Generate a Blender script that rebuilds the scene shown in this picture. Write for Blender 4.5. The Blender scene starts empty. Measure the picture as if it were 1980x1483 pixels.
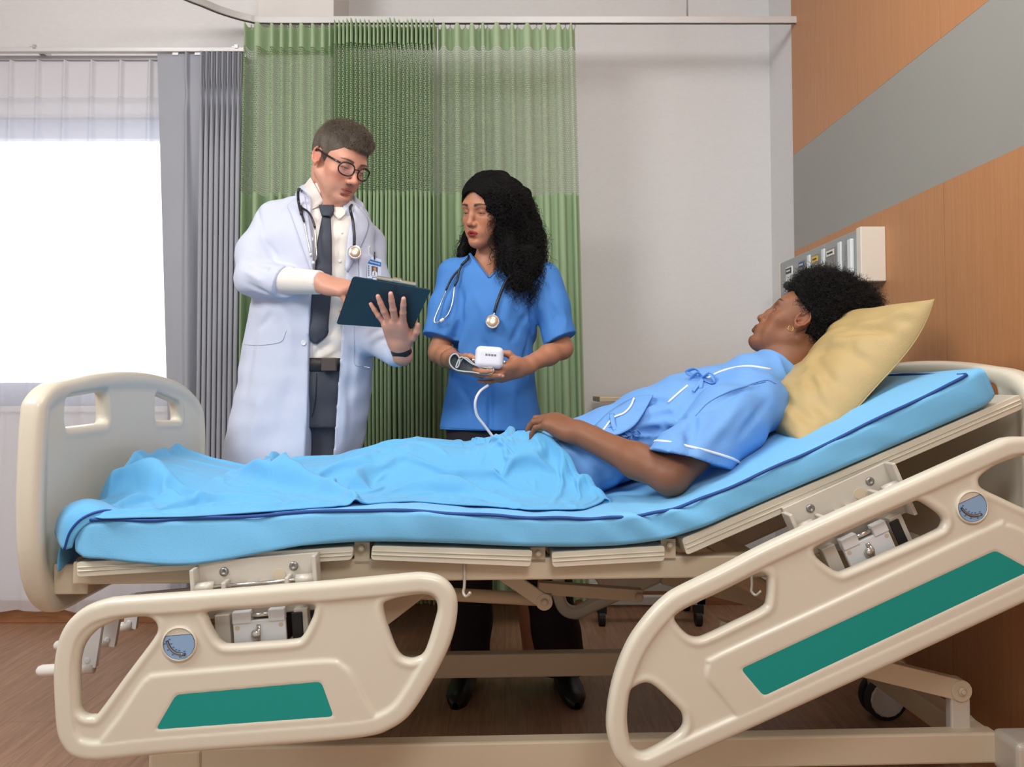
import bpy, math, random
import numpy as np
from mathutils import Vector, Matrix

random.seed(7)
RNG = np.random.default_rng(11)
R_ = math.radians
scene = bpy.context.scene
COL = scene.collection

# ------------------------------------------------------------------ camera
F = 1580.0                      # focal length in pixels of the 1980 px frame
PITCH = R_(2.2)
CAMZ = 0.975
PX0 = 976.0
PY0 = 743.0 - F * math.tan(PITCH)
cam_d = bpy.data.cameras.new('camera')
cam = bpy.data.objects.new('camera', cam_d)
COL.objects.link(cam)
cam.location = (0, 0, CAMZ)
cam.rotation_euler = (math.pi / 2 + PITCH, 0, 0)
cam_d.sensor_width = 36.0
cam_d.sensor_fit = 'HORIZONTAL'
cam_d.lens = 36.0 * F / 1980.0
cam_d.shift_x = (990.0 - PX0) / 1980.0
cam_d.shift_y = (PY0 - 741.5) / 1980.0
cam_d.clip_start = 0.02
scene.camera = cam

# ------------------------------------------------------------------ light and exposure
scene.view_settings.view_transform = 'Standard'
scene.view_settings.look = 'None'
scene.view_settings.exposure = 0.30
scene.view_settings.gamma = 1.0
scene.view_settings.use_curve_mapping = False
scene.cycles.use_denoising = True
scene.cycles.max_bounces = 7
scene.cycles.transparent_max_bounces = 24
scene.cycles.sample_clamp_indirect = 6.0

world = bpy.data.worlds.new('world')
scene.world = world
world.use_nodes = True
wn = world.node_tree
bg = wn.nodes['Background']
tc = wn.nodes.new('ShaderNodeTexCoord')
sp = wn.nodes.new('ShaderNodeSeparateXYZ')
mr = wn.nodes.new('ShaderNodeMapRange')
mr.interpolation_type = 'SMOOTHSTEP'
mr.inputs[1].default_value = 0.0
mr.inputs[2].default_value = 0.5
mr.inputs[3].default_value = 0.50      # even fill added behind the camera, where the room is open
mr.inputs[4].default_value = 3.6      # bright overcast sky beyond the window
wn.links.new(tc.outputs['Generated'], sp.inputs[0])
wn.links.new(sp.outputs[1], mr.inputs[0])
wn.links.new(mr.outputs[0], bg.inputs[1])
bg.inputs[0].default_value = (1.0, 0.985, 0.97, 1)


def area(name, loc, target, size, energy, col=(1, 1, 1), size_y=None, spread=180):
    l = bpy.data.lights.new(name, 'AREA')
    l.energy = energy
    l.color = col
    l.spread = R_(spread)
    l.size = size
    if size_y:
        l.shape = 'RECTANGLE'
        l.size_y = size_y
    o = bpy.data.objects.new(name, l)
    COL.objects.link(o)
    o.location = loc
    d = Vector(target) - Vector(loc)
    o.rotation_euler = d.to_track_quat('-Z', 'Y').to_euler()
    return o


area('unseen_area_light', (-1.75, 0.85, 2.70), (-0.1, 2.3, 0.9), 0.9, 50, (1.0, 0.985, 0.965), 0.9)  # unseen soft key from the upper left front, no fixture modelled
area('unseen_area_light', (0.45, 1.5, 2.74), (0.35, 2.2, 0.5), 0.8, 14, (1.0, 0.985, 0.965), 0.8)  # unseen lamp above the bed, no fixture modelled

area('unseen_area_light', (0.35, -0.55, 2.72), (0.25, 1.8, 0.6), 0.9, 34, (1.0, 0.985, 0.965), 0.9)  # unseen fill added behind the camera to brighten the bed's front rails


# ------------------------------------------------------------------ pixels to places
def ray(px, py):
    a = (px - PX0) / F
    b = (PY0 - py) / F
    return np.array((a, math.cos(PITCH) - b * math.sin(PITCH), math.sin(PITCH) + b * math.cos(PITCH)))


CAM = np.array((0, 0, CAMZ))


def P(px, py, Y):
    d = ray(px, py)
    return CAM + d * (Y / d[1])


BO = np.array((0.0, 1.62, 0.0))          # the bed stands 2.5 degrees askew to the wall
BYAW = R_(2.5)
BU = np.array((math.cos(BYAW), math.sin(BYAW), 0))
BV = np.array((-math.sin(BYAW), math.cos(BYAW), 0))
BW = np.array((0, 0, 1.0))


def BL(px, py, v=0.0):
    """pixel -> (u, w) on the bed's upright plane v"""
    d = ray(px, py)
    k = (v - np.dot(CAM - BO, BV)) / np.dot(d, BV)
    p = CAM + d * k - BO
    return (float(np.dot(p, BU)), float(p[2]))


def BLU(px, py, u):
    """pixel -> (v, w) on the bed's cross plane u"""
    d = ray(px, py)
    k = (u - np.dot(CAM - BO, BU)) / np.dot(d, BU)
    p = CAM + d * k - BO
    return (float(np.dot(p, BV)), float(p[2]))


def bw(u, v, w):
    return BO + BU * u + BV * v + BW * w


def bwa(a):
    a = np.asarray(a, float)
    return BO + a[..., 0:1] * BU + a[..., 1:2] * BV + a[..., 2:3] * BW


# ------------------------------------------------------------------ materials
def lin(c):
    out = []
    for x in c[:3]:
        x = x / 255.0
        out.append(x / 12.92 if x <= 0.04045 else ((x + 0.055) / 1.055) ** 2.4)
    return tuple(out) + (1.0,)


def nd(nt, typ, **kw):
    n = nt.nodes.new(typ)
    for k, v in kw.items():
        if k.startswith('i_'):
            n.inputs[k[2:].replace('_', ' ')].default_value = v
        else:
            setattr(n, k, v)
    return n


MATS = {}


def mat(name, col, rough=0.5, metal=0.0, bump=0.0, bscale=60, var=0.04, vscale=6, sheen=0.0, sss=0.0, trans=0.0, spec=0.5,
        attr=None, coat=0.0, stretch=None, alpha=1.0, sssr=(1.0, 0.35, 0.2)):
    if name in MATS:
        return MATS[name]
    m = bpy.data.materials.new(name)
    m.use_nodes = True
    nt = m.node_tree
    b = nt.nodes['Principled BSDF']
    b.inputs['Roughness'].default_value = rough
    b.inputs['Metallic'].default_value = metal
    b.inputs['Specular IOR Level'].default_value = spec
    if sheen:
        b.inputs['Sheen Weight'].default_value = sheen
        b.inputs['Sheen Roughness'].default_value = 0.5
    if sss:
        b.inputs['Subsurface Weight'].default_value = sss
        b.inputs['Subsurface Radius'].default_value = sssr
        b.inputs['Subsurface Scale'].default_value = 0.006
    if trans:
        b.inputs['Transmission Weight'].default_value = trans
    if coat:
        b.inputs['Coat Weight'].default_value = coat
        b.inputs['Coat Roughness'].default_value = 0.12
    if alpha < 1:
        b.inputs['Alpha'].default_value = alpha
    t = nd(nt, 'ShaderNodeTexCoord')
    src = t.outputs['Object']
    if stretch:
        mp = nd(nt, 'ShaderNodeMapping')
        mp.inputs['Scale'].default_value = stretch
        nt.links.new(src, mp.inputs[0])
        src = mp.outputs[0]
    n = nd(nt, 'ShaderNodeTexNoise', i_Scale=vscale, i_Detail=5.0)
    nt.links.new(src, n.inputs['Vector'])
    mx = nd(nt, 'ShaderNodeMix', data_type='RGBA', blend_type='MULTIPLY')
    mx.inputs[0].default_value = 1.0
    rp = nd(nt, 'ShaderNodeMapRange')
    rp.inputs[1].default_value = 0.25
    rp.inputs[2].default_value = 0.75
    rp.inputs[3].default_value = 1 - var
    rp.inputs[4].default_value = 1 + var
    nt.links.new(n.outputs[0], rp.inputs[0])
    nt.links.new(rp.outputs[0], mx.inputs[7])
    if attr:
        a = nd(nt, 'ShaderNodeAttribute', attribute_name=attr)
        nt.links.new(a.outputs[0], mx.inputs[6])
    else:
        mx.inputs[6].default_value = lin(col)
    nt.links.new(mx.outputs[2], b.inputs['Base Color'])
    if bump:
        n2 = nd(nt, 'ShaderNodeTexNoise', i_Scale=bscale, i_Detail=3.0)
        nt.links.new(src, n2.inputs['Vector'])
        bp = nd(nt, 'ShaderNodeBump', i_Strength=bump, i_Distance=0.002)
        nt.links.new(n2.outputs[0], bp.inputs['Height'])
        nt.links.new(bp.outputs[0], b.inputs['Normal'])
    MATS[name] = m
    return m


# ------------------------------------------------------------------ objects
def tag(o, label=None, cat=None, group=None, kind=None):
    if label:
        o['label'] = label
    if cat:
        o['category'] = cat
    if group:
        o['group'] = group
    if kind:
        o['kind'] = kind
    return o


def thing(name, label, cat, loc=(0, 0, 0), group=None):
    o = bpy.data.objects.new(name, None)
    COL.objects.link(o)
    o.location = tuple(float(x) for x in loc)
    o.empty_display_size = 0.05
    return tag(o, label, cat, group)


def origin(o):
    p = np.zeros(3)
    while o is not None:
        p = p + np.array(o.location)
        o = o.parent
    return p


def mk(name, v, f, m=None, parent=None, smooth=True, bevel=0, bseg=2, colors=None, uv=None, loc=None, solid=0, mats=None, fmat=None, auto=None, subsurf=0):
    """link ONE mesh object; v in world coordinates, f an (n,3|4) array or a list of lists"""
    v = np.asarray(v, float)
    base = origin(parent) if parent else (np.asarray(loc, float) if loc is not None else np.zeros(3))
    v = v - base
    me = bpy.data.meshes.new(name)
    if isinstance(f, np.ndarray) and f.ndim == 2 and len(f):
        k = f.shape[1]
        me.vertices.add(len(v))
        me.vertices.foreach_set('co', v.astype(np.float32).ravel())
        me.loops.add(f.size)
        me.loops.foreach_set('vertex_index', f.astype(np.int32).ravel())
        me.polygons.add(len(f))
        me.polygons.foreach_set('loop_start', np.arange(0, f.size, k, dtype=np.int32))
        me.update(calc_edges=True)
        me.validate()
    else:
        me.from_pydata([tuple(p) for p in v], [], [tuple(int(i) for i in q) for q in f])
        me.update()
    if smooth:
        me.polygons.foreach_set('use_smooth', np.ones(len(me.polygons), dtype=bool))
    if colors is not None:
        ca = me.color_attributes.new('col', 'FLOAT_COLOR', 'POINT')
        c4 = np.ones((len(v), 4), np.float32)
        c4[:, :3] = colors
        ca.data.foreach_set('color', c4.ravel())
    if uv is not None:
        ul = me.uv_layers.new(name='uv')
        idx = np.empty(len(me.loops), np.int32)
        me.loops.foreach_get('vertex_index', idx)
        ul.data.foreach_set('uv', np.asarray(uv, np.float32)[idx].ravel())
    for mm in (mats or ([m] if m else [])):
        me.materials.append(mm)
    if fmat is not None:
        me.polygons.foreach_set('material_index', np.asarray(fmat, np.int32))
    o = bpy.data.objects.new(name, me)
    COL.objects.link(o)
    if parent:
        o.parent = parent
    elif loc is not None:
        o.location = tuple(float(x) for x in loc)
    if solid:
        s = o.modifiers.new('thickness', 'SOLIDIFY')
        s.thickness = abs(solid)
        s.offset = -1 if solid > 0 else 1
    if bevel:
        b = o.modifiers.new('bevel', 'BEVEL')
        b.width = bevel
        b.segments = bseg
        b.limit_method = 'ANGLE'
        b.angle_limit = R_(35)
        b.harden_normals = False
    if subsurf:
        s = o.modifiers.new('sub', 'SUBSURF')
        s.levels = s.render_levels = subsurf
    if auto or (bevel and smooth):
        try:
            me.set_sharp_from_angle(angle=R_(auto or 40))
        except Exception:
            pass
    return o


def unit(a):
    a = np.asarray(a, float)
    return a / (np.linalg.norm(a) + 1e-12)


def catmull(pts, n=8, closed=False):
    p = np.asarray(pts, float)
    if len(p) < 3 and not closed:
        t = np.linspace(0, 1, n + 1)[:, None]
        return p[0] * (1 - t) + p[-1] * t
    out = []
    m = len(p)
    rng = range(m if closed else m - 1)
    for i in rng:
        if closed:
            a, b, c, d = p[(i - 1) % m], p[i], p[(i + 1) % m], p[(i + 2) % m]
        else:
            b, c = p[i], p[i + 1]
            a = p[i - 1] if i > 0 else 2 * b - c
            d = p[i + 2] if i + 2 < m else 2 * c - b
        for k in range(n):
            t = k / n
            out.append(0.5 * (2 * b + (c - a) * t + (2 * a - 5 * b + 4 * c - d) * t * t + (3 * b - a - 3 * c + d) * t ** 3))
    if not closed:
        out.append(p[-1])
    return np.array(out)


class MB:
    """collects simple shapes into one mesh"""

    def __init__(self):
        self.v, self.f, self.n, self.fm = [], [], 0, []

    def add(self, v, f, mi=0):
        v = np.asarray(v, float).reshape(-1, 3)
        self.v.append(v)
        for q in f:
            self.f.append([int(i) + self.n for i in q])
            self.fm.append(mi)
        self.n += len(v)
        return self

    def box(self, lo, hi, fn=None, mi=0):
        lo, hi = np.minimum(lo, hi), np.maximum(lo, hi)
        c = np.array([[(lo, hi)[(i >> k) & 1][k] for k in range(3)] for i in range(8)])
        if fn is not None:
            c = np.array([fn(*p) for p in c])
        return self.add(c, [(0, 2, 3, 1), (4, 5, 7, 6), (0, 1, 5, 4), (2, 6, 7, 3), (0, 4, 6, 2), (1, 3, 7, 5)], mi)

    def obox(self, c, ax, half, mi=0):
        """box about c with axes ax (3 vectors) and half sizes"""
        ax = [unit(a) for a in ax]
        return self.box(-np.array(half, float), np.array(half, float), lambda x, y, z: np.array(c) + ax[0] * x + ax[1] * y + ax[2] * z, mi)

    def bar(self, a, b, wid, hei, up=(0, 0, 1), mi=0):
        a, b = np.array(a, float), np.array(b, float)
        d = b - a
        x = unit(d)
        y = unit(np.cross(up, x))
        z = np.cross(x, y)
        return self.obox((a + b) / 2, (x, y, z), (np.linalg.norm(d) / 2, wid / 2, hei / 2), mi)

    def tube(self, path, r, seg=12, closed=False, cap=True, flat=1.0, up=None, mi=0):
        p = np.asarray(path, float)
        m = len(p)
        r = np.broadcast_to(np.asarray(r, float), (m,))
        if closed:
            t = np.roll(p, -1, 0) - np.roll(p, 1, 0)
        else:
            t = np.gradient(p, axis=0)
        t = t / (np.linalg.norm(t, axis=1)[:, None] + 1e-12)
        nrm = np.array(up, float) if up is not None else np.array((0, 0, 1.0)) if abs(t[0][2]) < 0.9 else np.array((1.0, 0, 0))
        nrm = unit(nrm - t[0] * np.dot(nrm, t[0]))
        a = np.arange(seg) * 2 * math.pi / seg
        ca, sa = np.cos(a)[:, None], np.sin(a)[:, None]
        vs = []
        for i in range(m):
            if up is not None:
                nrm = np.array(up, float)
            nrm = unit(nrm - t[i] * np.dot(nrm, t[i]))
            bn = np.cross(t[i], nrm)
            vs.append(p[i] + r[i] * (ca * nrm * flat + sa * bn))
        v = np.concatenate(vs)
        fs = []
        for i in range(m if closed else m - 1):
            j = (i + 1) % m
            for k in range(seg):
                l = (k + 1) % seg
                fs.append((i * seg + k, i * seg + l, j * seg + l, j * seg + k))
        if cap and not closed:
            fs.append(tuple(range(seg))[::-1])
            fs.append(tuple((m - 1) * seg + k for k in range(seg)))
        return self.add(v, fs, mi)

    def cyl(self, a, b, r, seg=20, mi=0, r2=None):
        return self.tube([a, b], [r, r if r2 is None else r2], seg, mi=mi)

    def lathe(self, c, axis, prof, seg=24, mi=0):
        """prof: list of (radius, height) along axis from c"""
        z = unit(axis)
        x = unit(np.cross(z, (0, 0, 1.0) if abs(z[2]) < 0.9 else (1.0, 0, 0)))
        y = np.cross(z, x)
        vs, fs = [], []
        for (r, h) in prof:
            for k in range(seg):
                a = 2 * math.pi * k / seg
                vs.append(np.array(c) + z * h + (x * math.cos(a) + y * math.sin(a)) * r)
        for i in range(len(prof) - 1):
            for k in range(seg):
                l = (k + 1) % seg
                fs.append((i * seg + k, i * seg + l, (i + 1) * seg + l, (i + 1) * seg + k))
        fs.append(tuple(range(seg))[::-1])
        fs.append(tuple((len(prof) - 1) * seg + k for k in range(seg)))
        return self.add(vs, fs, mi)

    def ball(self, c, r, seg=16, rings=10, mi=0, ax=None):
        r = np.broadcast_to(np.asarray(r, float), (3,))
        vs, fs = [], []
        for i in range(rings + 1):
            th = math.pi * i / rings
            for k in range(seg):
                a = 2 * math.pi * k / seg
                q = np.array((math.sin(th) * math.cos(a) * r[0], math.sin(th) * math.sin(a) * r[1], math.cos(th) * r[2]))
                if ax is not None:
                    q = np.asarray(ax) @ q
                vs.append(np.array(c) + q)
        for i in range(rings):
            for k in range(seg):
                l = (k + 1) % seg
                fs.append((i * seg + k, (i + 1) * seg + k, (i + 1) * seg + l, i * seg + l))
        return self.add(vs, fs, mi)

    def prism(self, poly, fn, t0, t1, mi=0):
        """poly: 2D points, fn(a,b,t) -> world"""
        n = len(poly)
        v = [fn(a, b, t0) for a, b in poly] + [fn(a, b, t1) for a, b in poly]
        fs = [tuple(range(n))[::-1], tuple(range(n, 2 * n))]
        for i in range(n):
            j = (i + 1) % n
            fs.append((i, j, n + j, n + i))
        return self.add(v, fs, mi)

    def grid(self, g, mi=0, closed_u=False, closed_v=False):
        g = np.asarray(g, float)
        a, b = g.shape[:2]
        fs = []
        for i in range(a if closed_u else a - 1):
            for j in range(b if closed_v else b - 1):
                i2, j2 = (i + 1) % a, (j + 1) % b
                fs.append((i * b + j, i2 * b + j, i2 * b + j2, i * b + j2))
        return self.add(g.reshape(-1, 3), fs, mi)

    def build(self, name, m=None, parent=None, **kw):
        mats = m if isinstance(m, (list, tuple)) else [m]
        return mk(name, np.concatenate(self.v), self.f, parent=parent, mats=mats, fmat=self.fm if len(mats) > 1 else None, **kw)


# ------------------------------------------------------------------ solids from distance fields
def sstep(a, b, x):
    t = np.clip((x - a) / (b - a), 0, 1)
    return t * t * (3 - 2 * t)


def rcap(p, a, b, ra, rb):
    """round cone"""
    a, b = np.asarray(a, float), np.asarray(b, float)
    d = b - a
    L = float(np.dot(d, d)) + 1e-12
    q = [p[i] - a[i] for i in range(3)]
    t = np.clip((q[0] * d[0] + q[1] * d[1] + q[2] * d[2]) / L, 0, 1)
    return np.sqrt((q[0] - t * d[0]) ** 2 + (q[1] - t * d[1]) ** 2 + (q[2] - t * d[2]) ** 2) - (ra + (rb - ra) * t)


def ellip(p, c, r):
    q = [(p[i] - c[i]) for i in range(3)]
    k0 = np.sqrt((q[0] / r[0]) ** 2 + (q[1] / r[1]) ** 2 + (q[2] / r[2]) ** 2)
    k1 = np.sqrt((q[0] / r[0] ** 2) ** 2 + (q[1] / r[1] ** 2) ** 2 + (q[2] / r[2] ** 2) ** 2)
    return k0 * (k0 - 1.0) / (k1 + 1e-9)


def rbox(p, c, h, r):
    q = [np.abs(p[i] - c[i]) - h[i] + r for i in range(3)]
    return np.sqrt(np.maximum(q[0], 0) ** 2 + np.maximum(q[1], 0) ** 2 + np.maximum(q[2], 0) ** 2) + np.minimum(np.maximum(np.maximum(q[0], q[1]), q[2]), 0) - r


def frame(org, fwd, up, scale=1.0):
    """local axes x = fwd x up, y = fwd, z = up (made square); returns 4x4 local -> world"""
    y = unit(fwd)
    z = unit(np.asarray(up, float) - y * np.dot(up, y))
    x = np.cross(y, z)
    M = np.eye(4)
    M[:3, 0], M[:3, 1], M[:3, 2], M[:3, 3] = x * scale, y * scale, z * scale, org
    return M


def tp(M, p):
    p = np.asarray(p, float)
    return p @ M[:3, :3].T + M[:3, 3]


ID4 = np.eye(4)


def axis_coords(lo, hi, h, fine=()):
    """grid lines with spacing h, and spacing hf inside each (a, b, hf)"""
    xs = [lo]
    while xs[-1] < hi:
        s = h
        for a, b, hf in fine:
            if a - 1e-9 <= xs[-1] <= b:
                s = min(s, hf)
            elif xs[-1] < a < xs[-1] + s:
                s = max(hf, a - xs[-1])
        xs.append(xs[-1] + s)
    return np.array(xs, np.float64)


class Vol:
    def __init__(self, xs, ys, zs):
        self.x, self.y, self.z = xs, ys, zs
        self.d = np.full((len(xs), len(ys), len(zs)), 0.25, np.float32)

    @classmethod
    def box(cls, lo, hi, h, fx=(), fy=(), fz=()):
        return cls(axis_coords(lo[0], hi[0], h, fx), axis_coords(lo[1], hi[1], h, fy), axis_coords(lo[2], hi[2], h, fz))

    def sl(self, lo, hi):
        out = []
        for c, a, b in zip((self.x, self.y, self.z), lo, hi):
            i, j = np.searchsorted(c, a), np.searchsorted(c, b)
            out.append(slice(max(i - 1, 0), min(j + 1, len(c))))
        return tuple(out)

    def pts(self, s, M=None):
        X = self.x[s[0]][:, None, None].astype(np.float32)
        Y = self.y[s[1]][None, :, None].astype(np.float32)
        Z = self.z[s[2]][None, None, :].astype(np.float32)
        if M is None:
            return (X, Y, Z)
        A = np.linalg.inv(M)
        return tuple((A[i, 0] * X + A[i, 1] * Y + A[i, 2] * Z + A[i, 3]).astype(np.float32) for i in range(3))

    def apply(self, fn, lo, hi, k=0.0, op='add', M=None):
        """fn(local points) -> local distance; lo, hi local bounds"""
        MM = ID4 if M is None else M
        sc = np.linalg.norm(MM[:3, 0])
        cs = np.array([tp(MM, [(lo, hi)[(i >> j) & 1][j] for j in range(3)]) for i in range(8)])
        mg = 2 * k + 0.012
        s = self.sl(cs.min(0) - mg, cs.max(0) + mg)
        sub = self.d[s]
        if sub.size == 0:
            return self
        e = fn(self.pts(s, M)) * sc
        e = np.broadcast_to(e, sub.shape)
        if op == 'add':
            if k > 0:
                h = np.clip(0.5 + 0.5 * (sub - e) / k, 0, 1)
                self.d[s] = sub + (e - sub) * h - k * h * (1 - h)
            else:
                self.d[s] = np.minimum(sub, e)
        elif op == 'sub':
            e = -e
            if k > 0:
                h = np.clip(0.5 - 0.5 * (sub - e) / k, 0, 1)
                self.d[s] = sub + (e - sub) * h + k * h * (1 - h)
            else:
                self.d[s] = np.maximum(sub, e)
        elif op == 'int':
            self.d[s] = np.maximum(sub, e)
        return self

    def cone(self, a, b, ra, rb, k=0.0, M=None, op='add'):
        a, b = np.asarray(a, float), np.asarray(b, float)
        r = max(ra, rb)
        return self.apply(lambda p: rcap(p, a, b, ra, rb), np.minimum(a, b) - r, np.maximum(a, b) + r, k, op, M)

    def chain(self, pts, rad, k=0.01, M=None, op='add'):
        for i in range(len(pts) - 1):
            self.cone(pts[i], pts[i + 1], rad[i], rad[i + 1], k, M, op)
        return self

    def ell(self, c, r, k=0.0, M=None, op='add', R=None):
        if R is not None:
            MM = (ID4 if M is None else M).copy()
            T = np.eye(4)
            T[:3, :3] = R
            T[:3, 3] = c
            return self.ell((0, 0, 0), r, k, MM @ T, op)
        c, r = np.asarray(c, float), np.asarray(r, float)
        return self.apply(lambda p: ellip(p, c, r), c - r, c + r, k, op, M)

    def rb(self, c, h, r, k=0.0, M=None, op='add'):
        c, h = np.asarray(c, float), np.asarray(h, float)
        return self.apply(lambda p: rbox(p, c, h, r), c - h, c + h, k, op, M)

    def crease(self, pts, amp, wid):
        """press a valley (amp > 0) or raise a ridge (amp < 0) along a line of points"""
        pts = [np.asarray(q, float) for q in pts if not np.isnan(q).any()]
        a = np.array(pts)
        if len(a) < 2:
            return self
        s = self.sl(a.min(0) - 3 * wid, a.max(0) + 3 * wid)
        p = self.pts(s)
        best = None
        n = len(a) - 1
        for i in range(n):
            t0 = 1.0
            d = rcap(p, a[i], a[i + 1], 0, 0)
            best = d if best is None else np.minimum(best, d)
        ends = np.minimum(rcap(p, a[0], a[0] + 1e-4, 0, 0), rcap(p, a[-1], a[-1] + 1e-4, 0, 0))
        L = np.linalg.norm(np.diff(a, axis=0), axis=1).sum()
        fade = np.clip(ends / (0.3 * L), 0.15, 1)
        self.d[s] += (amp * fade * np.exp(-(best / wid) ** 2)).astype(np.float32)
        return self

    def disp(self, fn, lo=None, hi=None):
        """add fn(x, y, z) to the distance near the surface"""
        s = (slice(None),) * 3 if lo is None else self.sl(lo, hi)
        self.d[s] += fn(*self.pts(s)).astype(np.float32)
        return self

    def cut(self, fn, lo=None, hi=None):
        s = (slice(None),) * 3 if lo is None else self.sl(lo, hi)
        self.d[s] = np.maximum(self.d[s], fn(*self.pts(s)).astype(np.float32))
        return self

    def mesh(self, smooth=0):
        d = self.d
        ins = d < 0
        c = ins[:-1, :-1, :-1].astype(np.int8)
        for i in (0, 1):
            for j in (0, 1):
                for k in (0, 1):
                    if i or j or k:
                        c = c + ins[i:d.shape[0] - 1 + i, j:d.shape[1] - 1 + j, k:d.shape[2] - 1 + k]
        act = (c > 0) & (c < 8)
        I, J, K = np.nonzero(act)
        n = len(I)
        idx = np.full(act.shape, -1, np.int32)
        idx[I, J, K] = np.arange(n)
        cd = np.empty((n, 2, 2, 2), np.float32)
        for i in (0, 1):
            for j in (0, 1):
                for k in (0, 1):
                    cd[:, i, j, k] = d[I + i, J + j, K + k]
        acc = np.zeros((n, 3))
        cnt = np.zeros(n)
        for ax in range(3):
            for a in (0, 1):
                for b in (0, 1):
                    sl0 = [a, b]
                    i0 = sl0[:ax] + [0] + sl0[ax:]
                    i1 = sl0[:ax] + [1] + sl0[ax:]
                    d0, d1 = cd[:, i0[0], i0[1], i0[2]], cd[:, i1[0], i1[1], i1[2]]
                    x = (d0 < 0) != (d1 < 0)
                    t = np.where(x, d0 / np.where(x, d0 - d1, 1), 0)
                    pos = np.tile(np.array(i0, float), (n, 1))
                    pos[:, ax] = t
                    acc[x] += pos[x]
                    cnt[x] += 1
        acc /= np.maximum(cnt, 1)[:, None]
        v = np.empty((n, 3))
        for ax, (cc, ii) in enumerate(((self.x, I), (self.y, J), (self.z, K))):
            v[:, ax] = cc[ii] + (cc[ii + 1] - cc[ii]) * acc[:, ax]
        fs = []
        for ax in range(3):
            o1, o2 = [(1, 2), (2, 0), (0, 1)][ax]
            sl0 = [slice(None)] * 3
            sl1 = [slice(None)] * 3
            sl0[ax], sl1[ax] = slice(None, -1), slice(1, None)
            a, b = ins[tuple(sl0)], ins[tuple(sl1)]
            ch = a != b
            E = np.array(np.nonzero(ch)).T
            if not len(E):
                continue
            ok = (E[:, o1] > 0) & (E[:, o2] > 0) & (E[:, o1] < act.shape[o1]) & (E[:, o2] < act.shape[o2])
            E = E[ok]
            up = a[tuple(E.T)]

            def g(da, db):
                q = E.copy()
                q[:, o1] -= da
                q[:, o2] -= db
                return idx[q[:, 0], q[:, 1], q[:, 2]]
            q = np.stack([g(1, 1), g(0, 1), g(0, 0), g(1, 0)], 1)
            q[~up] = q[~up][:, ::-1]
            fs.append(q)
        f = np.concatenate(fs)
        f = f[(f >= 0).all(1)]
        for _ in range(smooth):
            s = np.zeros_like(v)
            m = np.zeros(n)
            for i in range(4):
                for j in ((i + 1) % 4, (i - 1) % 4):
                    np.add.at(s, f[:, i], v[f[:, j]])
                    np.add.at(m, f[:, i], 1)
            v = v * 0.4 + 0.6 * s / np.maximum(m, 1)[:, None]
        return v, f

    def front(self):
        """for every (x, z) the y of the first surface met from the camera's side; nan where none"""
        ins = self.d < 0
        hit = ins.any(1)
        j = ins.argmax(1)
        ii, kk = np.meshgrid(np.arange(len(self.x)), np.arange(len(self.z)), indexing='ij')
        j0 = np.maximum(j - 1, 0)
        d0, d1 = self.d[ii, j0, kk], self.d[ii, j, kk]
        t = np.where(j > 0, d0 / (d0 - d1 + 1e-9), 0)
        y = self.y[j0] + (self.y[j] - self.y[j0]) * t
        return np.where(hit, y, np.nan)

    def front_at(self, x, z, fm=None):
        fm = self._fm if fm is None else fm
        i = np.clip(np.searchsorted(self.x, x) - 1, 0, len(self.x) - 2)
        k = np.clip(np.searchsorted(self.z, z) - 1, 0, len(self.z) - 2)
        a = (x - self.x[i]) / (self.x[i + 1] - self.x[i])
        b = (z - self.z[k]) / (self.z[k + 1] - self.z[k])
        vals = np.array([fm[i, k], fm[i + 1, k], fm[i, k + 1], fm[i + 1, k + 1]])
        w = np.array([(1 - a) * (1 - b), a * (1 - b), (1 - a) * b, a * b])
        ok = ~np.isnan(vals)
        if not ok.any():
            return np.nan
        return float((vals[ok] * w[ok]).sum() / max(w[ok].sum(), 1e-9)) if w[ok].sum() > 1e-9 else float(vals[ok][0])

    def keep_front(self):
        self._fm = self.front()
        return self

    def seen(self, px, py, off=0.0, y0=2.58, it=8):
        """the point of this solid's front that shows at a pixel, moved off towards the camera"""
        Y = y0
        for _ in range(it):
            p = P(px, py, Y)
            y = self.front_at(p[0], p[2])
            if np.isnan(y):
                break
            Y = y
        p = P(px, py, Y)
        return p + unit(CAM - p) * off


def sdf2(poly, x, y):
    """signed distance to a closed polygon, negative inside"""
    p = np.asarray(poly, float)
    n = len(p)
    best = np.full(np.broadcast(x, y).shape, 1e9)
    ins = np.zeros(best.shape, bool)
    for i in range(n):
        a, b = p[i], p[(i + 1) % n]
        e = b - a
        wx, wy = x - a[0], y - a[1]
        t = np.clip((wx * e[0] + wy * e[1]) / (e @ e + 1e-12), 0, 1)
        best = np.minimum(best, (wx - e[0] * t) ** 2 + (wy - e[1] * t) ** 2)
        if a[1] != b[1]:
            cnd = (a[1] > y) != (b[1] > y)
            ins ^= cnd & (x < (b[0] - a[0]) * (y - a[1]) / (b[1] - a[1]) + a[0])
    return np.where(ins, -1, 1) * np.sqrt(best)


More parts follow.
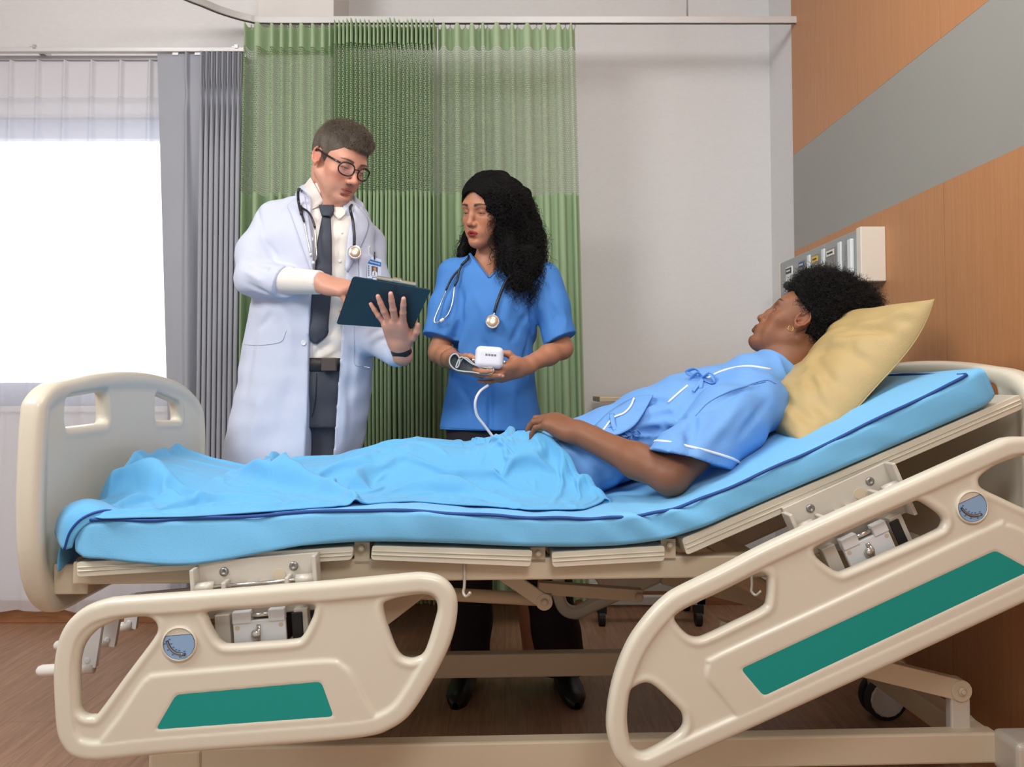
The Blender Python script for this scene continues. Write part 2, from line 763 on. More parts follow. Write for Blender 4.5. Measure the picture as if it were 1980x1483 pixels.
def plate(polys, holes, t, r, h, fn, relief=None, warp=None):
    """rounded plate from 2D outlines (a, b); fn maps (a, b, c) arrays to world; relief(a, b, d_out) -> half thickness"""
    P0 = np.concatenate([np.asarray(q) for q in polys])
    lo, hi = P0.min(0) - 0.02, P0.max(0) + 0.02
    xs, ys = np.arange(lo[0], hi[0], h), np.arange(lo[1], hi[1], h)
    zs = np.arange(-t - 0.012, t + 0.012, min(h, t / 5))
    X, Y = np.meshgrid(xs, ys, indexing='ij')
    dout = np.min([sdf2(q, X, Y) for q in polys], 0)
    d2 = dout
    for q in holes:
        d2 = np.maximum(d2, -sdf2(q, X, Y))
    H = np.full(X.shape, t) if relief is None else relief(X, Y, dout)
    V = Vol(xs, ys, zs)
    rr = np.minimum(r, H * 0.98)[:, :, None]
    q = d2[:, :, None] + rr
    z = np.abs(zs)[None, None, :] - H[:, :, None] + rr
    V.d = (np.minimum(np.maximum(q, z), 0) + np.sqrt(np.maximum(q, 0) ** 2 + np.maximum(z, 0) ** 2) - rr).astype(np.float32)
    v, f = V.mesh(1)
    return fn(v), f


def noise3(seed, freq, n=7):
    """smooth wavy noise: a sum of sines; freq may be a 3-vector"""
    g = np.random.default_rng(seed)
    k = g.normal(size=(n, 3))
    k = k / np.linalg.norm(k, axis=1)[:, None] * g.uniform(0.6, 1.6, (n, 1)) * np.asarray(freq, float) * 2 * math.pi
    ph = g.uniform(0, 6.28, n)

    def fn(x, y, z):
        s = 0
        for i in range(n):
            s = s + np.sin(k[i, 0] * x + k[i, 1] * y + k[i, 2] * z + ph[i])
        return s / math.sqrt(n)
    return fn


def strands(name, curves, radius, m, parent, base=None):
    """hair as real hair curves; curves: list of (n, 3) arrays in world coordinates"""
    hc = bpy.data.hair_curves.new(name)
    sizes = [len(c) for c in curves]
    hc.add_curves(sizes)
    pts = np.concatenate(curves) - origin(parent)
    hc.points.foreach_set('position', pts.astype(np.float32).ravel())
    rad = np.concatenate([np.linspace(radius, radius * 0.45, s) for s in sizes]).astype(np.float32)
    try:
        hc.points.foreach_set('radius', rad)
    except Exception:
        a = hc.attributes.get('radius') or hc.attributes.new('radius', 'FLOAT', 'POINT')
        a.data.foreach_set('value', rad)
    hc.materials.append(m)
    o = bpy.data.objects.new(name, hc)
    COL.objects.link(o)
    o.parent = parent
    return o
# ================================================================== the room
M_WALL = mat('wallpaper', (221, 219, 219), 0.85, bump=0.5, bscale=260, var=0.02, vscale=40, stretch=(1, 1, 2.4))
M_WHITEWALL = mat('paint_white', (220, 216, 213), 0.8, bump=0.1, bscale=200, var=0.02)
M_CEIL = mat('ceiling_white', (236, 234, 230), 0.9, var=0.01)
M_METAL = mat('aluminium', (200, 200, 202), 0.35, 0.75, var=0.02)
M_TRACK = mat('white_aluminium', (214, 213, 212), 0.4, 0.25, var=0.02)
M_CHROME = mat('chrome', (215, 213, 208), 0.16, 1.0, var=0.02)
M_DARK = mat('dark_rubber', (28, 26, 26), 0.6, var=0.1)


def wood_mat(name, c1, c2, scale, rough, stretch, planks=None, bump=0.12):
    m = bpy.data.materials.new(name)
    m.use_nodes = True
    nt = m.node_tree
    b = nt.nodes['Principled BSDF']
    b.inputs['Roughness'].default_value = rough
    t = nd(nt, 'ShaderNodeTexCoord')
    mp = nd(nt, 'ShaderNodeMapping')
    mp.inputs['Scale'].default_value = stretch
    nt.links.new(t.outputs['Object'], mp.inputs[0])
    n1 = nd(nt, 'ShaderNodeTexNoise', i_Scale=scale, i_Detail=8.0, i_Roughness=0.62, i_Distortion=0.35)
    nt.links.new(mp.outputs[0], n1.inputs['Vector'])
    n2 = nd(nt, 'ShaderNodeTexNoise', i_Scale=scale * 6, i_Detail=4.0)
    nt.links.new(mp.outputs[0], n2.inputs['Vector'])
    ad = nd(nt, 'ShaderNodeMath', operation='MULTIPLY_ADD')
    ad.inputs[1].default_value = 0.4
    nt.links.new(n2.outputs[0], ad.inputs[0])
    nt.links.new(n1.outputs[0], ad.inputs[2])
    cr = nd(nt, 'ShaderNodeValToRGB')
    cr.color_ramp.elements[0].position = 0.48
    cr.color_ramp.elements[0].color = lin(c1)
    cr.color_ramp.elements[1].position = 0.92
    cr.color_ramp.elements[1].color = lin(c2)
    nt.links.new(ad.outputs[0], cr.inputs[0])
    out = cr.outputs[0]
    hgt = ad.outputs[0]
    if planks:
        br = nd(nt, 'ShaderNodeTexBrick')
        br.offset = 0.37
        br.inputs['Scale'].default_value = 1.0
        br.inputs['Mortar Size'].default_value = 0.0016
        br.inputs['Mortar Smooth'].default_value = 0.3
        br.inputs['Brick Width'].default_value = planks[0]
        br.inputs['Row Height'].default_value = planks[1]
        br.inputs['Color1'].default_value = (0.94, 0.94, 0.94, 1)
        br.inputs['Color2'].default_value = (1.04, 1.03, 1.02, 1)
        br.inputs['Mortar'].default_value = (0.72, 0.68, 0.65, 1)
        rt = nd(nt, 'ShaderNodeMapping')
        rt.inputs['Rotation'].default_value = (0, 0, math.pi / 2)
        nt.links.new(t.outputs['Object'], rt.inputs[0])
        nt.links.new(rt.outputs[0], br.inputs['Vector'])
        mx = nd(nt, 'ShaderNodeMix', data_type='RGBA', blend_type='MULTIPLY')
        mx.inputs[0].default_value = 1.0
        nt.links.new(out, mx.inputs[6])
        nt.links.new(br.outputs[0], mx.inputs[7])
        out = mx.outputs[2]
    nt.links.new(out, b.inputs['Base Color'])
    bp = nd(nt, 'ShaderNodeBump', i_Strength=bump, i_Distance=0.002)
    nt.links.new(hgt, bp.inputs['Height'])
    nt.links.new(bp.outputs[0], b.inputs['Normal'])
    return m


M_FLOOR = wood_mat('oak_floor', (140, 104, 80), (174, 136, 108), 5.0, 0.42, (14, 0.9, 1), planks=(1.2, 0.16))
M_WOOD = wood_mat('beech_panel', (177, 121, 78), (189, 134, 90), 7.0, 0.45, (14, 14, 0.5))
M_BASE = wood_mat('baseboard_wood', (128, 84, 52), (164, 112, 74), 5.0, 0.5, (0.8, 6, 8))
M_GREY = mat('grey_laminate', (150, 149, 143), 0.5, var=0.015)

YW, YC, YR, XR, XL, ZC = 3.39, 3.345, 3.67, 1.20, -3.2, 2.85


def struct(name, mb, m, **kw):
    o = mb.build(name, m, **kw)
    return tag(o, kind='structure')


struct('floor', MB().box((XL, -1.2, -0.05), (1.3, 4.0, 0.0)), M_FLOOR, smooth=False)
struct('ceiling', MB().box((XL, -1.2, ZC), (1.3, 4.0, ZC + 0.08)), M_CEIL, smooth=False)
wb = MB()
WX0, WX1, WZ0, WZ1 = -2.75, -1.30, 0.885, 2.11        # the window opening
wb.box((XL, YW, 0), (WX0, YW + 0.16, ZC))
wb.box((WX1, YW, 0), (-1.03, YW + 0.16, ZC))
wb.box((WX0, YW, 0), (WX1, YW + 0.16, WZ0))
wb.box((WX0, YW, WZ1), (WX1, YW + 0.16, ZC))
struct('wall_back', wb, M_WALL, smooth=False)
struct('wall_column', MB().box((-1.03, YC, 0), (-0.712, YR + 0.1, ZC)), M_WHITEWALL, smooth=False, bevel=0.004)
struct('wall_recess', MB().box((-0.712, YR, 0), (1.3, YR + 0.1, ZC)), M_WALL, smooth=False)
struct('wall_left', MB().box((XL - 0.1, -1.2, 0), (XL, YW, ZC)), M_WALL, smooth=False)
struct('wall_right', MB().box((XR + 0.006, -1.2, 0), (XR + 0.1, YR, ZC)), M_WALL, smooth=False)
# wooden facing of the right wall: boards above and below a grey band, with upright joints
wp = MB()
ZG0, ZG1 = 1.524, 1.922
ys = [3.352, 2.205, 1.05, -0.1, -1.2]
for a, b in zip(ys[:-1], ys[1:]):
    wp.box((XR - 0.006, b + 0.0012, 0), (XR + 0.006, a - 0.0012, ZG0), mi=0)
    wp.box((XR - 0.006, b + 0.0012, ZG1), (XR + 0.006, a - 0.0012, ZC), mi=0)
wp.box((XR - 0.0055, -1.2, ZG0), (XR + 0.006, 3.352, ZG1), mi=1)
wp.box((XR - 0.001, -1.2, 0), (XR + 0.006, 3.35, ZC), mi=2)
struct('trim_1', wp, [M_WOOD, M_GREY, M_DARK], smooth=False)
struct('baseboard_back', MB().box((XL, YW - 0.014, 0), (-1.03, YW, 0.09)), M_BASE, smooth=False, bevel=0.003)
struct('baseboard_recess', MB().box((-0.712, YR - 0.014, 0), (XR, YR, 0.09)), M_BASE, smooth=False, bevel=0.003)
struct('baseboard_column', MB().box((-1.03, YC - 0.014, 0), (-0.712, YC, 0.09)), M_BASE, smooth=False, bevel=0.003)

# window: frame, glass, sill
M_FRAME = mat('window_frame', (150, 164, 192), 0.45, 0.3, var=0.02)
win = tag(thing('window_1', None, None, (WX0, YW + 0.08, WZ0)), kind='structure')
fb = MB()
for x in (WX0, WX1 - 0.05, -2.40):
    fb.box((x, YW + 0.06, WZ0), (x + 0.05, YW + 0.11, WZ1))
fb.box((WX0, YW + 0.06, WZ0), (WX1, YW + 0.11, WZ0 + 0.097))
fb.box((WX0, YW + 0.05, WZ1 - 0.09), (WX1, YW + 0.12, WZ1))
fb.build('window_frame', M_FRAME, win, smooth=False, bevel=0.004)
gm = bpy.data.materials.new('window_glass')
gm.use_nodes = True
g_nt = gm.node_tree
g_tr = nd(g_nt, 'ShaderNodeBsdfTransparent')
g_gl = nd(g_nt, 'ShaderNodeBsdfGlossy')
g_gl.inputs['Roughness'].default_value = 0.03
g_fr = nd(g_nt, 'ShaderNodeFresnel')
g_mx = nd(g_nt, 'ShaderNodeMixShader')
g_nt.links.new(g_fr.outputs[0], g_mx.inputs[0])
g_nt.links.new(g_tr.outputs[0], g_mx.inputs[1])
g_nt.links.new(g_gl.outputs[0], g_mx.inputs[2])
g_nt.links.new(g_mx.outputs[0], g_nt.nodes['Material Output'].inputs[0])
M_GLASS = gm
for a, b in ((WX0 + 0.05, -2.40), (-2.35, WX1 - 0.05)):
    MB().box((a, YW + 0.082, WZ0 + 0.097), (b, YW + 0.088, WZ1 - 0.09)).build('window_pane', M_GLASS, win, smooth=False)
MB().box((WX0, YW - 0.02, WZ0 - 0.025), (WX1, YW + 0.06, WZ0)).build('window_sill', M_WHITEWALL, win, smooth=False, bevel=0.004)


# ------------------------------------------------------------------ curtains
def sheet(xf, yf, zf, ns, nt_):
    """grid of points X(s,t), Y(s,t), Z(s,t) plus a uv in metres along the cloth"""
    s = np.linspace(0, 1, ns)[:, None]
    t = np.linspace(0, 1, nt_)[None, :]
    g = np.stack([xf(s, t) + 0 * s + 0 * t, yf(s, t) + 0 * s + 0 * t, zf(s, t) + 0 * s + 0 * t], -1)
    d = np.linalg.norm(np.diff(g[:, nt_ // 2], axis=0), axis=1)
    U = np.concatenate([[0], np.cumsum(d)])
    uv = np.stack([np.repeat(U[:, None], nt_, 1), g[:, :, 2]], -1)
    return g, uv


def sheet_mesh(name, g, uv, m, parent, t0=0.0, t1=1.0, solid=0.0):
    a, b = g.shape[:2]
    j0, j1 = int(round(t0 * (b - 1))), int(round(t1 * (b - 1)))
    q = g[:, j0:j1 + 1]
    w = uv[:, j0:j1 + 1]
    n = q.shape[1]
    I, J = np.meshgrid(np.arange(a - 1), np.arange(n - 1), indexing='ij')
    f = np.stack([I * n + J, (I + 1) * n + J, (I + 1) * n + J + 1, I * n + J + 1], -1).reshape(-1, 4)
    return mk(name, q.reshape(-1, 3), f, m, parent, uv=w.reshape(-1, 2), solid=solid)


def cloth_mat(name, col, transl=0.3, holes=None, transp=0.0, weave=900, var=0.05, tcol=None):
    m = bpy.data.materials.new(name)
    m.use_nodes = True
    nt = m.node_tree
    for n in list(nt.nodes):
        if n.type == 'BSDF_PRINCIPLED':
            nt.nodes.remove(n)
    out = nt.nodes['Material Output']
    uvn = nd(nt, 'ShaderNodeUVMap', uv_map='uv')
    tcn = nd(nt, 'ShaderNodeTexCoord')
    no = nd(nt, 'ShaderNodeTexNoise', i_Scale=5.0, i_Detail=4.0)
    nt.links.new(tcn.outputs['Object'], no.inputs['Vector'])
    rp = nd(nt, 'ShaderNodeMapRange')
    rp.inputs[3].default_value = 1 - var
    rp.inputs[4].default_value = 1 + var
    nt.links.new(no.outputs[0], rp.inputs[0])
    mx = nd(nt, 'ShaderNodeMix', data_type='RGBA', blend_type='MULTIPLY')
    mx.inputs[0].default_value = 1.0
    mx.inputs[6].default_value = lin(col)
    nt.links.new(rp.outputs[0], mx.inputs[7])
    df = nd(nt, 'ShaderNodeBsdfDiffuse')
    tl = nd(nt, 'ShaderNodeBsdfTranslucent')
    nt.links.new(mx.outputs[2], df.inputs[0])
    nt.links.new(mx.outputs[2], tl.inputs[0])
    if weave:
        wv = nd(nt, 'ShaderNodeTexNoise', i_Scale=float(weave), i_Detail=1.0)
        nt.links.new(uvn.outputs[0], wv.inputs['Vector'])
        bp = nd(nt, 'ShaderNodeBump', i_Strength=0.15, i_Distance=0.001)
        nt.links.new(wv.outputs[0], bp.inputs['Height'])
        nt.links.new(bp.outputs[0], df.inputs['Normal'])
    m1 = nd(nt, 'ShaderNodeMixShader')
    m1.inputs[0].default_value = transl
    nt.links.new(df.outputs[0], m1.inputs[1])
    nt.links.new(tl.outputs[0], m1.inputs[2])
    last = m1.outputs[0]
    if holes or transp:
        tr = nd(nt, 'ShaderNodeBsdfTransparent')
        m2 = nd(nt, 'ShaderNodeMixShader')
        nt.links.new(last, m2.inputs[1])
        nt.links.new(tr.outputs[0], m2.inputs[2])
        if holes:
            cw, ch, rad = holes
            sx = nd(nt, 'ShaderNodeSeparateXYZ')
            nt.links.new(uvn.outputs[0], sx.inputs[0])

            def math_(op, a, b=None, c=None):
                n = nd(nt, 'ShaderNodeMath', operation=op)
                for i, q in enumerate((a, b, c)):
                    if q is None:
                        continue
                    if isinstance(q, (int, float)):
                        n.inputs[i].default_value = q
                    else:
                        nt.links.new(q, n.inputs[i])
                return n.outputs[0]
            v = math_('DIVIDE', sx.outputs[1], ch)
            row = math_('FLOOR', v)
            odd = math_('MULTIPLY', math_('FLOORED_MODULO', row, 2.0), 0.5)
            u = math_('ADD', math_('DIVIDE', sx.outputs[0], cw), odd)
            fu = math_('SUBTRACT', math_('FRACT', u), 0.5)
            fv = math_('SUBTRACT', math_('FRACT', v), 0.5)
            rr = math_('ADD', math_('MULTIPLY', fu, fu), math_('MULTIPLY', fv, fv))
            hole = math_('LESS_THAN', rr, rad * rad)
            nt.links.new(hole, m2.inputs[0])
        else:
            m2.inputs[0].default_value = transp
        last = m2.outputs[0]
    nt.links.new(last, out.inputs[0])
    return m


M_SHEER = cloth_mat('sheer_voile', (240, 242, 250), 0.26, transp=0.42, weave=0, var=0.02)
M_SHEERBAND = cloth_mat('sheer_band', (226, 225, 230), 0.2, transp=0.10, weave=0, var=0.02)
M_DRAPE = cloth_mat('grey_drape', (164, 167, 176), 0.06, weave=900, var=0.05)
M_GREEN = cloth_mat('green_cloth', (174, 198, 160), 0.3, weave=900, var=0.03)
M_GREENBAND = cloth_mat('green_band', (186, 208, 172), 0.3, weave=900, var=0.03)
M_NET = cloth_mat('green_net', (170, 196, 155), 0.3, holes=(0.0078, 0.0092, 0.385), weave=0, var=0.04)

# window rails with brackets
YS, YD, YG = 3.345, 3.285, 3.30
zr = P(200, 101, YD)[2]
rail = thing('window_curtain_rail', 'white double curtain rail fixed above the bright window on the left', 'curtain rail', (-1.6, YD, zr))
xe = P(474, 99, YD)[0]
MB().box((XL + 0.3, YD - 0.014, zr - 0.002), (xe, YD + 0.012, zr + 0.016)).build('front_rail', M_TRACK, rail, smooth=False, bevel=0.002)
zs2 = P(200, 115, YS)[2]
MB().box((XL + 0.3, YS - 0.012, zs2 - 0.006), (-1.32, YS + 0.012, zs2 + 0.012)).build('rear_rail', M_METAL, rail, smooth=False, bevel=0.002)
for px in (66, 455):
    p = P(px, 97, YD)
    b = MB().box((p[0] - 0.012, YD - 0.012, zr + 0.014), (p[0] + 0.012, YW, zr + 0.020))
    b.box((p[0] - 0.012, YW - 0.004, zr + 0.014), (p[0] + 0.012, YW, zr + 0.05))
    b.box((p[0] + 0.003, YD - 0.02, zr + 0.010), (p[0] + 0.016, YD - 0.010, zr + 0.024))
    b.build('bracket', M_METAL, rail, smooth=False)

# sheer
sh = thing('sheer_curtain', 'translucent white pinch-pleated voile curtain hanging in front of the window', 'curtain', (-2.0, YS, 0.06))
xa, xb = -2.75, P(352, 600, YS)[0]
pl = [P(px, 150, YS)[0] for px in (-140, -84, -30, 24, 76, 128, 180, 236, 292, 345)]
pl = [x for x in np.arange(pl[0] - 6 * 0.115, pl[0] - 0.05, 0.115)] + pl
z1, z0 = zs2 - 0.008, 0.06
g1 = noise3(3, (1.5, 0, 0.1))


def sh_y(s, t):
    x = xa + (xb - xa) * s
    z = z1 + (z0 - z1) * t
    y = YS + 0 * x * t
    for xi in pl:
        wd = 0.008 + 0.013 * sstep(0.0, 0.35, t)
        y = y - (0.02 - 0.008 * sstep(0, 0.3, t)) * np.exp(-((x - xi + 0.01 * t) / wd) ** 2)
    return y + 0.006 * g1(x * 3, 0, z) * sstep(0.1, 0.6, t)


ga, ua = sheet(lambda s, t: xa + (xb - xa) * s, sh_y, lambda s, t: z1 + (z0 - z1) * t + 0.004 * np.sin(s * 60) * (t > 0.99), 420, 60)
sheet_mesh('heading_band', ga, ua, M_SHEERBAND, sh, 0, 0.0678)
sheet_mesh('voile', ga, ua, M_SHEER, sh, 0.0678, 1)

# grey drape
dr = thing('grey_drape', 'grey pleated blackout drape drawn back to the right of the window', 'curtain', (-1.15, YD, 0.07))
zd1, zd0 = zr - 0.007, 0.075
a0, a1 = P(304, 140, YD)[0], P(336, 740, YD)[0]
b0, c0 = P(388, 140, YD)[0], P(470, 140, YD)[0]
b1 = P(384, 740, YD)[0]


def dr_x(s, t):
    l = a0 + (a1 - a0) * np.clip(t * 1.15, 0, 1)
    m = b0 + (b1 - b0) * t
    q = np.where(s < 0.42, l + (m - l) * (s / 0.42), m + (c0 - m) * (s - 0.42) / 0.58)
    ph = (s - 0.42) / 0.58 * 8 * 2 * math.pi
    return q + np.where(s > 0.42, 0.0035 * np.sin(2 * ph) * sstep(0.09, 0.2, t) + 0.0042 * np.sin(ph) * np.exp(-((t - 0.075) / 0.022) ** 2), 0)


def dr_y(s, t):
    ph = np.clip((s - 0.42) / 0.58, 0, 1) * 8 * 2 * math.pi
    pin = 1 - 0.25 * np.exp(-((t - 0.075) / 0.016) ** 2)
    y = YD - 0.026 * (0.5 - 0.5 * np.cos(ph)) * pin * np.where(s > 0.42, 1, 0)
    y = y + 0.0045 * np.cos(3 * ph) * np.where(s > 0.42, 1, 0) * sstep(0.075, 0.05, t)
    u = s / 0.42
    y = y - 0.022 * np.exp(-((u - 0.70) / (0.035 + 0.10 * sstep(0.07, 0.5, t))) ** 2) * np.where(s <= 0.42, 1, 0) * (1 - 0.5 * np.exp(-((t - 0.075) / 0.02) ** 2))
    y = y + 0.026 * sstep(0.05, 0.4, t) * np.exp(-((u - 0.95) / 0.13) ** 2) * np.where(s <= 0.45, 1, 0)
    y = y - 0.008 * sstep(0.05, 0.6, t) * np.exp(-((u - 0.3) / 0.2) ** 2)
    return y


gd, ud = sheet(dr_x, dr_y, lambda s, t: zd1 + (zd0 - zd1) * t, 360, 90)
sheet_mesh('drape_cloth', gd, ud, M_DRAPE, dr, 0, 1, solid=0.002)
for px in (340, 383):
    p = P(px, 108, YD)
    MB().box((p[0] - 0.012, YD - 0.006, zd1 - 0.006), (p[0] + 0.012, YD + 0.004, zd1 + 0.0035)).build('runner', M_TRACK, dr, smooth=False)

# ceiling-hung track for the privacy curtains
ztr = P(900, 46, YG)[2]
tr = thing('privacy_curtain_track', 'white curved curtain track hung from the ceiling along the recess', 'curtain track', (0.2, YG, ztr))
path = [(XR - 0.004, YG), (0.6, YG), (0.0, YG), (-0.6, YG)]
for px, py in ((520, 46), (480, 42), (430, 28), (392, 13), (352, -3)):
    Y = (ztr - CAMZ)
    d = ray(px, py)
    k = (ztr - CAMZ) / d[2]
    path.append((d[0] * k, d[1] * k))
path[4] = (path[4][0], YG)
path += [(path[-1][0] - 0.09, path[-1][1] - 0.16), (path[-1][0] - 0.12, path[-1][1] - 0.5), (path[-1][0] - 0.12, 0.6)]
pc = catmull([(x, y, ztr + 0.014) for x, y in path], 10)
tb = MB()
vs = []
for i, p in enumerate(pc):
    t = unit(pc[min(i + 1, len(pc) - 1)] - pc[max(i - 1, 0)])
    nn = np.cross((0, 0, 1.0), t)
    vs.append([p + nn * a + np.array((0, 0, b)) for a, b in ((-0.011, -0.014), (0.011, -0.014), (0.011, 0.014), (-0.011, 0.014))])
tb.grid(np.array(vs), closed_v=True)
tb.build('rail', M_TRACK, tr, smooth=False, bevel=0.002)
dk = MB().grid(np.array([[p + np.array((0, 0, -0.0145)) + np.cross((0, 0, 1.0), unit(pc[min(i + 1, len(pc) - 1)] - pc[max(i - 1, 0)])) * a for a in (-0.004, 0.004)] for i, p in enumerate(pc)]))
dk.build('slot', M_DARK, tr, smooth=False)
for px in (393, 405):
    q = P(px, 5, 2.93)
    MB().cyl((q[0], 2.93, ztr + 0.02), (q[0], 2.93, ZC), 0.003, 8).build('hanger_rod', M_METAL, tr)
MB().cyl((0.75, YG, ztr + 0.02), (0.75, YG, ZC), 0.004, 8).build('hanger_rod', M_METAL, tr)

swp = P(602, 35, YC - 0.006)
sw = thing('wall_socket_box', 'small white cable outlet box high on the column above the green curtain', 'outlet', (swp[0], YC, swp[2]))
MB().box((swp[0] - 0.014, YC - 0.01, swp[2] - 0.012), (swp[0] + 0.014, YC, swp[2] + 0.012)).build('cover_plate', M_WHITEWALL, sw, smooth=False, bevel=0.002)
MB().box((swp[0] - 0.004, YC - 0.0115, swp[2] - 0.003), (swp[0] + 0.004, YC - 0.009, swp[2] + 0.004)).build('slot', M_DARK, sw, smooth=False)


def green(label, x0, x1, e0, e1, folds, amp, lat, seed, ns, zjit=0.011):
    """x0, x1 top edges; e0, e1 bottom edges; folds: list of fold boundaries in 0..1"""
    zt, zb = ztr - 0.010, 0.115
    t_band = (0, (zt - P(700, 97, YG)[2]) / (zt - zb))
    tn = (zt - P(700, 381, YG)[2]) / (zt - zb)
    r = np.random.default_rng(seed)
    fb = np.array(folds)
    fa = r.uniform(0.75, 1.25, len(fb)) * amp
    nz = noise3(seed, (1.2, 0, 0.35))

    def ph(s):
        return np.interp(s, fb, np.arange(len(fb))) * 2 * math.pi

    def am(s):
        return np.interp(s, fb, fa)

    def xf(s, t):
        l, h = x0 + (e0 - x0) * t, x1 + (e1 - x1) * t
        return l + (h - l) * s + lat * np.clip(np.minimum(s, 1 - s) * 14, 0, 1) * np.sin(2 * ph(s)) * (0.4 + 0.6 * sstep(0, 0.08, t)) + 0.004 * nz(s * 4, 0, t * 3) * sstep(0.03, 0.3, t) * np.sin(np.pi * s)

    def yf(s, t):
        p = ph(s)
        w = 0.5 - 0.5 * np.cos(p)
        return YG + 0.012 - am(s) * (w ** (0.8 + 0.5 * sstep(0, 0.1, t))) + 0.008 * nz(s * 6 + 3, 0, t * 2) * sstep(0.02, 0.4, t)

    def zf(s, t):
        return zt + (zb - zt) * t - zjit * (0.5 - 0.5 * np.cos(ph(s) * 2)) * (1 - sstep(0, 0.05, t)) + 0.003 * np.sin(ph(s)) * sstep(0, 0.02, t)

    g, uv = sheet(xf, yf, zf, ns, 121)
    o = thing('privacy_curtain', label, 'curtain', ((x0 + x1) / 2, YG, zb), 'green privacy curtains')
    tb_ = round(t_band[1] * 120) / 120
    tn_ = round(tn * 120) / 120
    sheet_mesh('heading_band', g, uv, M_GREENBAND, o, 0, tb_)
    sheet_mesh('net_panel', g, uv, M_NET, o, tb_, tn_)
    sheet_mesh('cloth_panel', g, uv, M_GREEN, o, tn_, 1)
    # rounded hem of the band over the net, and hooks
    for i in range(len(fb)):
        x = xf(np.array([fb[i]])[:, None], np.array([0.0])[None, :])[0, 0]
        MB().cyl((x, YG + 0.004, zt - 0.003), (x, YG + 0.004, ztr - 0.002), 0.0025, 6).build('hook', M_METAL, o)
    return o


XG = lambda px: P(px, 60, YG)[0]
XB = lambda px: P(px, 1100, YG)[0]
green('green netted privacy curtain with wide loose folds beside the grey drape', XG(473), XG(646.5), XB(459), XB(647),
      [0, 0.07, 0.27, 0.38, 0.48, 0.58, 0.72, 0.83, 0.93, 1.0], 0.05, 0.004, 5, 260)
green('green netted privacy curtain gathered into many tight folds behind the doctor', XG(648.5), XG(844.5), XB(649.5), XB(846),
      np.linspace(0, 1, 25), 0.080, 0.0045, 6, 480)
green('green netted privacy curtain with broad folds behind the nurse', XG(846.5), XG(1112), XB(849), XB(1140),
      [0, 0.09, 0.20, 0.30, 0.36, 0.5, 0.58, 0.72, 0.82, 0.93, 1.0], 0.05, 0.004, 8, 260, 0.02)

# ------------------------------------------------------------------ bedhead service console on the right wall
M_CREAM = mat('cream_plastic', (220, 208, 188), 0.38, var=0.015)
M_CONS = mat('console_grey', (160, 164, 164), 0.4, 0.25, var=0.02)
M_CAP = mat('console_cap', (222, 214, 200), 0.5, var=0.02)
XK = 1.118


def RX(px, py, X=XK):
    d = ray(px, py)
    k = X / d[0]
    return (float(d[1] * k), float(CAMZ + d[2] * k))


kz0, kz1 = P(1690, 543, 2.57)[2], P(1690, 443, 2.57)[2]
co = thing('bedhead_console', 'grey medical gas console with a cream end cap on the wooden wall', 'wall console', (1.16, 2.95, kz0))
MB().box((XK, 2.575, kz0), (XR - 0.006, 3.31, kz1)).build('housing', M_CONS, co, smooth=False, bevel=0.003)
MB().box((XK - 0.003, 2.545, kz0 - 0.004), (XR - 0.006, 2.578, kz1 + 0.004)).build('end_cap', M_CAP, co, smooth=False, bevel=0.003)
MB().box((XK - 0.002, 3.30, kz0 - 0.002), (XR - 0.006, 3.318, kz1 + 0.002)).build('end_cap', M_CAP, co, smooth=False, bevel=0.002)
M_LBL = [mat('label_black', (52, 54, 56), 0.5), mat('label_blue', (52, 92, 140), 0.5), mat('label_yellow', (232, 184, 40), 0.5), mat('label_white', (226, 220, 208), 0.5)]
M_PALE = mat('pale_plastic', (222, 226, 228), 0.35)
M_STEEL = mat('dull_steel', (150, 148, 144), 0.35, 0.8)
for i, (pa, pb) in enumerate(((1522, 1534), (1547, 1559), (1573, 1586), (1601, 1618))):
    ya, yb = RX(pa, 600)[0], RX(pb, 600)[0]
    zt_ = kz1 - 0.026
    if i == 0:
        zt_ = kz1 - 0.030
    m_ = MB().box((XK - 0.004, yb, kz0 + 0.014), (XK + 0.002, ya, zt_)).build('gas_outlet', M_PALE if i == 0 else M_STEEL, co, smooth=False, bevel=0.001)
    MB().box((XK - 0.006, yb + 0.006, zt_ - 0.026), (XK - 0.003, ya - 0.006, zt_ - 0.006)).build('label', M_LBL[i], m_, smooth=False)
    MB().box((XK - 0.0066, yb + 0.014, zt_ - 0.019), (XK - 0.0055, ya - 0.014, zt_ - 0.013)).build('print', M_LBL[3 if i < 2 else 0], m_, smooth=False)
    MB().lathe((XK - 0.004, (ya + yb) / 2, kz0 + 0.06), (-1, 0, 0), [(0.017, 0), (0.017, 0.012), (0.011, 0.014), (0.008, 0.02)], 16).build('socket', M_LBL[i] if i in (0, 1) else M_STEEL, m_)
for px in (1566, 1594, 1626):
    y_ = RX(px, 500)[0]
    MB().box((XK - 0.007, y_ - 0.012, kz0 + 0.008), (XK, y_ + 0.012, kz1 - 0.018)).build('divider', M_PALE, co, smooth=False, bevel=0.002)
y0_, y1_ = RX(1652, 500)[0], RX(1645, 500)[0]
MB().box((XK - 0.012, y0_, kz0 + 0.03), (XK, y1_, kz1 - 0.024)).build('handle_bar', M_PALE, co, smooth=False, bevel=0.003)
MB().box((XK - 0.002, RX(1643, 500)[0], kz0 + 0.03), (XK, RX(1634, 500)[0], kz1 - 0.034)).build('socket_strip', M_GREY, co, smooth=False)

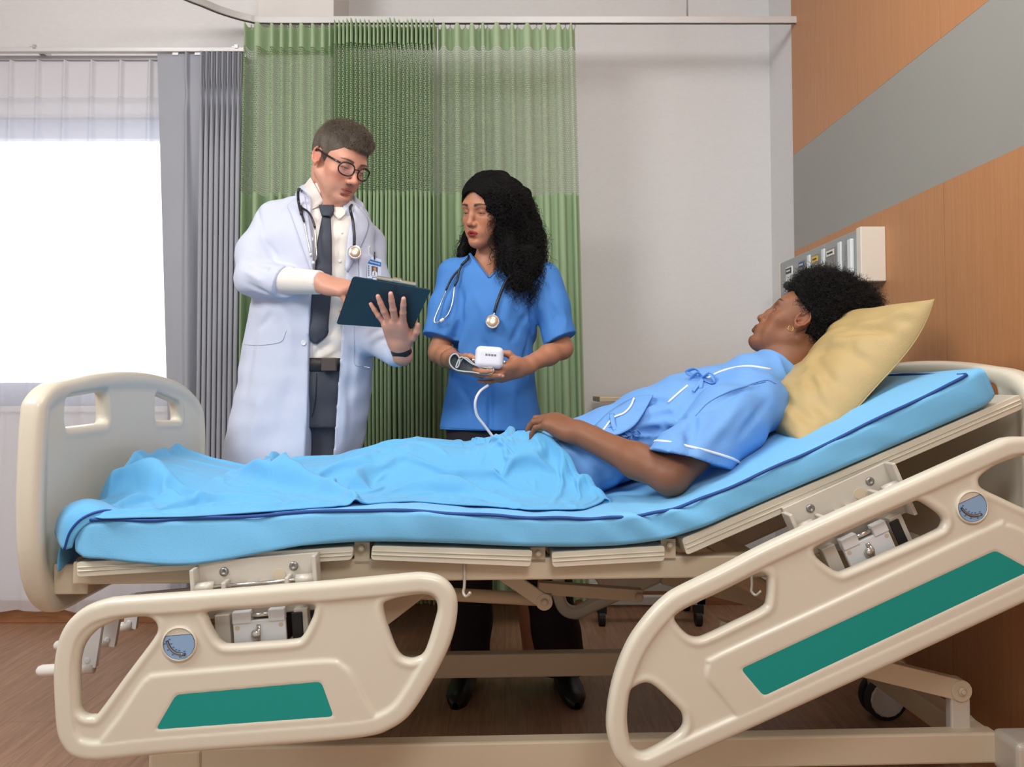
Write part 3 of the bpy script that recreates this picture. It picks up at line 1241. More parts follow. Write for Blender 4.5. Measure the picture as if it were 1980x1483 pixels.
# ------------------------------------------------------------------ overbed table in the recess behind the bed
tz = P(1180, 767, 3.36)[2]
tx0 = P(1158, 770, 3.36)[0]
ot = thing('overbed_table', 'beige overbed table on castors standing in the recess behind the patient', 'table', (0.62, 3.4, 0))
M_TTOP = mat('table_top', (206, 188, 158), 0.45, var=0.03)
M_TFRAME = mat('table_frame', (196, 194, 188), 0.4, 0.2)
MB().box((tx0, 3.34, tz - 0.022), (1.12, 3.60, tz)).build('table_top', M_TTOP, ot, smooth=False, bevel=0.004)
bx0, bx1, bz = P(1150, 1180, 3.33)[0], P(1366, 1180, 3.33)[0], 0.085
MB().box((bx0, 3.33, bz), (bx1, 3.36, bz + 0.035)).build('base_bar', M_TFRAME, ot, smooth=False, bevel=0.003)
MB().box((bx0, 3.55, bz), (bx1, 3.58, bz + 0.035)).build('base_bar', M_TFRAME, ot, smooth=False, bevel=0.003)
MB().box((bx1 - 0.04, 3.33, bz), (bx1, 3.58, bz + 0.035)).build('base_bar', M_TFRAME, ot, smooth=False, bevel=0.003)
MB().box((bx1 - 0.045, 3.43, bz + 0.03), (bx1, 3.48, tz - 0.02)).build('column', M_TFRAME, ot, smooth=False, bevel=0.003)
for x in (bx0 + 0.03, bx1 - 0.03):
    for y in (3.345, 3.565):
        b = MB().cyl((x - 0.012, y, 0.031), (x + 0.012, y, 0.031), 0.031, 18)
        b.box((x - 0.018, y - 0.02, 0.05), (x + 0.018, y + 0.02, bz))
        b.build('castor', M_DARK, ot, smooth=False)
# ================================================================== the hospital bed
M_BED = mat('bed_plastic', (214, 208, 191), 0.34, var=0.012, coat=0.15)
M_BEDM = mat('bed_enamel', (206, 192, 166), 0.42, var=0.02)
M_BRK = mat('bracket_enamel', (204, 198, 186), 0.4, 0.15, var=0.02)
M_TEAL = mat('teal_panel', (0, 146, 138), 0.38, var=0.015)
M_GBLUE = mat('gauge_blue', (136, 170, 206), 0.4, var=0.02)
M_GDARK = mat('gauge_ink', (52, 64, 80), 0.5)

bed = thing('hospital_bed', 'cream plastic hospital bed with teal panels on its lowered side rails', 'bed', bw(0.05, 0.45, 0))


def fillet(poly, n=5):
    """soften a traced outline"""
    return catmull([(a, b, 0) for a, b in poly], n, closed=True)[:, :2]


RV = -0.072


def side_rail(outer, holes, lower, teal, dial, dr, tilt, name='side_rail'):
    L = [BL(x, y, RV) for x, y in outer]
    Hs = [fillet([BL(x, y, RV) for x, y in h], 4) for h in holes]
    Lp = fillet([BL(x, y, RV) for x, y in lower], 3)
    O = fillet(L, 4)

    def relief(X, Y, do):
        ring = sstep(-0.040, -0.030, do)
        for h in Hs:
            e = sdf2(h, X, Y)
            ring = np.maximum(ring, 0.55 * (1 - sstep(0.006, 0.020, e)))
        lp = 1 - sstep(-0.001, 0.006, sdf2(Lp, X, Y))
        tl = sdf2(tq, X, Y)
        base = 0.0115 + 0.006 * np.maximum(ring, 0.8 * lp)
        return base - 0.002 * (1 - sstep(-0.001, 0.0015, tl))
    tq = np.array([BL(x, y, RV) for x, y in teal])
    v, f = plate([O], Hs, 0.0175, 0.013, 0.0026, lambda v: bwa(np.stack([v[:, 0], RV + v[:, 2], v[:, 1]], 1)), relief)
    o = mk(name, v, f, M_BED, bed)
    t3 = fillet_round(tq, 0.010)
    MB().prism(t3, lambda a, b, t: bw(a, RV + t, b), -0.0152, -0.009).build('teal_panel', M_TEAL, o, smooth=False)
    # angle gauge
    c = np.array(BL(dial[0], dial[1], RV))
    ax = np.array((math.cos(tilt), math.sin(tilt)))
    ay = np.array((-ax[1], ax[0]))
    g = MB()

    def at(a, b, d):
        q = c + ax * a + ay * b
        return bw(q[0], RV - d, q[1])
    n = 40
    for (r0, r1, d0, mi) in ((dr * 0.96, dr * 1.05, 0.0158, 0),):
        ring = [[at(r * math.cos(k * 2 * math.pi / n), r * math.sin(k * 2 * math.pi / n), d) for k in range(n)] for r, d in ((r1, 0.008), (r1, d0), (r0, d0 + 0.0015), (r0 * 0.97, d0 - 0.0005), (r0 * 0.97, 0.008))]
        g.grid(np.array(ring), mi=0, closed_v=True)
    disk = [(dr * 0.95 * math.cos(a), dr * 0.95 * math.sin(a)) for a in np.linspace(0, 2 * math.pi, 49)[:-1]]
    g.prism(disk, at, 0.005, 0.0148, mi=0)
    seg = [p for p in [(dr * 0.93 * math.cos(a), dr * 0.93 * math.sin(a)) for a in np.linspace(R_(145), R_(395), 44)]]
    g.prism(seg, at, 0.0140, 0.0153, mi=2)
    seg = [(a * 0.965, b * 0.965 - 0.0003) for a, b in seg]
    g.prism(seg, at, 0.0141, 0.0157, mi=1)
    A2 = catmull([(-0.70 * dr, 0.26 * dr, 0), (-0.56 * dr, -0.14 * dr, 0), (-0.22 * dr, -0.50 * dr, 0), (0.36 * dr, -0.64 * dr, 0)], 6)[:, :2]
    g.tube([at(a, b, 0.0150) for a, b in A2], 0.0030, 8, mi=2)
    g.tube([at(a, b, 0.0160) for a, b in A2[1:-1]], 0.0021, 8, mi=3)
    g.ball(at(A2[-3][0], A2[-3][1], 0.0180), 0.0018, 10, 6, mi=3)
    T2 = np.gradient(A2, axis=0)
    T2 = T2 / np.linalg.norm(T2, axis=1)[:, None]
    N2 = np.stack([-T2[:, 1], T2[:, 0]], 1)
    for off, ks in ((0.0052, (0, 4, 8, 11, 14, 17)), (-0.0054, (2, 7, 11, 15))):
        for k in ks:
            q0 = A2[k] + N2[k] * off
            for e in (-0.0010, 0.0010):
                p = (q0[0] + e, q0[1])
                g.prism([(p[0] - 0.0006, p[1] - 0.0011), (p[0] + 0.0006, p[1] - 0.0011), (p[0] + 0.0006, p[1] + 0.0011), (p[0] - 0.0006, p[1] + 0.0011)], at, 0.015, 0.0159, mi=2)
    g.build('angle_gauge', [M_BED, M_GBLUE, M_GDARK, M_STEEL], o, smooth=False)
    return o


def fillet_round(poly, r, n=5):
    p = np.asarray(poly, float)
    out = []
    m = len(p)
    for i in range(m):
        a, b, c = p[i - 1], p[i], p[(i + 1) % m]
        d1, d2 = unit(a - b), unit(c - b)
        k = min(r, 0.4 * np.linalg.norm(a - b), 0.4 * np.linalg.norm(c - b))
        s, e = b + d1 * k, b + d2 * k
        for t in np.linspace(0, 1, n):
            out.append((1 - t) ** 2 * s + 2 * t * (1 - t) * b + t * t * e)
    return np.array(out)


rail_foot = side_rail(
    [(208, 1157), (236, 1153), (350, 1145), (460, 1137), (640, 1122), (790, 1108), (820, 1107), (850, 1113), (872, 1130), (884, 1157), (883, 1197), (871, 1243), (848, 1292), (816, 1348), (788, 1385), (755, 1407), (717, 1420), (617, 1431),
     (360, 1451), (271, 1459), (200, 1467), (165, 1465), (138, 1454), (121, 1430), (113, 1401), (109, 1341), (108, 1297), (112, 1259), (121, 1224), (140, 1194), (170, 1170)],
    [[(214, 1204), (246, 1194), (284, 1191), (300, 1198), (307, 1213), (298, 1234), (250, 1298), (194, 1374), (184, 1380), (170, 1380), (158, 1368), (156, 1341), (156, 1284), (165, 1246), (187, 1219)],
     [(408, 1181), (500, 1175), (598, 1167), (608, 1180), (600, 1203), (586, 1228), (571, 1235), (510, 1240), (448, 1244), (431, 1240), (417, 1223), (404, 1195)],
     [(742, 1172), (756, 1159), (790, 1151), (822, 1148), (839, 1155), (846, 1172), (842, 1194), (823, 1255), (806, 1270), (788, 1271), (772, 1260), (756, 1224)]],
    [(196, 1445), (240, 1380), (279, 1322), (293, 1308), (314, 1301), (460, 1289), (631, 1275), (662, 1283), (682, 1302), (704, 1345), (728, 1395), (700, 1440), (450, 1462), (250, 1475)],
    [(307, 1404), (346, 1337), (624, 1312), (648, 1379)], (352, 1240), 0.0305, R_(4))

rail_head = side_rail(
    [(2040, 852), (2005, 846), (1970, 844), (1941, 846), (1912, 857), (1736, 935), (1610, 991), (1480, 1050), (1395, 1094), (1309, 1136), (1280, 1156), (1248, 1189), (1214, 1237), (1190, 1294), (1176, 1352), (1172, 1400), (1177, 1432), (1188, 1462), (1208, 1484), (1236, 1493), (1262, 1490),
     (1318, 1464), (1440, 1409), (1560, 1354), (1770, 1258), (1980, 1160), (2040, 1128), (2066, 1095), (2074, 1040), (2078, 930), (2066, 880)],
    [[(1303, 1194), (1309, 1185), (1335, 1170), (1399, 1140), (1455, 1112), (1470, 1107), (1482, 1114), (1483, 1128), (1481, 1158), (1472, 1174), (1420, 1200), (1365, 1226), (1345, 1231), (1328, 1225), (1311, 1208)],
     [(1217, 1339), (1226, 1326), (1247, 1318), (1266, 1326), (1292, 1350), (1314, 1372), (1320, 1387), (1319, 1402), (1309, 1415), (1285, 1431), (1260, 1445), (1242, 1451), (1227, 1445), (1217, 1428), (1212, 1385)],
     [(1572, 1067), (1580, 1054), (1660, 1015), (1755, 973), (1772, 968), (1787, 975), (1812, 993), (1821, 1005), (1818, 1016), (1805, 1026), (1720, 1064), (1634, 1101), (1618, 1104), (1605, 1098), (1582, 1081)],
     [(1892, 920), (1920, 900), (1960, 885), (1990, 880), (2015, 886), (2030, 905), (2034, 950), (2026, 985), (2005, 992), (1975, 981), (1930, 960), (1897, 944), (1888, 932)]],
    [(1425, 1382), (1396, 1344), (1369, 1312), (1364, 1296), (1370, 1278), (1390, 1262), (1640, 1146), (1905, 1019), (1931, 1014), (1958, 1021), (2030, 1060), (2055, 1110), (1900, 1212), (1650, 1320), (1450, 1410)],
    [(1427, 1288), (1915, 1061), (1984, 1099), (1471, 1340)], (1871, 978), 0.0305, R_(23))

# the same two rails on the far side
def copy_part(o, dv):
    c = o.copy()
    COL.objects.link(c)
    d = BV * dv
    c.location = Vector(o.location) + Vector(d)
    for ch in o.children:
        q = ch.copy()
        COL.objects.link(q)
        q.parent = c
    return c


for r_ in (rail_foot, rail_head):
    copy_part(r_, 0.90 + 0.104)


# end boards
def end_board(name, u0, outline, holes, dw=0.0, t=0.023):
    O = fillet([BLU(x, y, u0) for x, y in outline], 4)
    Hs = [fillet_round([BLU(x, y, u0) for x, y in h], 0.018) for h in holes]
    return O, Hs


FU = BL(50, 950, -0.01)[0]
fo, fh = end_board('footboard', FU,
                   [(52, 1085), (48, 1000), (50, 900), (56, 800), (64, 768), (90, 742), (130, 731), (175, 722), (229, 718), (285, 723), (335, 738), (360, 757), (377, 780), (384, 815), (386, 900), (386, 1060), (378, 1108), (352, 1112),
                    (300, 1105), (230, 1120), (165, 1152), (112, 1180), (88, 1180), (66, 1150)],
                   [[(112, 771), (194, 757), (197, 817), (112, 827)], [(289, 761), (336, 780), (340, 812), (289, 813)]])


def board(name, O, Hs, u0, dw):
    def relief(X, Y, do):
        ring = sstep(-0.05, -0.02, do)
        for h in Hs:
            ring = np.maximum(ring, 0.3 * (1 - sstep(0.01, 0.03, sdf2(h, X, Y))))
        return 0.017 + 0.007 * ring
    v, f = plate([O], Hs, 0.0245, 0.017, 0.0035, lambda v: bwa(np.stack([u0 + v[:, 2], v[:, 0], v[:, 1] + dw], 1)), relief)
    return mk(name, v, f, M_BED, bed)


board('footboard', fo, fh, FU, 0.0)
HU = 1.085
board('headboard', fo, fh, HU, 0.028)
# holder of the footboard
for v_ in (0.06, 0.80):
    MB().box((FU + 0.02, v_, BL(140, 1152, 0.05)[1]), (BL(166, 1100, 0.05)[0], v_ + 0.03, BL(140, 1088, 0.05)[1] - 0.005), bw).build('board_holder', M_BEDM, bed, smooth=False, bevel=0.003)

# mattress platform: four hinged sections
SECT = [((147, 1087), (684, 1057), (680, 1083), (149, 1116)), ((719, 1055), (1030, 1064), (1026, 1096), (717, 1083)), ((1066, 1068), (1286, 1055), (1285, 1085), (1069, 1097)), ((1318, 1042), (1972, 762), (1979, 790), (1328, 1074))]
for q in SECT:
    p = fillet_round([BL(x, y, 0.0) for x, y in q], 0.006, 3)
    m_ = MB().prism(p, lambda a, b, t: bw(a, t, b), 0.0, 0.90)
    a0_, a1_, c1_, c0_ = [np.array(BL(x, y, 0.0)) for x, y in q]
    for k in (0.30, 0.56):
        s, e = a0_ + (c0_ - a0_) * k, a1_ + (c1_ - a1_) * k
        w_ = (c0_ - a0_) * 0.09
        m_.prism([s + (e - s) * 0.004, e - (e - s) * 0.004, e - (e - s) * 0.004 + w_, s + (e - s) * 0.004 + w_], lambda a, b, t: bw(a, t, b), -0.003, 0.004)
    m_.build('platform_section', M_BED, bed, smooth=False, bevel=0.005, bseg=3)

# upper frame
wb0 = BL(900, 1123, 0.03)[1]
wb1 = wb0 + 0.045
for v_ in (0.03, 0.83):
    MB().box((-0.845, v_, wb0), (0.98, v_ + 0.04, wb1), bw).build('frame_beam', M_BEDM, bed, smooth=False, bevel=0.004)
for u_ in (-0.845, -0.3, 0.12, 0.5, 0.95):
    MB().box((u_, 0.06, wb0 + 0.004), (u_ + 0.035, 0.84, wb1 - 0.006), bw).build('cross_bar', M_BEDM, bed, smooth=False, bevel=0.003)
for px, py in ((1040, 1068), (1292, 1052), (700, 1058)):
    a, b = BL(px, py, 0.03)
    MB().bar(bw(a, 0.05, wb1 - 0.01), bw(a, 0.05, b + 0.01), 0.04, 0.03, BU).lathe(bw(a, 0.022, b), -BV, [(0.006, 0), (0.006, 0.006), (0.003, 0.008)], 10).build('hinge_lug', M_BEDM, bed, smooth=False)
# hooks under the beam
for px, py in ((898, 1120), (1455, 1118)):
    a, b = BL(px, py, 0.02)
    MB().tube(catmull([bw(a, 0.026, b + 0.03), bw(a, 0.022, b - 0.012), bw(a - 0.002, 0.02, b - 0.026), bw(a + 0.004, 0.012, b - 0.032), bw(a + 0.012, 0.004, b - 0.022)], 5), 0.003, 8).build('bag_hook', M_BRK, bed)
# lifting linkage
lv = 0.22
p0_, p1_ = BL(960, 1100, lv), BL(1052, 1163, lv)
MB().bar(bw(p0_[0], lv, p0_[1]), bw(p1_[0], lv, p1_[1]), 0.032, 0.012, BV).lathe(bw(p1_[0], lv, p1_[1]), -BV, [(0.019, 0), (0.019, 0.007), (0.008, 0.008), (0.008, 0.013), (0.004, 0.015)], 18).build('lift_lever', M_BEDM, bed, smooth=False, bevel=0.002)
p2_, p3_ = BL(560, 1132, lv + 0.03), BL(1066, 1160, lv + 0.03)
MB().tube([bw(p2_[0], lv + 0.03, p2_[1]), bw(p3_[0], lv + 0.03, p3_[1])], 0.015, 14).build('push_rod', M_BEDM, bed)
p4_, p5_ = BL(1240, 1150, 0.45), BL(1040, 1135, 0.45)
MB().bar(bw(p4_[0], 0.45, p4_[1]), bw(p5_[0], 0.45, p5_[1]), 0.03, 0.03, BV).lathe(bw(p4_[0] - 0.01, 0.44, p4_[1]), -BV, [(0.01, 0), (0.01, 0.02), (0.005, 0.024)], 12).build('actuator', M_BEDM, bed, smooth=False, bevel=0.002)

# base frame with castors
BZ0, BZ1 = 0.157, 0.222
bu0, bu1 = BL(276, 1460, 0.10)[0] + 0.055, BL(1932, 1430, 0.13)[0]
for v_ in (0.13, 0.69):
    MB().box((bu0, v_, BZ0), (bu1, v_ + 0.04, BZ1), bw).build('base_beam', M_BEDM, bed, smooth=False, bevel=0.005)
for u_ in (bu0, bu1 - 0.05):
    MB().box((u_, 0.15, BZ0 + 0.004), (u_ + 0.05, 0.71, BZ1 - 0.004), bw).build('base_cross_bar', M_BEDM, bed, smooth=False, bevel=0.004)
for iu, u_ in enumerate((bu0, bu1 + 0.045)):
    for iv, v_ in enumerate((0.10, 0.76)):
        cb = MB().box((u_ - 0.055, v_ - (0.045 if iu else -0.026 + 0.5 * (v_ > 0.4) * 0.2), BZ0 - 0.012 if iu else 0.085), (u_ + 0.055, v_ + 0.045, BZ1 + (0.008 if iu else 0.0)), bw)
        c_ = cb.build('corner_cover', M_BRK if iu else M_BEDM, bed, smooth=False, bevel=0.014, bseg=4)
        for k in range(3 * iu):
            MB().box((u_ - 0.02, v_ - 0.0475, BZ0 + 0.006 + k * 0.02), (u_ + 0.05, v_ - 0.043, BZ0 + 0.012 + k * 0.02), bw).build('rib', M_BRK, c_, smooth=False, bevel=0.002)
        w_ = MB()
        for e in (-0.018, 0.018):
            w_.lathe(bw(u_ + 0.02, v_ + e - 0.007 * np.sign(e) * 0, 0.0625), BV, [(0.05, -0.011), (0.0615, -0.007), (0.0622, 0.0), (0.0615, 0.007), (0.05, 0.011), (0.02, 0.011)], 26)
        k_ = w_.build('castor', M_DARK, bed, smooth=True, auto=30)
        MB().box((u_ - 0.02, v_ - 0.012, 0.05), (u_ + 0.03, v_ + 0.012, BZ0), bw).lathe(bw(u_ + 0.02, v_ - 0.034, 0.0625), BV, [(0.046, 0), (0.050, 0.004), (0.050, 0.064), (0.046, 0.068)], 16).build('fork', M_BRK, k_, smooth=False)
# pivot arms between base and upper frame
for v_ in (0.17, 0.68):
    e0, e1 = BL(1851, 1331, 0.17), BL(1560, 1268, 0.17)
    arm = MB().bar(bw(e0[0], v_, e0[1]), bw(e1[0] - 0.2, v_, e1[1] + 0.06), 0.045, 0.03, BV)
    arm.lathe(bw(e0[0], v_ - 0.018, e0[1]), BV, [(0.0235, 0), (0.0235, 0.036)], 20)
    arm.lathe(bw(e0[0], v_ - 0.018, e0[1]), -BV, [(0.010, 0), (0.010, 0.004), (0.006, 0.005), (0.006, 0.009), (0.003, 0.010)], 14)
    arm.build('pivot_arm', M_BEDM, bed, smooth=False, bevel=0.003)
    MB().box((e0[0] - 0.022, v_ - 0.012, BZ1 - 0.01), (e0[0] + 0.022, v_ + 0.012, e0[1] - 0.01), bw).build('pivot_post', M_BRK, bed, smooth=False, bevel=0.004)
    MB().bar(bw(e0[0] + 0.02, v_ + 0.03, e0[1] - 0.06), bw(bu1 - 0.01, v_ + 0.05, BZ1 - 0.01), 0.02, 0.02, BV).build('brace', M_BRK, bed, smooth=False, bevel=0.002)
    u_ = bu0 + 0.12
    MB().bar(bw(u_, v_, BZ1 + 0.03), bw(u_ + 0.45, v_, wb0 + 0.01), 0.045, 0.03, BV).build('pivot_arm', M_BEDM, bed, smooth=False, bevel=0.003)
    MB().box((u_ - 0.022, v_ - 0.016, BZ1 - 0.01), (u_ + 0.022, v_ + 0.016, BZ1 + 0.05), bw).build('pivot_post', M_BRK, bed, smooth=False, bevel=0.004)
MB().bar(bw(BL(1740, 1370, 0.45)[0], 0.45, 0.25), bw(0.45, 0.45, wb0), 0.05, 0.06, BV).build('lift_motor', M_BEDM, bed, smooth=False, bevel=0.012)


# rail hinges
def bracket(cx, cy, ang):
    c = np.array(BL(cx, cy, -0.03))
    ax = np.array((math.cos(ang), math.sin(ang)))
    ay = np.array((-ax[1], ax[0]))
    S = 0.00102

    def at(x, y, v):
        q = c + ax * x * S + ay * y * S
        return bw(q[0], v, q[1])

    def boxp(m, x0, x1, y0, y1, v0, v1, mi=0):
        m.box((x0, y0, v0), (x1, y1, v1), at, mi)
    o = MB()
    boxp(o, -112, 112, -60, 48, -0.012, -0.002)
    boxp(o, -116, -108, -60, 40, -0.045, -0.002)
    boxp(o, 108, 116, -60, 48, -0.045, -0.002)
    boxp(o, -80, -52, -115, -50, -0.030, -0.006)
    boxp(o, 66, 92, -110, -50, -0.030, -0.006)
    o = o.build('rail_hinge', M_BRK, bed, smooth=False, bevel=0.002)
    for x in (-62, 68):
        MB().lathe(at(x, 26, -0.012), -BV, [(0.0085, 0), (0.0085, 0.003), (0.006, 0.0045), (0.0035, 0.0045), (0.003, 0.003)], 14).build('screw', M_STEEL, o)
    MB().lathe(at(40, 12, -0.0115), -BV, [(0.0115, 0), (0.0115, 0.0015)], 18).build('plug', M_BEDM, o, smooth=False)
    for x0, x1 in ((-108, -76), (76, 108)):
        MB().cyl(at(x0, 4, -0.035), at(x1, 4, -0.035), 0.0105, 18).build('hinge_barrel', M_BRK, o)
    MB().cyl(at(-108, 4, -0.035), at(108, 4, -0.035), 0.004, 10).build('hinge_pin', M_CHROME, o)
    for x in (-56, 60):
        MB().box((x - 4, -12, -0.045), (x + 4, 12, -0.010), at).build('lug', M_BRK, o, smooth=False, bevel=0.002)
    for x in (-20, 4):
        MB().prism([(x, 4), (x + 14, 0), (x, -16)], lambda a, b, t: at(a, b, t), -0.03, -0.012).build('rib', M_BRK, o, smooth=False)
    m = MB()
    boxp(m, -44, 52, -125, -62, -0.040, -0.030)
    boxp(m, -44, -10, -66, -44, -0.044, -0.026)
    boxp(m, 22, 52, -66, -44, -0.044, -0.026)
    lp = m.build('latch_plate', M_PALE, o, smooth=False, bevel=0.002)
    MB().cyl(at(-12, -54, -0.035), at(24, -54, -0.035), 0.004, 10).build('latch_pin', M_CHROME, o)
    for x in (-36, 44):
        MB().lathe(at(x, -74, -0.0395), -BV, [(0.0045, 0), (0.0045, 0.001)], 12).build('rivet', M_BEDM, o, smooth=False)
    MB().box((-1.2, -124, -0.0412), (1.2, -88, -0.039), at).build('slot', M_DARK, o, smooth=False)
    MB().ball(at(-2, -86, -0.046), (0.009, 0.006, 0.009), 14, 8).tube([at(3, -70, -0.042), at(5, -84, -0.048), at(2, -100, -0.043)], 0.004, 8).build('release_catch', M_CHROME, o)
    MB().box((62, -112, -0.033), (82, -56, -0.028), at).build('spring_box', M_DARK, o, smooth=False, bevel=0.002)
    return o


bracket(495, 1131, R_(4.2))
bracket(1640, 984, R_(23.5))

# foot cranks
M_GRIP = mat('grip_plastic', (222, 218, 212), 0.35, var=0.02)
for v_, (t0, b0_), (g0, g1_) in ((0.12, ((187, 1224), (172, 1288)), ((182, 1291), (70, 1297))), (0.30, ((224, 1200), (210, 1248)), ((212, 1241), (104, 1248))), (0.48, ((262, 1180), (252, 1214)), ((256, 1210), (206, 1216)))):
    A, B = BL(*t0, v_), BL(*b0_, v_)
    G0, G1 = BL(*g0, v_), BL(*g1_, v_)
    ck = MB().bar(bw(A[0] + 0.0, v_, A[1] + 0.04), bw(B[0], v_, B[1]), 0.032, 0.014, BV).lathe(bw(B[0], v_ - 0.006, B[1] + 0.014), -BV, [(0.007, 0), (0.007, 0.002), (0.004, 0.004)], 12)
    ck.cyl(bw(A[0], v_, A[1] + 0.035), bw(A[0] + 0.3, v_, A[1] + 0.06), 0.009, 12)
    ck = ck.build('crank_handle', M_PALE, bed, smooth=False, bevel=0.002)
    pts = [bw(G0[0], v_, G0[1]), bw(G0[0] * 0.6 + G1[0] * 0.4, v_, G0[1] * 0.6 + G1[1] * 0.4), bw(G1[0] + 0.012, v_, G1[1]), bw(G1[0] + 0.004, v_, G1[1]), bw(G1[0], v_, G1[1])]
    MB().tube(pts, [0.011, 0.0125, 0.012, 0.009, 0.003], 14).build('grip', M_GRIP, ck)

# ------------------------------------------------------------------ mattress in its fitted sheet
M_SHEET = mat('mattress_cover', (112, 188, 236), 0.72, bump=0.25, bscale=420, var=0.025, sheen=0.15)
M_PIPE = mat('navy_piping', (24, 72, 150), 0.6)
mpx = [(146, 1083), (300, 1079), (480, 1068), (690, 1052), (860, 1054), (1000, 1060), (1120, 1061), (1210, 1057), (1300, 1042), (1400, 1006), (1550, 942), (1750, 857), (1930, 779)]
MP = catmull([np.array([*BL(x, y, 0.0), 0]) for x, y in mpx], 14)[:, :2]
MT = np.gradient(MP, axis=0)
MT = MT / np.linalg.norm(MT, axis=1)[:, None]
MN = np.stack([-MT[:, 1], MT[:, 0]], 1)
ML = np.concatenate([[0], np.cumsum(np.linalg.norm(np.diff(MP, axis=0), axis=1))])
MTH = 0.080
_bx = [BL(x, 1000, 0.0)[0] for x in (146, 480, 860, 1100, 1400, 1560, 1750, 1930)]
MTS = np.interp(MP[:, 0], _bx, [0.076, 0.069, 0.062, 0.059, 0.056, 0.058, 0.068, 0.078])
MV0, MV1 = -0.014, 0.905
mat_root = thing('mattress', 'light blue mattress with navy piping lying on the raised bed platform', 'mattress', bw(0.0, 0.45, 0.6))


def mtop(u):
    """height of the mattress top over bed position u"""
    T = MP + MN * (MTS[:, None] + 0.004)
    return np.interp(u, T[:, 0], T[:, 1])


nzA, nzB = noise3(21, (5, 2, 9)), noise3(22, (14, 3, 6))
seg = 72
rc = 0.017
per = []
hv, hn = (MV1 - MV0) / 2, MTH / 2
for (cx, cy, a0_) in ((hv - rc, hn - rc, 0), (-hv + rc, hn - rc, 90), (-hv + rc, -hn + rc, 180), (hv - rc, -hn + rc, 270)):
    for k in range(7):
        a = R_(a0_ + k * 15)
        per.append((cx + rc * math.cos(a), cy + rc * math.sin(a)))
pr = []
for i in range(len(per)):
    a, b = np.array(per[i]), np.array(per[(i + 1) % len(per)])
    n = max(1, int(np.linalg.norm(b - a) / 0.02))
    for k in range(n):
        pr.append(a + (b - a) * k / n)
pr = np.array(pr)
rings = []
nS = len(MP)
ends = [0.80, 0.92, 0.975, 1.0]
for i in range(nS):
    e = 1.0
    k = min(i, nS - 1 - i)
    if k < 4:
        e = ends[k]
    q = pr.copy()
    q[:, 0] = np.sign(q[:, 0]) * (np.abs(q[:, 0]) - (1 - e) * 0.06)
    q[:, 1] = q[:, 1] * (1 - (1 - e) * 0.9)
    s = ML[i]
    q[:, 1] = (q[:, 1] + hn) * MTS[i] / MTH - hn
    P3 = np.stack([np.full(len(q), MP[i, 0]), (MV0 + MV1) / 2 + q[:, 0], np.full(len(q), MP[i, 1])], 1)
    P3[:, 0] += MN[i, 0] * (q[:, 1] + hn + 0.004)
    P3[:, 2] += MN[i, 1] * (q[:, 1] + hn + 0.004)
    w = 0.0022 * nzA(s, q[:, 0], q[:, 1]) + 0.0012 * nzB(s + q[:, 1], q[:, 0], q[:, 1] * 2)
    side = (q[:, 0] < -hv + 0.03)
    kn = np.exp(-((s - 1.13) / 0.10) ** 2)
    w = w + side * kn * 0.006 * np.sin(70 * (s + 1.2 * q[:, 1])) * (1 - (2 * q[:, 1] / MTH) ** 2 * 0.6)
    kn2 = np.exp(-((s - 1.56) / 0.05) ** 2)
    w = w - side * kn2 * 0.006 * np.exp(-((q[:, 1] + 0.012 - (1.56 - s) * 0.35) / 0.010) ** 2)
    out = np.sign(q[:, 0]) * (np.abs(q[:, 0]) > hv - 0.01)
    dr_ = math.exp(-((s - 0.22) / 0.16) ** 2) * (q[:, 0] < -hv + 0.004) * np.clip(-q[:, 1] / hn, 0, 1)
    P3[:, 1] -= 0.012 * dr_
    P3[:, 2] -= 0.030 * dr_
    P3[:, 1] += out * w
    P3[:, 0] += MN[i, 0] * (q[:, 1] > 0) * w
    P3[:, 2] += MN[i, 1] * (q[:, 1] > 0) * w
    rings.append(bwa(P3))
mb_ = MB().grid(np.array(rings), closed_v=True)
for r_, rev in ((0, True), (nS - 1, False)):
    k = list(range(r_ * len(pr), (r_ + 1) * len(pr)))
    mb_.f.append(k[::-1] if rev else k)
    mb_.fm.append(0)
mb_.build('cover', M_SHEET, mat_root)


def on_top(i, v, lift=0.0):
    q = MP[i] + MN[i] * (MTS[i] + lift + 0.004)
    return bw(q[0], v, q[1])


pts = [on_top(i, MV0 + 0.003, -0.0015) for i in range(3, nS - 3, 3)] + [on_top(nS - 4, MV0 + 0.03, -0.001)] + [on_top(nS - 3, v, -0.004) for v in np.linspace(0.05, 0.84, 14)] + \
      [on_top(nS - 4, MV1 - 0.03, -0.001)] + [on_top(i, MV1 - 0.007, -0.004) for i in range(nS - 4, 2, -3)]
pts = [p + np.array((0, 0, 0.0012 * math.sin(i * 1.3))) for i, p in enumerate(pts)]
MB().tube(catmull(pts, 3), 0.0034, 8).build('piping', M_PIPE, mat_root)
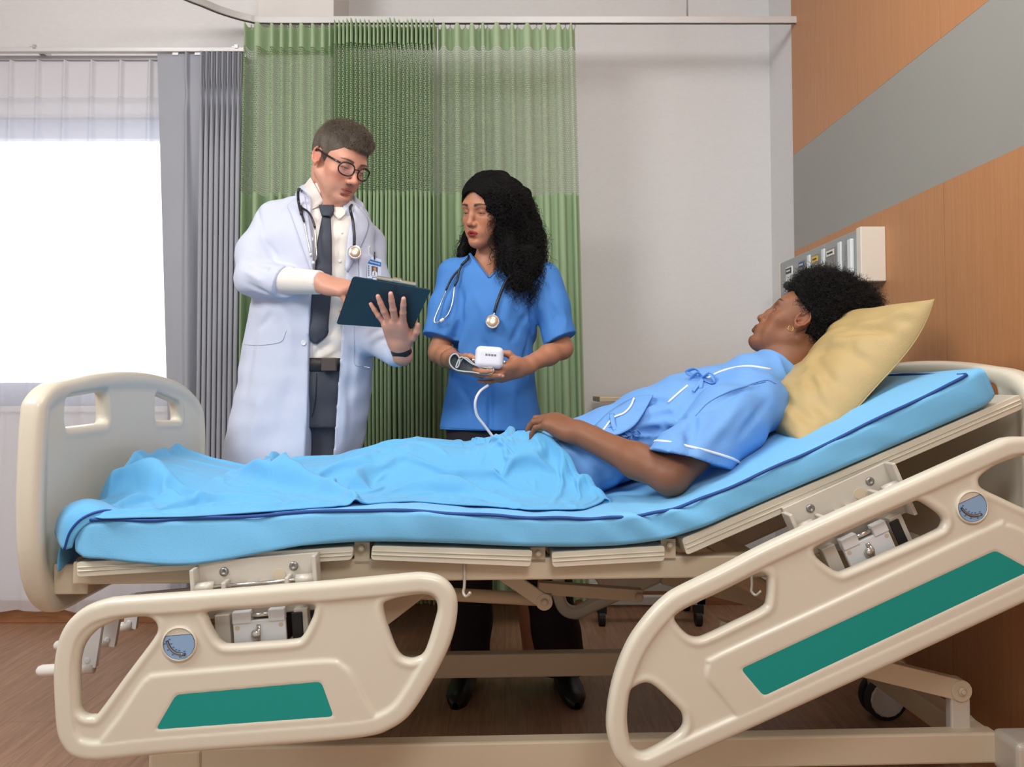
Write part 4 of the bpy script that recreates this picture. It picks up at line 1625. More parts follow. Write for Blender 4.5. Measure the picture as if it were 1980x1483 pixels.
# ================================================================== figures: shared anatomy and tailoring
def loft(V, secs, M=None, k=0.0, op='add', p=2.3):
    """solid through sections (z, cx, cy, a, b) along local z"""
    s = np.asarray(secs, float)
    s = s[np.argsort(s[:, 0])]
    zz = np.linspace(s[0, 0], s[-1, 0], 160)
    # monotone-ish smooth interpolation
    cols = []
    for c in range(1, 5):
        y = np.interp(zz, s[:, 0], s[:, c])
        n = 9
        yp = np.pad(y, n, mode='edge')
        yp = np.convolve(yp, np.ones(2 * n + 1) / (2 * n + 1), 'same')[n:-n]
        cols.append(yp)
    amax, bmax = s[:, 3].max(), s[:, 4].max()
    lo = (min(s[:, 1]) - amax, min(s[:, 2]) - bmax, s[0, 0])
    hi = (max(s[:, 1]) + amax, max(s[:, 2]) + bmax, s[-1, 0])

    def fn(q):
        x, y, z = q
        cx, cy, a, b = [np.interp(z, zz, c) for c in cols]
        r = (np.abs((x - cx) / a) ** p + np.abs((y - cy) / b) ** p) ** (1 / p)
        d = (r - 1) * np.minimum(a, b) * (0.75 + 0.25 * r / (r + 0.3))
        e = np.maximum(s[0, 0] - z, z - s[-1, 0])
        return np.maximum(d, e)
    return V.apply(fn, lo, hi, k, op, M)


SKULL_C, SKULL_R = (0, -0.012, 0.036), (0.075, 0.096, 0.084)


def head(V, M, o):
    """a head in its own axes: x its right, y forward, z up, origin between the ears"""
    g = lambda k, d: o.get(k, d)
    V.ell(SKULL_C, SKULL_R, 0, M)
    V.ell((0, 0.036, 0.012), (0.060, 0.056, 0.062), 0.02, M)                    # forehead and face
    V.ell((0, 0.034, -0.040), (0.054, 0.056, 0.062), 0.02, M)
    jw = g('jaw', 1.0)
    for s in (-1, 1):
        V.cone((s * 0.053 * jw, -0.006, -0.050), (s * 0.027 * jw, 0.056, -0.092), 0.017, 0.018, 0.022, M)     # jaw line
        V.ell((s * 0.042, 0.060, -0.028), (0.020, 0.020, 0.017), 0.022, M)       # cheek bones
        V.ell((s * 0.031, 0.062, -0.062), (0.020, 0.020, 0.024), 0.022, M)
    cy = g('chin', 0.078)
    V.ell((0, cy, -0.100), (0.023, 0.018, 0.017), 0.02, M)
    V.cone((0, 0.02, -0.085), (0, cy - 0.012, -0.098), 0.034, 0.024, 0.02, M)
    V.cone((-0.036, 0.076, 0.020), (0.036, 0.076, 0.020), 0.0125, 0.0125, 0.018, M)       # brow
    for s in (-1, 1):
        V.ell((s * 0.032, 0.0985, 0.000), (0.019, 0.015, 0.012), 0.012, M, 'sub')   # eye sockets
    nl, nw = g('nose', 0.113), g('nosew', 1.0)
    V.chain([(0, 0.088, 0.012), (0, 0.096, -0.012), (0, nl - 0.004, -0.033)], [0.0075, 0.0078, 0.0098], 0.010, M)
    V.ell((0, nl - 0.001, -0.0365), (0.0108 * nw, 0.0105, 0.0095), 0.006, M)
    for s in (-1, 1):
        V.ell((s * 0.0118 * nw, nl - 0.013, -0.041), (0.0082, 0.0105, 0.0080), 0.006, M)
        V.ell((s * 0.0065 * nw, nl - 0.008, -0.0505), (0.0036, 0.0052, 0.0045), 0.002, M, 'sub')
    # mouth
    ly = g('lips', 0.093)
    V.ell((0, ly - 0.014, -0.068), (0.031, 0.018, 0.022), 0.014, M)
    lf = g('lipfull', 1.0)
    for s in (-1, 1):
        V.cone((s * 0.004, ly, -0.0655), (s * 0.0215, ly - 0.012, -0.0695), 0.0056 * lf, 0.0022, 0.004, M)
        V.cone((s * 0.003, ly - 0.0005, -0.0762), (s * 0.0190, ly - 0.012, -0.0715), 0.0066 * lf, 0.0022, 0.004, M)
    ga = g('gape', 0.0011)
    V.cone((-0.0215, ly - 0.009, -0.0708), (0, ly + 0.006, -0.0712), 0.0012, ga, 0.0015, M, 'sub')
    V.cone((0.0215, ly - 0.009, -0.0708), (0, ly + 0.006, -0.0712), 0.0012, ga, 0.0015, M, 'sub')
    V.ell((0, ly + 0.001, -0.0885), (0.016, 0.006, 0.0045), 0.008, M, 'sub')
    # lids round the eyes
    for s in (-1, 1):
        V.ell((s * 0.0315, 0.0745, -0.001), (0.0150, 0.0145, 0.0140), 0.004, M)
        lid = g('lid', 0.35)        # 0 shut .. 1 wide open
        V.ell((s * 0.0315, 0.092, -0.0045 - 0.001 * (1 - lid)), (0.0125, 0.010, 0.0012 + 0.0048 * lid), 0.0015, M, 'sub')
        V.cone((s * 0.019, 0.0865, 0.0075), (s * 0.043, 0.0795, 0.0065), 0.0005, 0.0005, 0.003, M, 'sub')       # lid crease
    # ears
    for s in (-1, 1):
        E = np.eye(4)
        ca, sa = math.cos(R_(14)), math.sin(R_(14))
        E[:3, :3] = np.array(((1, 0, 0), (0, ca, -sa), (0, sa, ca)))
        E[:3, 3] = (s * 0.0725, -0.012 + g('eary', 0.0), -0.008)
        E[:3, :3] = E[:3, :3] * 0.92
        ME = M @ E
        cv = np.linspace(0.15, 1.62 * math.pi, 9)
        ring = [(s * (0.0105 + 0.004 * math.sin(a)), 0.004 - 0.0175 * math.sin(a) * 1.0 + 0.002, 0.004 + 0.0265 * math.cos(a)) for a in cv]
        V.ell((s * 0.003, -0.002, 0.003), (0.0042, 0.0165, 0.0255), 0.006, ME)
        V.chain(ring, [0.0036] * len(ring), 0.0028, ME)
        V.chain([(s * 0.008, -0.006, 0.014), (s * 0.009, -0.007, -0.004), (s * 0.007, 0.002, -0.014)], [0.0028] * 3, 0.003, ME)
        V.ell((s * 0.007, 0.003, -0.025), (0.0055, 0.0085, 0.0095), 0.006, ME)
        V.ell((s * 0.011, 0.003, -0.004), (0.005, 0.0065, 0.0095), 0.003, ME, 'sub')
        V.cone((s * 0.006, 0.013, -0.006), (s * 0.004, 0.014, 0.002), 0.0035, 0.003, 0.004, ME)


def head_colors(v, M, base, o):
    """colour by place on the face: lips, brows, cheeks, lash line"""
    A = np.linalg.inv(M)
    p = v @ A[:3, :3].T + A[:3, 3]
    x, y, z = np.abs(p[:, 0]), p[:, 1], p[:, 2]
    c = np.tile(np.array(lin(base)[:3]), (len(v), 1))

    def blend(c, col, w):
        return c * (1 - w[:, None]) + np.array(lin(col)[:3]) * w[:, None]
    near = (np.linalg.norm(p, axis=1) < 0.2)
    if 'blush' in o:
        w = np.exp(-((x - 0.045) / 0.02) ** 2 - ((z + 0.04) / 0.022) ** 2) * (y > 0.02) * 0.55
        w = np.maximum(w, np.exp(-(x / 0.013) ** 2 - ((z + 0.038) / 0.014) ** 2) * (y > 0.085) * 0.5)
        w = np.maximum(w, (p[:, 0] ** 2 > 0.074 ** 2) * (np.abs(y + 0.012) < 0.04) * (np.abs(z) < 0.045) * 0.6)
        c = blend(c, o['blush'], w * near)
    if 'shade' in o:            # stubble
        w = sstep(-0.035, -0.07, z) * (y > 0.0) * sstep(0.0, 0.03, y) * 0.35 * near
        c = blend(c, o['shade'], w)
    ly = o.get('lips', 0.093)
    lf = o.get('lipfull', 1.0)
    hw = 0.0225
    zt = -0.0618 + 0.0015 * np.exp(-((x - 0.006) / 0.004) ** 2) - 0.0078 * (x / hw) ** 2 + 0.0012 * (lf - 1) * 3
    zb = -0.0822 + 0.011 * (x / hw) ** 2 - 0.0012 * (lf - 1) * 3
    w = sstep(0.0012, -0.0004, z - zt) * sstep(-0.0012, 0.0004, z - zb) * sstep(hw + 0.001, hw - 0.001, x) * (y > 0.06)
    c = blend(c, o.get('lip', (176, 96, 84)), w * near * o.get('lipw', 0.9))
    # the line where the lips meet
    w = np.exp(-((z + 0.0710 + 0.0008 * (x / hw)) / 0.0011) ** 2) * (x < hw + 0.001) * (y > 0.06) * 0.75
    c = blend(c, (58, 24, 20), w * near)
    t = np.clip((x - 0.013) / 0.040, 0, 1)
    bz = 0.0215 + 0.0065 * np.sin(t * 2.3) - 0.0035 * t + o.get('browz', 0)
    th = 0.0042 * (1 - 0.65 * t) * o.get('browt', 1.0)
    w = sstep(th + 0.0012, th - 0.0008, np.abs(z - bz)) * sstep(0.011, 0.015, x) * sstep(0.055, 0.050, x) * (y > 0.045) * 0.9
    c = blend(c, o.get('brow', (40, 30, 26)), w * near)
    # dark lash line and darker upper lids
    lid = o.get('lid', 0.35)
    ze = -0.0045 - 0.001 * (1 - lid) + (0.0012 + 0.0048 * lid)
    dx = (x - 0.0315) / 0.0135
    line = ze - 0.0045 * dx ** 2 * lid - 0.0012 * dx ** 2
    w = np.exp(-((z - line) / 0.0013) ** 2) * (np.abs(dx) < 1.08) * (y > 0.06) * 0.85
    c = blend(c, o.get('lash', (30, 22, 20)), w * near)
    w = np.exp(-((z - 0.004) / 0.006) ** 2 - (dx / 1.1) ** 2) * (y > 0.06) * o.get('lidw', 0.25)
    c = blend(c, o.get('lidc', (96, 60, 50)), w * near)
    # nostrils
    w = np.exp(-((x - 0.0065) / 0.003) ** 2 - ((z + 0.0475) / 0.003) ** 2) * (y > 0.085) * 0.8
    c = blend(c, (50, 24, 18), w * near)
    return c


def eyes(M, root, iris, o):
    sc = np.linalg.norm(M[:3, 0])
    R3 = M[:3, :3] / sc
    for s in (-1, 1):
        c = tp(M, (s * 0.0315, 0.0755, -0.0015))
        gz = unit(R3 @ np.array(o.get('gaze', (0, 1, -0.35))))
        b = MB().ball(c, 0.0117 * sc, 20, 14)
        e = b.build('eye', M_EYE, root)
        q = MB().lathe(c + gz * 0.0102 * sc, gz, [(0.0058 * sc, 0), (0.0056 * sc, 0.0007 * sc), (0.0022 * sc, 0.0014 * sc)], 18)
        q.build('iris', iris, e)
        MB().lathe(c + gz * 0.0115 * sc, gz, [(0.0024 * sc, 0), (0.0018 * sc, 0.0005 * sc)], 12).build('pupil', M_PUPIL, e)


M_EYE = mat('eye_white', (226, 220, 214), 0.25, var=0.01)
M_PUPIL = mat('pupil', (12, 10, 10), 0.15)
M_BROWN = mat('iris_brown', (62, 38, 24), 0.2)
M_BLUEI = mat('iris_blue', (96, 120, 140), 0.2)
MCP = [(0.027, 0.088, 0.0), (0.007, 0.093, 0.003), (-0.012, 0.089, 0.002), (-0.029, 0.080, -0.003)]
FLEN = [(0.041, 0.026, 0.021), (0.046, 0.030, 0.022), (0.042, 0.028, 0.021), (0.033, 0.021, 0.019)]
FRAD = [(0.0095, 0.0083, 0.0076, 0.0062), (0.0097, 0.0085, 0.0077, 0.0063), (0.0092, 0.0080, 0.0073, 0.0060), (0.0082, 0.0070, 0.0064, 0.0053)]


def hand(V, M, s, curl, splay=(6, 1, -5, -12), thumb=None, wr=0.026, lift=(0, 0, 0, 0), fat=1.0):
    """hand in its own axes: y to the fingers, z out of the back of the hand, x to the thumb (times s).
    curl: four triples of bends in degrees; returns the finger tips and nails"""
    tips = []
    w = (0, 0.0, 0)
    for i in range(4):
        m = np.array(MCP[i]) * (s, 1, 1)
        V.cone((m[0] * 0.55, 0.008, 0.0), m, 0.0155, 0.0125, 0.016, M)
    V.rb((s * -0.001, 0.046, -0.003), (0.034, 0.040, 0.0125), 0.012, 0.016, M)
    V.ell((s * 0.026, 0.034, -0.012), (0.017, 0.030, 0.015), 0.012, M)            # ball of the thumb
    V.ell((s * -0.026, 0.034, -0.010), (0.012, 0.030, 0.013), 0.012, M)
    V.cone((0, -0.035, 0), (0, 0.012, 0), wr, 0.024, 0.018, M)
    for i in range(4):
        p = np.array(MCP[i]) * (s, 1, 1)
        yaw = R_(-splay[i]) * s
        ang = R_(lift[i])
        pts, rads = [p], [FRAD[i][0] * fat + 0.0012]
        for j in range(3):
            ang -= R_(curl[i][j])
            d = np.array((math.sin(-yaw) * math.cos(ang), math.cos(yaw) * math.cos(ang), math.sin(ang)))
            p = p + d * FLEN[i][j]
            pts.append(p)
            rads.append(FRAD[i][j + 1] * fat)
        V.chain(pts, rads, 0.0025, M)
        nrm = np.array((math.sin(-yaw) * -math.sin(ang), math.cos(yaw) * -math.sin(ang), math.cos(ang)))
        tips.append((tp(M, pts[-1]), M[:3, :3] @ d, M[:3, :3] @ nrm, rads[-1]))
        V.ell(pts[1], (rads[1] * 1.12,) * 3, 0.002, M)
    t = thumb or [(0.024, 0.022, -0.010), (0.046, 0.050, -0.016), (0.058, 0.078, -0.018), (0.062, 0.102, -0.018)]
    tt = [np.array(q) * (s, 1, 1) for q in t]
    V.chain(tt, [0.0135, 0.0112, 0.0098, 0.0075], 0.006, M)
    d = unit(tt[3] - tt[2])
    nrm = unit(np.cross(d, (0, 0, 1.0)) * s * 0.7 + np.array((0, 0, 0.7)))
    tips.append((tp(M, tt[3]), M[:3, :3] @ d, M[:3, :3] @ nrm, 0.0075))
    return tips


def nail_colors(c, v, tips, col, w0=0.75):
    for t, d, n, r in tips:
        d, n = unit(d), unit(n)
        q = v - (t + n * r * 0.75 + d * 0.001)
        b = np.cross(d, n)
        a = np.abs(q @ d) / (0.0065) 
        e = np.abs(q @ b) / (r * 0.78)
        h = np.abs(q @ n) / 0.006
        w = sstep(1.1, 0.85, np.sqrt(a ** 2 + e ** 2)) * (h < 1) * w0
        c[:] = c * (1 - w[:, None]) + np.array(lin(col)[:3]) * w[:, None]


def skin(name, tone, rough=0.48, sss=0.12):
    return mat(name, tone, rough, bump=0.12, bscale=520, var=0.05, vscale=26, sss=sss, attr='col', spec=0.42)


def ribbon(V, L, R, off, m, name, parent, na=8, nl=4, thick=0.003, smooth_pts=True, off_fn=None, y0=2.5):
    """cloth patch lying on the front of V between two outlines given in pixels"""
    A = catmull([(a, b, 0) for a, b in L], nl)[:, :2] if smooth_pts else np.array(L, float)
    B = catmull([(a, b, 0) for a, b in R], nl)[:, :2] if smooth_pts else np.array(R, float)
    g = []
    for i in range(len(A)):
        row = []
        for k in range(na + 1):
            t = k / na
            q = A[i] * (1 - t) + B[i] * t
            o = off if off_fn is None else off_fn(i / (len(A) - 1), t)
            row.append(V.seen(q[0], q[1], o, y0))
        g.append(row)
    g = np.array(g)
    return MB().grid(g).build(name, m, parent, solid=-thick)


def on(V, pts, off=0.0, n=6, y0=2.5, smooth=True):
    q = catmull([(a, b, 0) for a, b in pts], n)[:, :2] if smooth else np.array(pts, float)
    return np.array([V.seen(a, b, off, y0) for a, b in q])


def shoe(mb, x, y, yaw, L=0.28, W=0.1):
    """low shoe standing on the floor, heel at (x, y), toe along yaw"""
    c, s = math.cos(yaw), math.sin(yaw)
    secs = [(0.0, 0.028, 0.055), (0.02, 0.034, 0.085), (0.07, 0.036, 0.095), (0.13, 0.040, 0.08), (0.19, 0.046, 0.058), (0.235, 0.042, 0.046), (0.265, 0.028, 0.036), (0.28, 0.010, 0.022)]
    g = []
    for a, w, h in secs:
        row = []
        for k in range(16):
            t = 2 * math.pi * k / 16
            lx, lz = w * math.cos(t), max(0.0, h * 0.5 + h * 0.5 * math.sin(t)) if math.sin(t) > -0.5 else 0.0
            px, py = a * L / 0.28, lx * W / 0.1
            row.append((x + c * px - s * py, y + s * px + c * py, lz))
        g.append(row)
    return mb.grid(np.array(g), closed_v=True)


def root_xy(px, py, Y):
    p = P(px, py, Y)
    return np.array((p[0], Y, 0.0))
# ================================================================== the doctor
D0 = 2.66
doc = thing('person', 'standing person in an open white coat, glasses and dark tie, reading from a clipboard', 'person', root_xy(610, 900, D0), 'people')
dj = dict(neck=P(640, 404, 2.68), rsh=P(524, 425, 2.63), lsh=P(708, 472, 2.74), relb=P(489, 540, 2.56), rwri=P(616, 546, 2.455), lelb=P(722, 650, 2.62), lwri=P(770, 668, 2.42), pel=P(590, 740, 2.70))
# the clipboard: top edge towards the camera, page up to the reader
cbq = [P(682, 535, 2.30), P(833, 561, 2.26), P(797, 637, 2.40), P(650, 627, 2.44)]
_n = np.cross(cbq[3] - cbq[0], cbq[1] - cbq[0])
_d = ray(797, 637)
cbq[2] = CAM + _d * (np.dot(cbq[0] - CAM, _n) / np.dot(_d, _n))
cbn = unit(np.cross(cbq[3] - cbq[0], cbq[1] - cbq[0]))
if cbn[1] > 0:
    cbn = -cbn
cb_c = sum(cbq) / 4
# left hand spread over the back of the board


def on_board(px, py, off):
    d = ray(px, py)
    k = (np.dot(cb_c + cbn * off - CAM, cbn)) / np.dot(d, cbn)
    return CAM + d * k


lw = on_board(774, 671, 0.021)
k_up = unit(on_board(757, 605, 0.021) - lw)
LH = frame(lw, k_up, cbn, 1.0)
dj['lwri'] = tp(LH, (0, -0.03, 0))
DH = frame(P(655, 312, 2.62), (0.67, -0.59, -0.45), (0.11, 0.0, 1.0), 1.0)
DFACE = dict(jaw=0.98, chin=0.081, nose=0.1145, lips=0.090, lipfull=0.72, lid=0.0, blush=(206, 128, 108), lip=(180, 98, 86), lipw=0.8, brow=(84, 64, 50), browt=1.0, browz=-0.0035, shade=(176, 140, 122), lidw=0.15, lidc=(150, 100, 84), gaze=(0, 1, -0.9))
hp = DH[:3, 3]
V = Vol.box((-1.0, 2.16, 0.0), (-0.22, 2.92, 1.90), 0.010,
            fx=((hp[0] - 0.13, hp[0] + 0.15, 0.0024), (-0.62, -0.24, 0.0026)), fy=((2.22, 2.72, 0.0026),), fz=((hp[2] - 0.17, hp[2] + 0.14, 0.0024), (1.06, 1.36, 0.0026)))
head(V, DH, DFACE)
V.cone(tp(DH, (0, -0.030, -0.045)), dj['neck'], 0.056, 0.062, 0.02)
V.cone(tp(DH, (0, 0.022, -0.085)), dj['neck'] + np.array((0.012, -0.04, 0.0)), 0.030, 0.035, 0.03)
V.cone(dj['neck'], dj['pel'] + np.array((0, 0, 0.25)), 0.06, 0.085, 0.05)
V.cone(dj['pel'] + np.array((0, 0, 0.25)), dj['pel'], 0.085, 0.085, 0.05)
V.cone(dj['rsh'] + np.array((0.05, 0, -0.035)), dj['lsh'] + np.array((-0.04, 0, -0.03)), 0.04, 0.04, 0.04)
for s, e, w in (('rsh', 'relb', 'rwri'), ('lsh', 'lelb', 'lwri')):
    V.chain([dj[s] + np.array((0, 0, -0.03)), dj[e], dj[w]], [0.036, 0.036, 0.027], 0.02)
for sx in (-1, 1):
    hpj = dj['pel'] + np.array((sx * 0.075, 0, -0.02))
    V.chain([hpj, np.array((hpj[0] + sx * 0.01, 2.68, 0.5)), np.array((hpj[0] + sx * 0.02, 2.71, 0.09))], [0.06, 0.05, 0.04], 0.03)
# right hand: laid over the top of the board, fingers pointing at the page
RH = frame(P(620, 546, 2.455), unit(P(662, 553, 2.44) - P(620, 546, 2.455)) + np.array((0, 0.0, -0.05)), (0.0, -0.55, 1.0), 1.0)
lt = hand(V, LH, 1, [(0, 3, 3), (0, 3, 3), (0, 5, 4), (2, 8, 5)], splay=(13, 3, -12, -30), fat=1.13, thumb=[(0.024, 0.018, -0.004), (0.046, 0.036, -0.004), (0.060, 0.056, -0.006), (0.066, 0.078, -0.012)])
rt = hand(V, RH, -1, [(34, 30, 15), (44, 40, 20), (50, 46, 25), (54, 50, 30)], thumb=[(0.024, 0.022, -0.010), (0.036, 0.050, -0.030), (0.036, 0.074, -0.044), (0.030, 0.094, -0.052)])
v, f = V.mesh()
col = head_colors(v, DH, (216, 158, 134), DFACE)
hands_w = np.clip(sstep(0.20, 0.12, np.minimum(np.linalg.norm(v - tp(LH, (0, 0.07, 0)), axis=1), np.linalg.norm(v - tp(RH, (0, 0.07, 0)), axis=1))), 0, 1)
col = col * (1 - 0.10 * hands_w[:, None]) * np.array((1, 1 - 0.0, 1))
nail_colors(col, v, lt + rt, (226, 168, 150))
M_SKIN_D = skin('skin_light', (216, 158, 134))
body = mk('body', v, f, M_SKIN_D, doc, colors=col)
eyes(DH, doc, M_BLUEI, DFACE)

# shirt, trousers, coat
M_SHIRT = mat('white_shirt', (232, 226, 218), 0.75, bump=0.3, bscale=500, var=0.02)
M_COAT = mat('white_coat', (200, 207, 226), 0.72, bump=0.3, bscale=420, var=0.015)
M_JEANS = mat('charcoal_denim', (64, 67, 76), 0.8, bump=0.5, bscale=480, var=0.12, vscale=30)
M_BELT = mat('black_leather', (34, 30, 30), 0.4, bump=0.3, bscale=160)
M_TIE = mat('slate_tie', (58, 64, 78), 0.6, bump=0.5, bscale=700, var=0.05, stretch=(1, 1, 0.3))

BZ = P(625, 705, 2.58)[2]                # height of the belt


def dsec(py, l, r, b, cy, ins=0.0):
    a, c = P(l, py, D0), P(r, py, D0)
    return (a[2], (a[0] + c[0]) / 2, cy, (c[0] - a[0]) / 2 - ins, b)


coat_secs = [dsec(385, 560, 690, 0.085, 2.69), dsec(420, 522, 722, 0.118, 2.675), dsec(480, 500, 733, 0.140, 2.665), dsec(560, 492, 727, 0.140, 2.67), dsec(640, 474, 721, 0.138, 2.68), dsec(720, 460, 717, 0.142, 2.69), dsec(800, 448, 706, 0.150, 2.695), dsec(900, 434, 687, 0.160, 2.70), dsec(968, 430, 676, 0.166, 2.70)]
VS = Vol.box((-0.95, 2.30, 0.85), (-0.30, 2.92, 1.62), 0.0045)
loft(VS, [(z, cx + 0.012, cy + 0.002, a - 0.035, b - 0.020) for z, cx, cy, a, b in coat_secs if z > 0.95] + [(0.93, coat_secs[5][1] + 0.012, 2.69, 0.15, 0.118)])
VS.cone(dj['neck'] + np.array((0.0, 0.012, -0.03)), tp(DH, (0, -0.046, -0.085)), 0.078, 0.066, 0.02)
nS1 = noise3(31, (5, 2, 16))
VS.disp(lambda x, y, z: 0.0035 * nS1(x, y, z))
VS.keep_front()
for line, amp, wd_ in (([(604, 690), (622, 672), (645, 660)], 0.007, 0.007), ([(612, 695), (640, 680), (652, 672)], -0.006, 0.007), ([(625, 650), (640, 640), (655, 620)], 0.006, 0.008), ([(650, 440), (658, 480), (655, 530)], 0.005, 0.008), ([(606, 420), (612, 450), (610, 490)], 0.005, 0.008)):
    VS.crease([VS.seen(a, b, 0.0, 2.55) for a, b in line], amp, wd_)
VS.keep_front()
VS.cone(dj['rwri'] + 0.60 * (dj['relb'] - dj['rwri']), dj['rwri'] + -0.04 * (dj['relb'] - dj['rwri']), 0.043, 0.036, 0.01)
axn = unit(tp(DH, (0, -0.046, -0.085)) - dj['neck'])
ncut = tp(DH, (0, -0.02, -0.078))
VS.cut(lambda x, y, z: np.where(z > 1.42, (x - ncut[0]) * axn[0] + (y - ncut[1]) * axn[1] + (z - ncut[2]) * axn[2] - 0.006, -1.0))
wcut = dj['rwri'] + -0.03 * (dj['relb'] - dj['rwri'])
wd = unit(dj['rwri'] - dj['relb'])
VS.cut(lambda x, y, z: np.where((np.abs(z - wcut[2]) < 0.09) & (y < 2.5), (x - wcut[0]) * wd[0] + (y - wcut[1]) * wd[1] + (z - wcut[2]) * wd[2], -1.0))
VS.cut(lambda x, y, z: BZ + 0.006 - z + 0.0 * x)
v, f = VS.mesh()
shirt = mk('shirt', v, f, M_SHIRT, doc)

VT = Vol.box((-0.95, 2.50, 0.03), (-0.30, 2.92, BZ + 0.03), 0.006)
loft(VT, [(BZ + 0.016, coat_secs[5][1] + 0.014, 2.69, 0.165, 0.122), (BZ - 0.10, coat_secs[5][1] + 0.010, 2.69, 0.172, 0.126), (BZ - 0.2, coat_secs[5][1] + 0.005, 2.69, 0.165, 0.115)])
for sx in (-1, 1):
    hx = dj['pel'][0] + sx * 0.072
    VT.chain([(hx, 2.685, BZ - 0.14), (hx + sx * 0.01, 2.68, 0.5), (hx + sx * 0.02, 2.70, 0.05)], [0.082, 0.074, 0.066], 0.03)
nT = noise3(33, (6, 3, 9))
VT.disp(lambda x, y, z: 0.004 * nT(x, y, z))
VT.cut(lambda x, y, z: 0.045 - z + 0 * x)
v, f = VT.mesh()
VT.keep_front()
trousers = mk('trousers', v, f, M_JEANS, doc)
# fly stitching, belt with buckle
MB().tube(on(VT, [(612, 722), (611, 760), (608, 790), (603, 806)], 0.001), 0.0015, 6).build('fly_seam', M_BELT, trousers)
bl = []
for k in range(49):
    a = 2 * math.pi * k / 48
    bl.append([(coat_secs[5][1] + 0.014 + (0.169 + e) * math.copysign(abs(math.cos(a)) ** (2 / 2.3), math.cos(a)), 2.69 + (0.126 + e) * math.copysign(abs(math.sin(a)) ** (2 / 2.3), math.sin(a)), BZ + h) for e, h in ((0, -0.021), (0.003, -0.019), (0.003, 0.019), (0, 0.021))])
belt = MB().grid(np.array(bl)).build('belt', M_BELT, doc)
q = P(632, 706, 2.553)
MB().box((q[0] - 0.017, 2.545, BZ - 0.021), (q[0] + 0.03, 2.566, BZ + 0.021)).build('belt_loop_tab', mat('belt_tab', (72, 62, 58), 0.45), belt, smooth=False, bevel=0.003)

VC = Vol.box((-1.02, 2.34, 0.60), (-0.24, 2.96, 1.66), 0.0046)
loft(VC, coat_secs)
re2 = dj['rwri'] + 0.50 * (dj['relb'] - dj['rwri'])
VC.chain([dj['rsh'] + np.array((0.02, 0.01, 0.0)), dj['rsh'] + 0.55 * (dj['relb'] - dj['rsh']) + np.array((-0.012, 0, 0)), dj['relb']], [0.068, 0.058, 0.057], 0.03)
VC.cone(dj['relb'], re2, 0.057, 0.052, 0.015)
le2 = dj['lwri'] + 0.16 * (dj['lelb'] - dj['lwri'])
VC.chain([dj['lsh'], dj['lsh'] + 0.5 * (dj['lelb'] - dj['lsh']) + np.array((0.008, 0, 0)), dj['lelb'], le2], [0.066, 0.058, 0.056, 0.046], 0.025)
VC.cone(dj['neck'] + np.array((0.0, 0.03, -0.02)), dj['neck'] + np.array((0.0, 0.035, 0.012)), 0.092, 0.080, 0.03)
nC1, nC2, nC3 = noise3(41, (4.5, 3.5, 0.8)), noise3(42, (5, 5, 7)), noise3(43, (9, 9, 9))
ez = dj['relb']


def coat_disp(x, y, z):
    skirt = sstep(1.05, 0.66, z)
    nearelb = np.exp(-(((x - ez[0] - 0.03) / 0.10) ** 2 + ((z - ez[2] - 0.01) / 0.09) ** 2))
    upper = sstep(1.15, 1.3, z)
    fold = np.sin(95 * (z - 0.55 * x) + 2.0 * np.sin(9 * y))
    return 0.011 * skirt * nC1(x, y, z) + 0.0035 * upper * nC2(x, y, z) + 0.0055 * nearelb * fold * (0.5 + 0.5 * np.sin(14 * x + 3)) + 0.0012 * nC3(x, y, z)


VC.disp(coat_disp)
wd2 = unit(re2 - dj['relb']) + np.array((0.10, 0, -0.28))
VC.cut(lambda x, y, z: np.where((y < 2.56) & (np.abs(z - re2[2]) < 0.1) & (x > ez[0]) & (x < -0.40) & (y < 2.5), (x - re2[0]) * wd2[0] + (y - re2[1]) * wd2[1] + (z - re2[2]) * wd2[2], -1.0))
VC.keep_front()
for line, amp, wd_ in (([(470, 500), (505, 520), (560, 535)], 0.012, 0.009), ([(468, 520), (500, 540), (545, 552)], -0.008, 0.009), ([(500, 455), (530, 490), (548, 520)], 0.010, 0.010), ([(475, 480), (520, 505), (560, 528)], -0.007, 0.009),
                       ([(472, 545), (500, 560), (540, 566)], 0.009, 0.008), ([(497, 395), (503, 430), (512, 475)], 0.007, 0.007), ([(540, 480), (556, 520), (560, 540)], 0.006, 0.008), ([(725, 480), (728, 510), (735, 540)], 0.008, 0.009),
                       ([(540, 590), (560, 640), (565, 720)], -0.005, 0.016), ([(500, 600), (485, 680), (470, 780)], 0.006, 0.016), ([(560, 720), (545, 800), (530, 880)], 0.008, 0.022), ([(510, 740), (495, 820), (480, 890)], -0.008, 0.022),
                       ([(690, 640), (680, 720), (672, 800)], 0.006, 0.014), ([(668, 760), (664, 820), (660, 870)], -0.006, 0.014), ([(528, 600), (515, 620), (495, 640)], 0.006, 0.010)):
    VC.crease([VC.seen(a, b, 0.0, 2.55) for a, b in line], amp, wd_)
VC.keep_front()
# the open front
def lineX(pts, Y):
    q = np.array([P(a, b, Y) for a, b in pts])
    o = np.argsort(q[:, 2])
    return q[o, 2], q[o, 0]


zl, xl = lineX([(588, 352), (594, 380), (600, 420), (606, 470), (606, 530), (599, 600), (597, 640), (595, 700), (593, 800), (590, 890), (588, 970)], 2.54)
zr2, xr2 = lineX([(690, 352), (684, 395), (676, 430), (669, 480), (665, 560), (658, 640), (653, 700), (646, 800), (639, 890), (634, 970)], 2.54)
VC.cut(lambda x, y, z: -np.maximum(np.maximum(np.interp(z, zl, xl) - x, x - np.interp(z, zr2, xr2)), y - 2.70))
nb = dj['neck']
VC.cut(lambda x, y, z: np.where(z > 1.44, -(np.sqrt((x - nb[0]) ** 2 + (y - nb[1] - 0.004) ** 2) - 0.074), -1.0))
v, f = VC.mesh(1)
coat = mk('coat', v, f, M_COAT, doc)
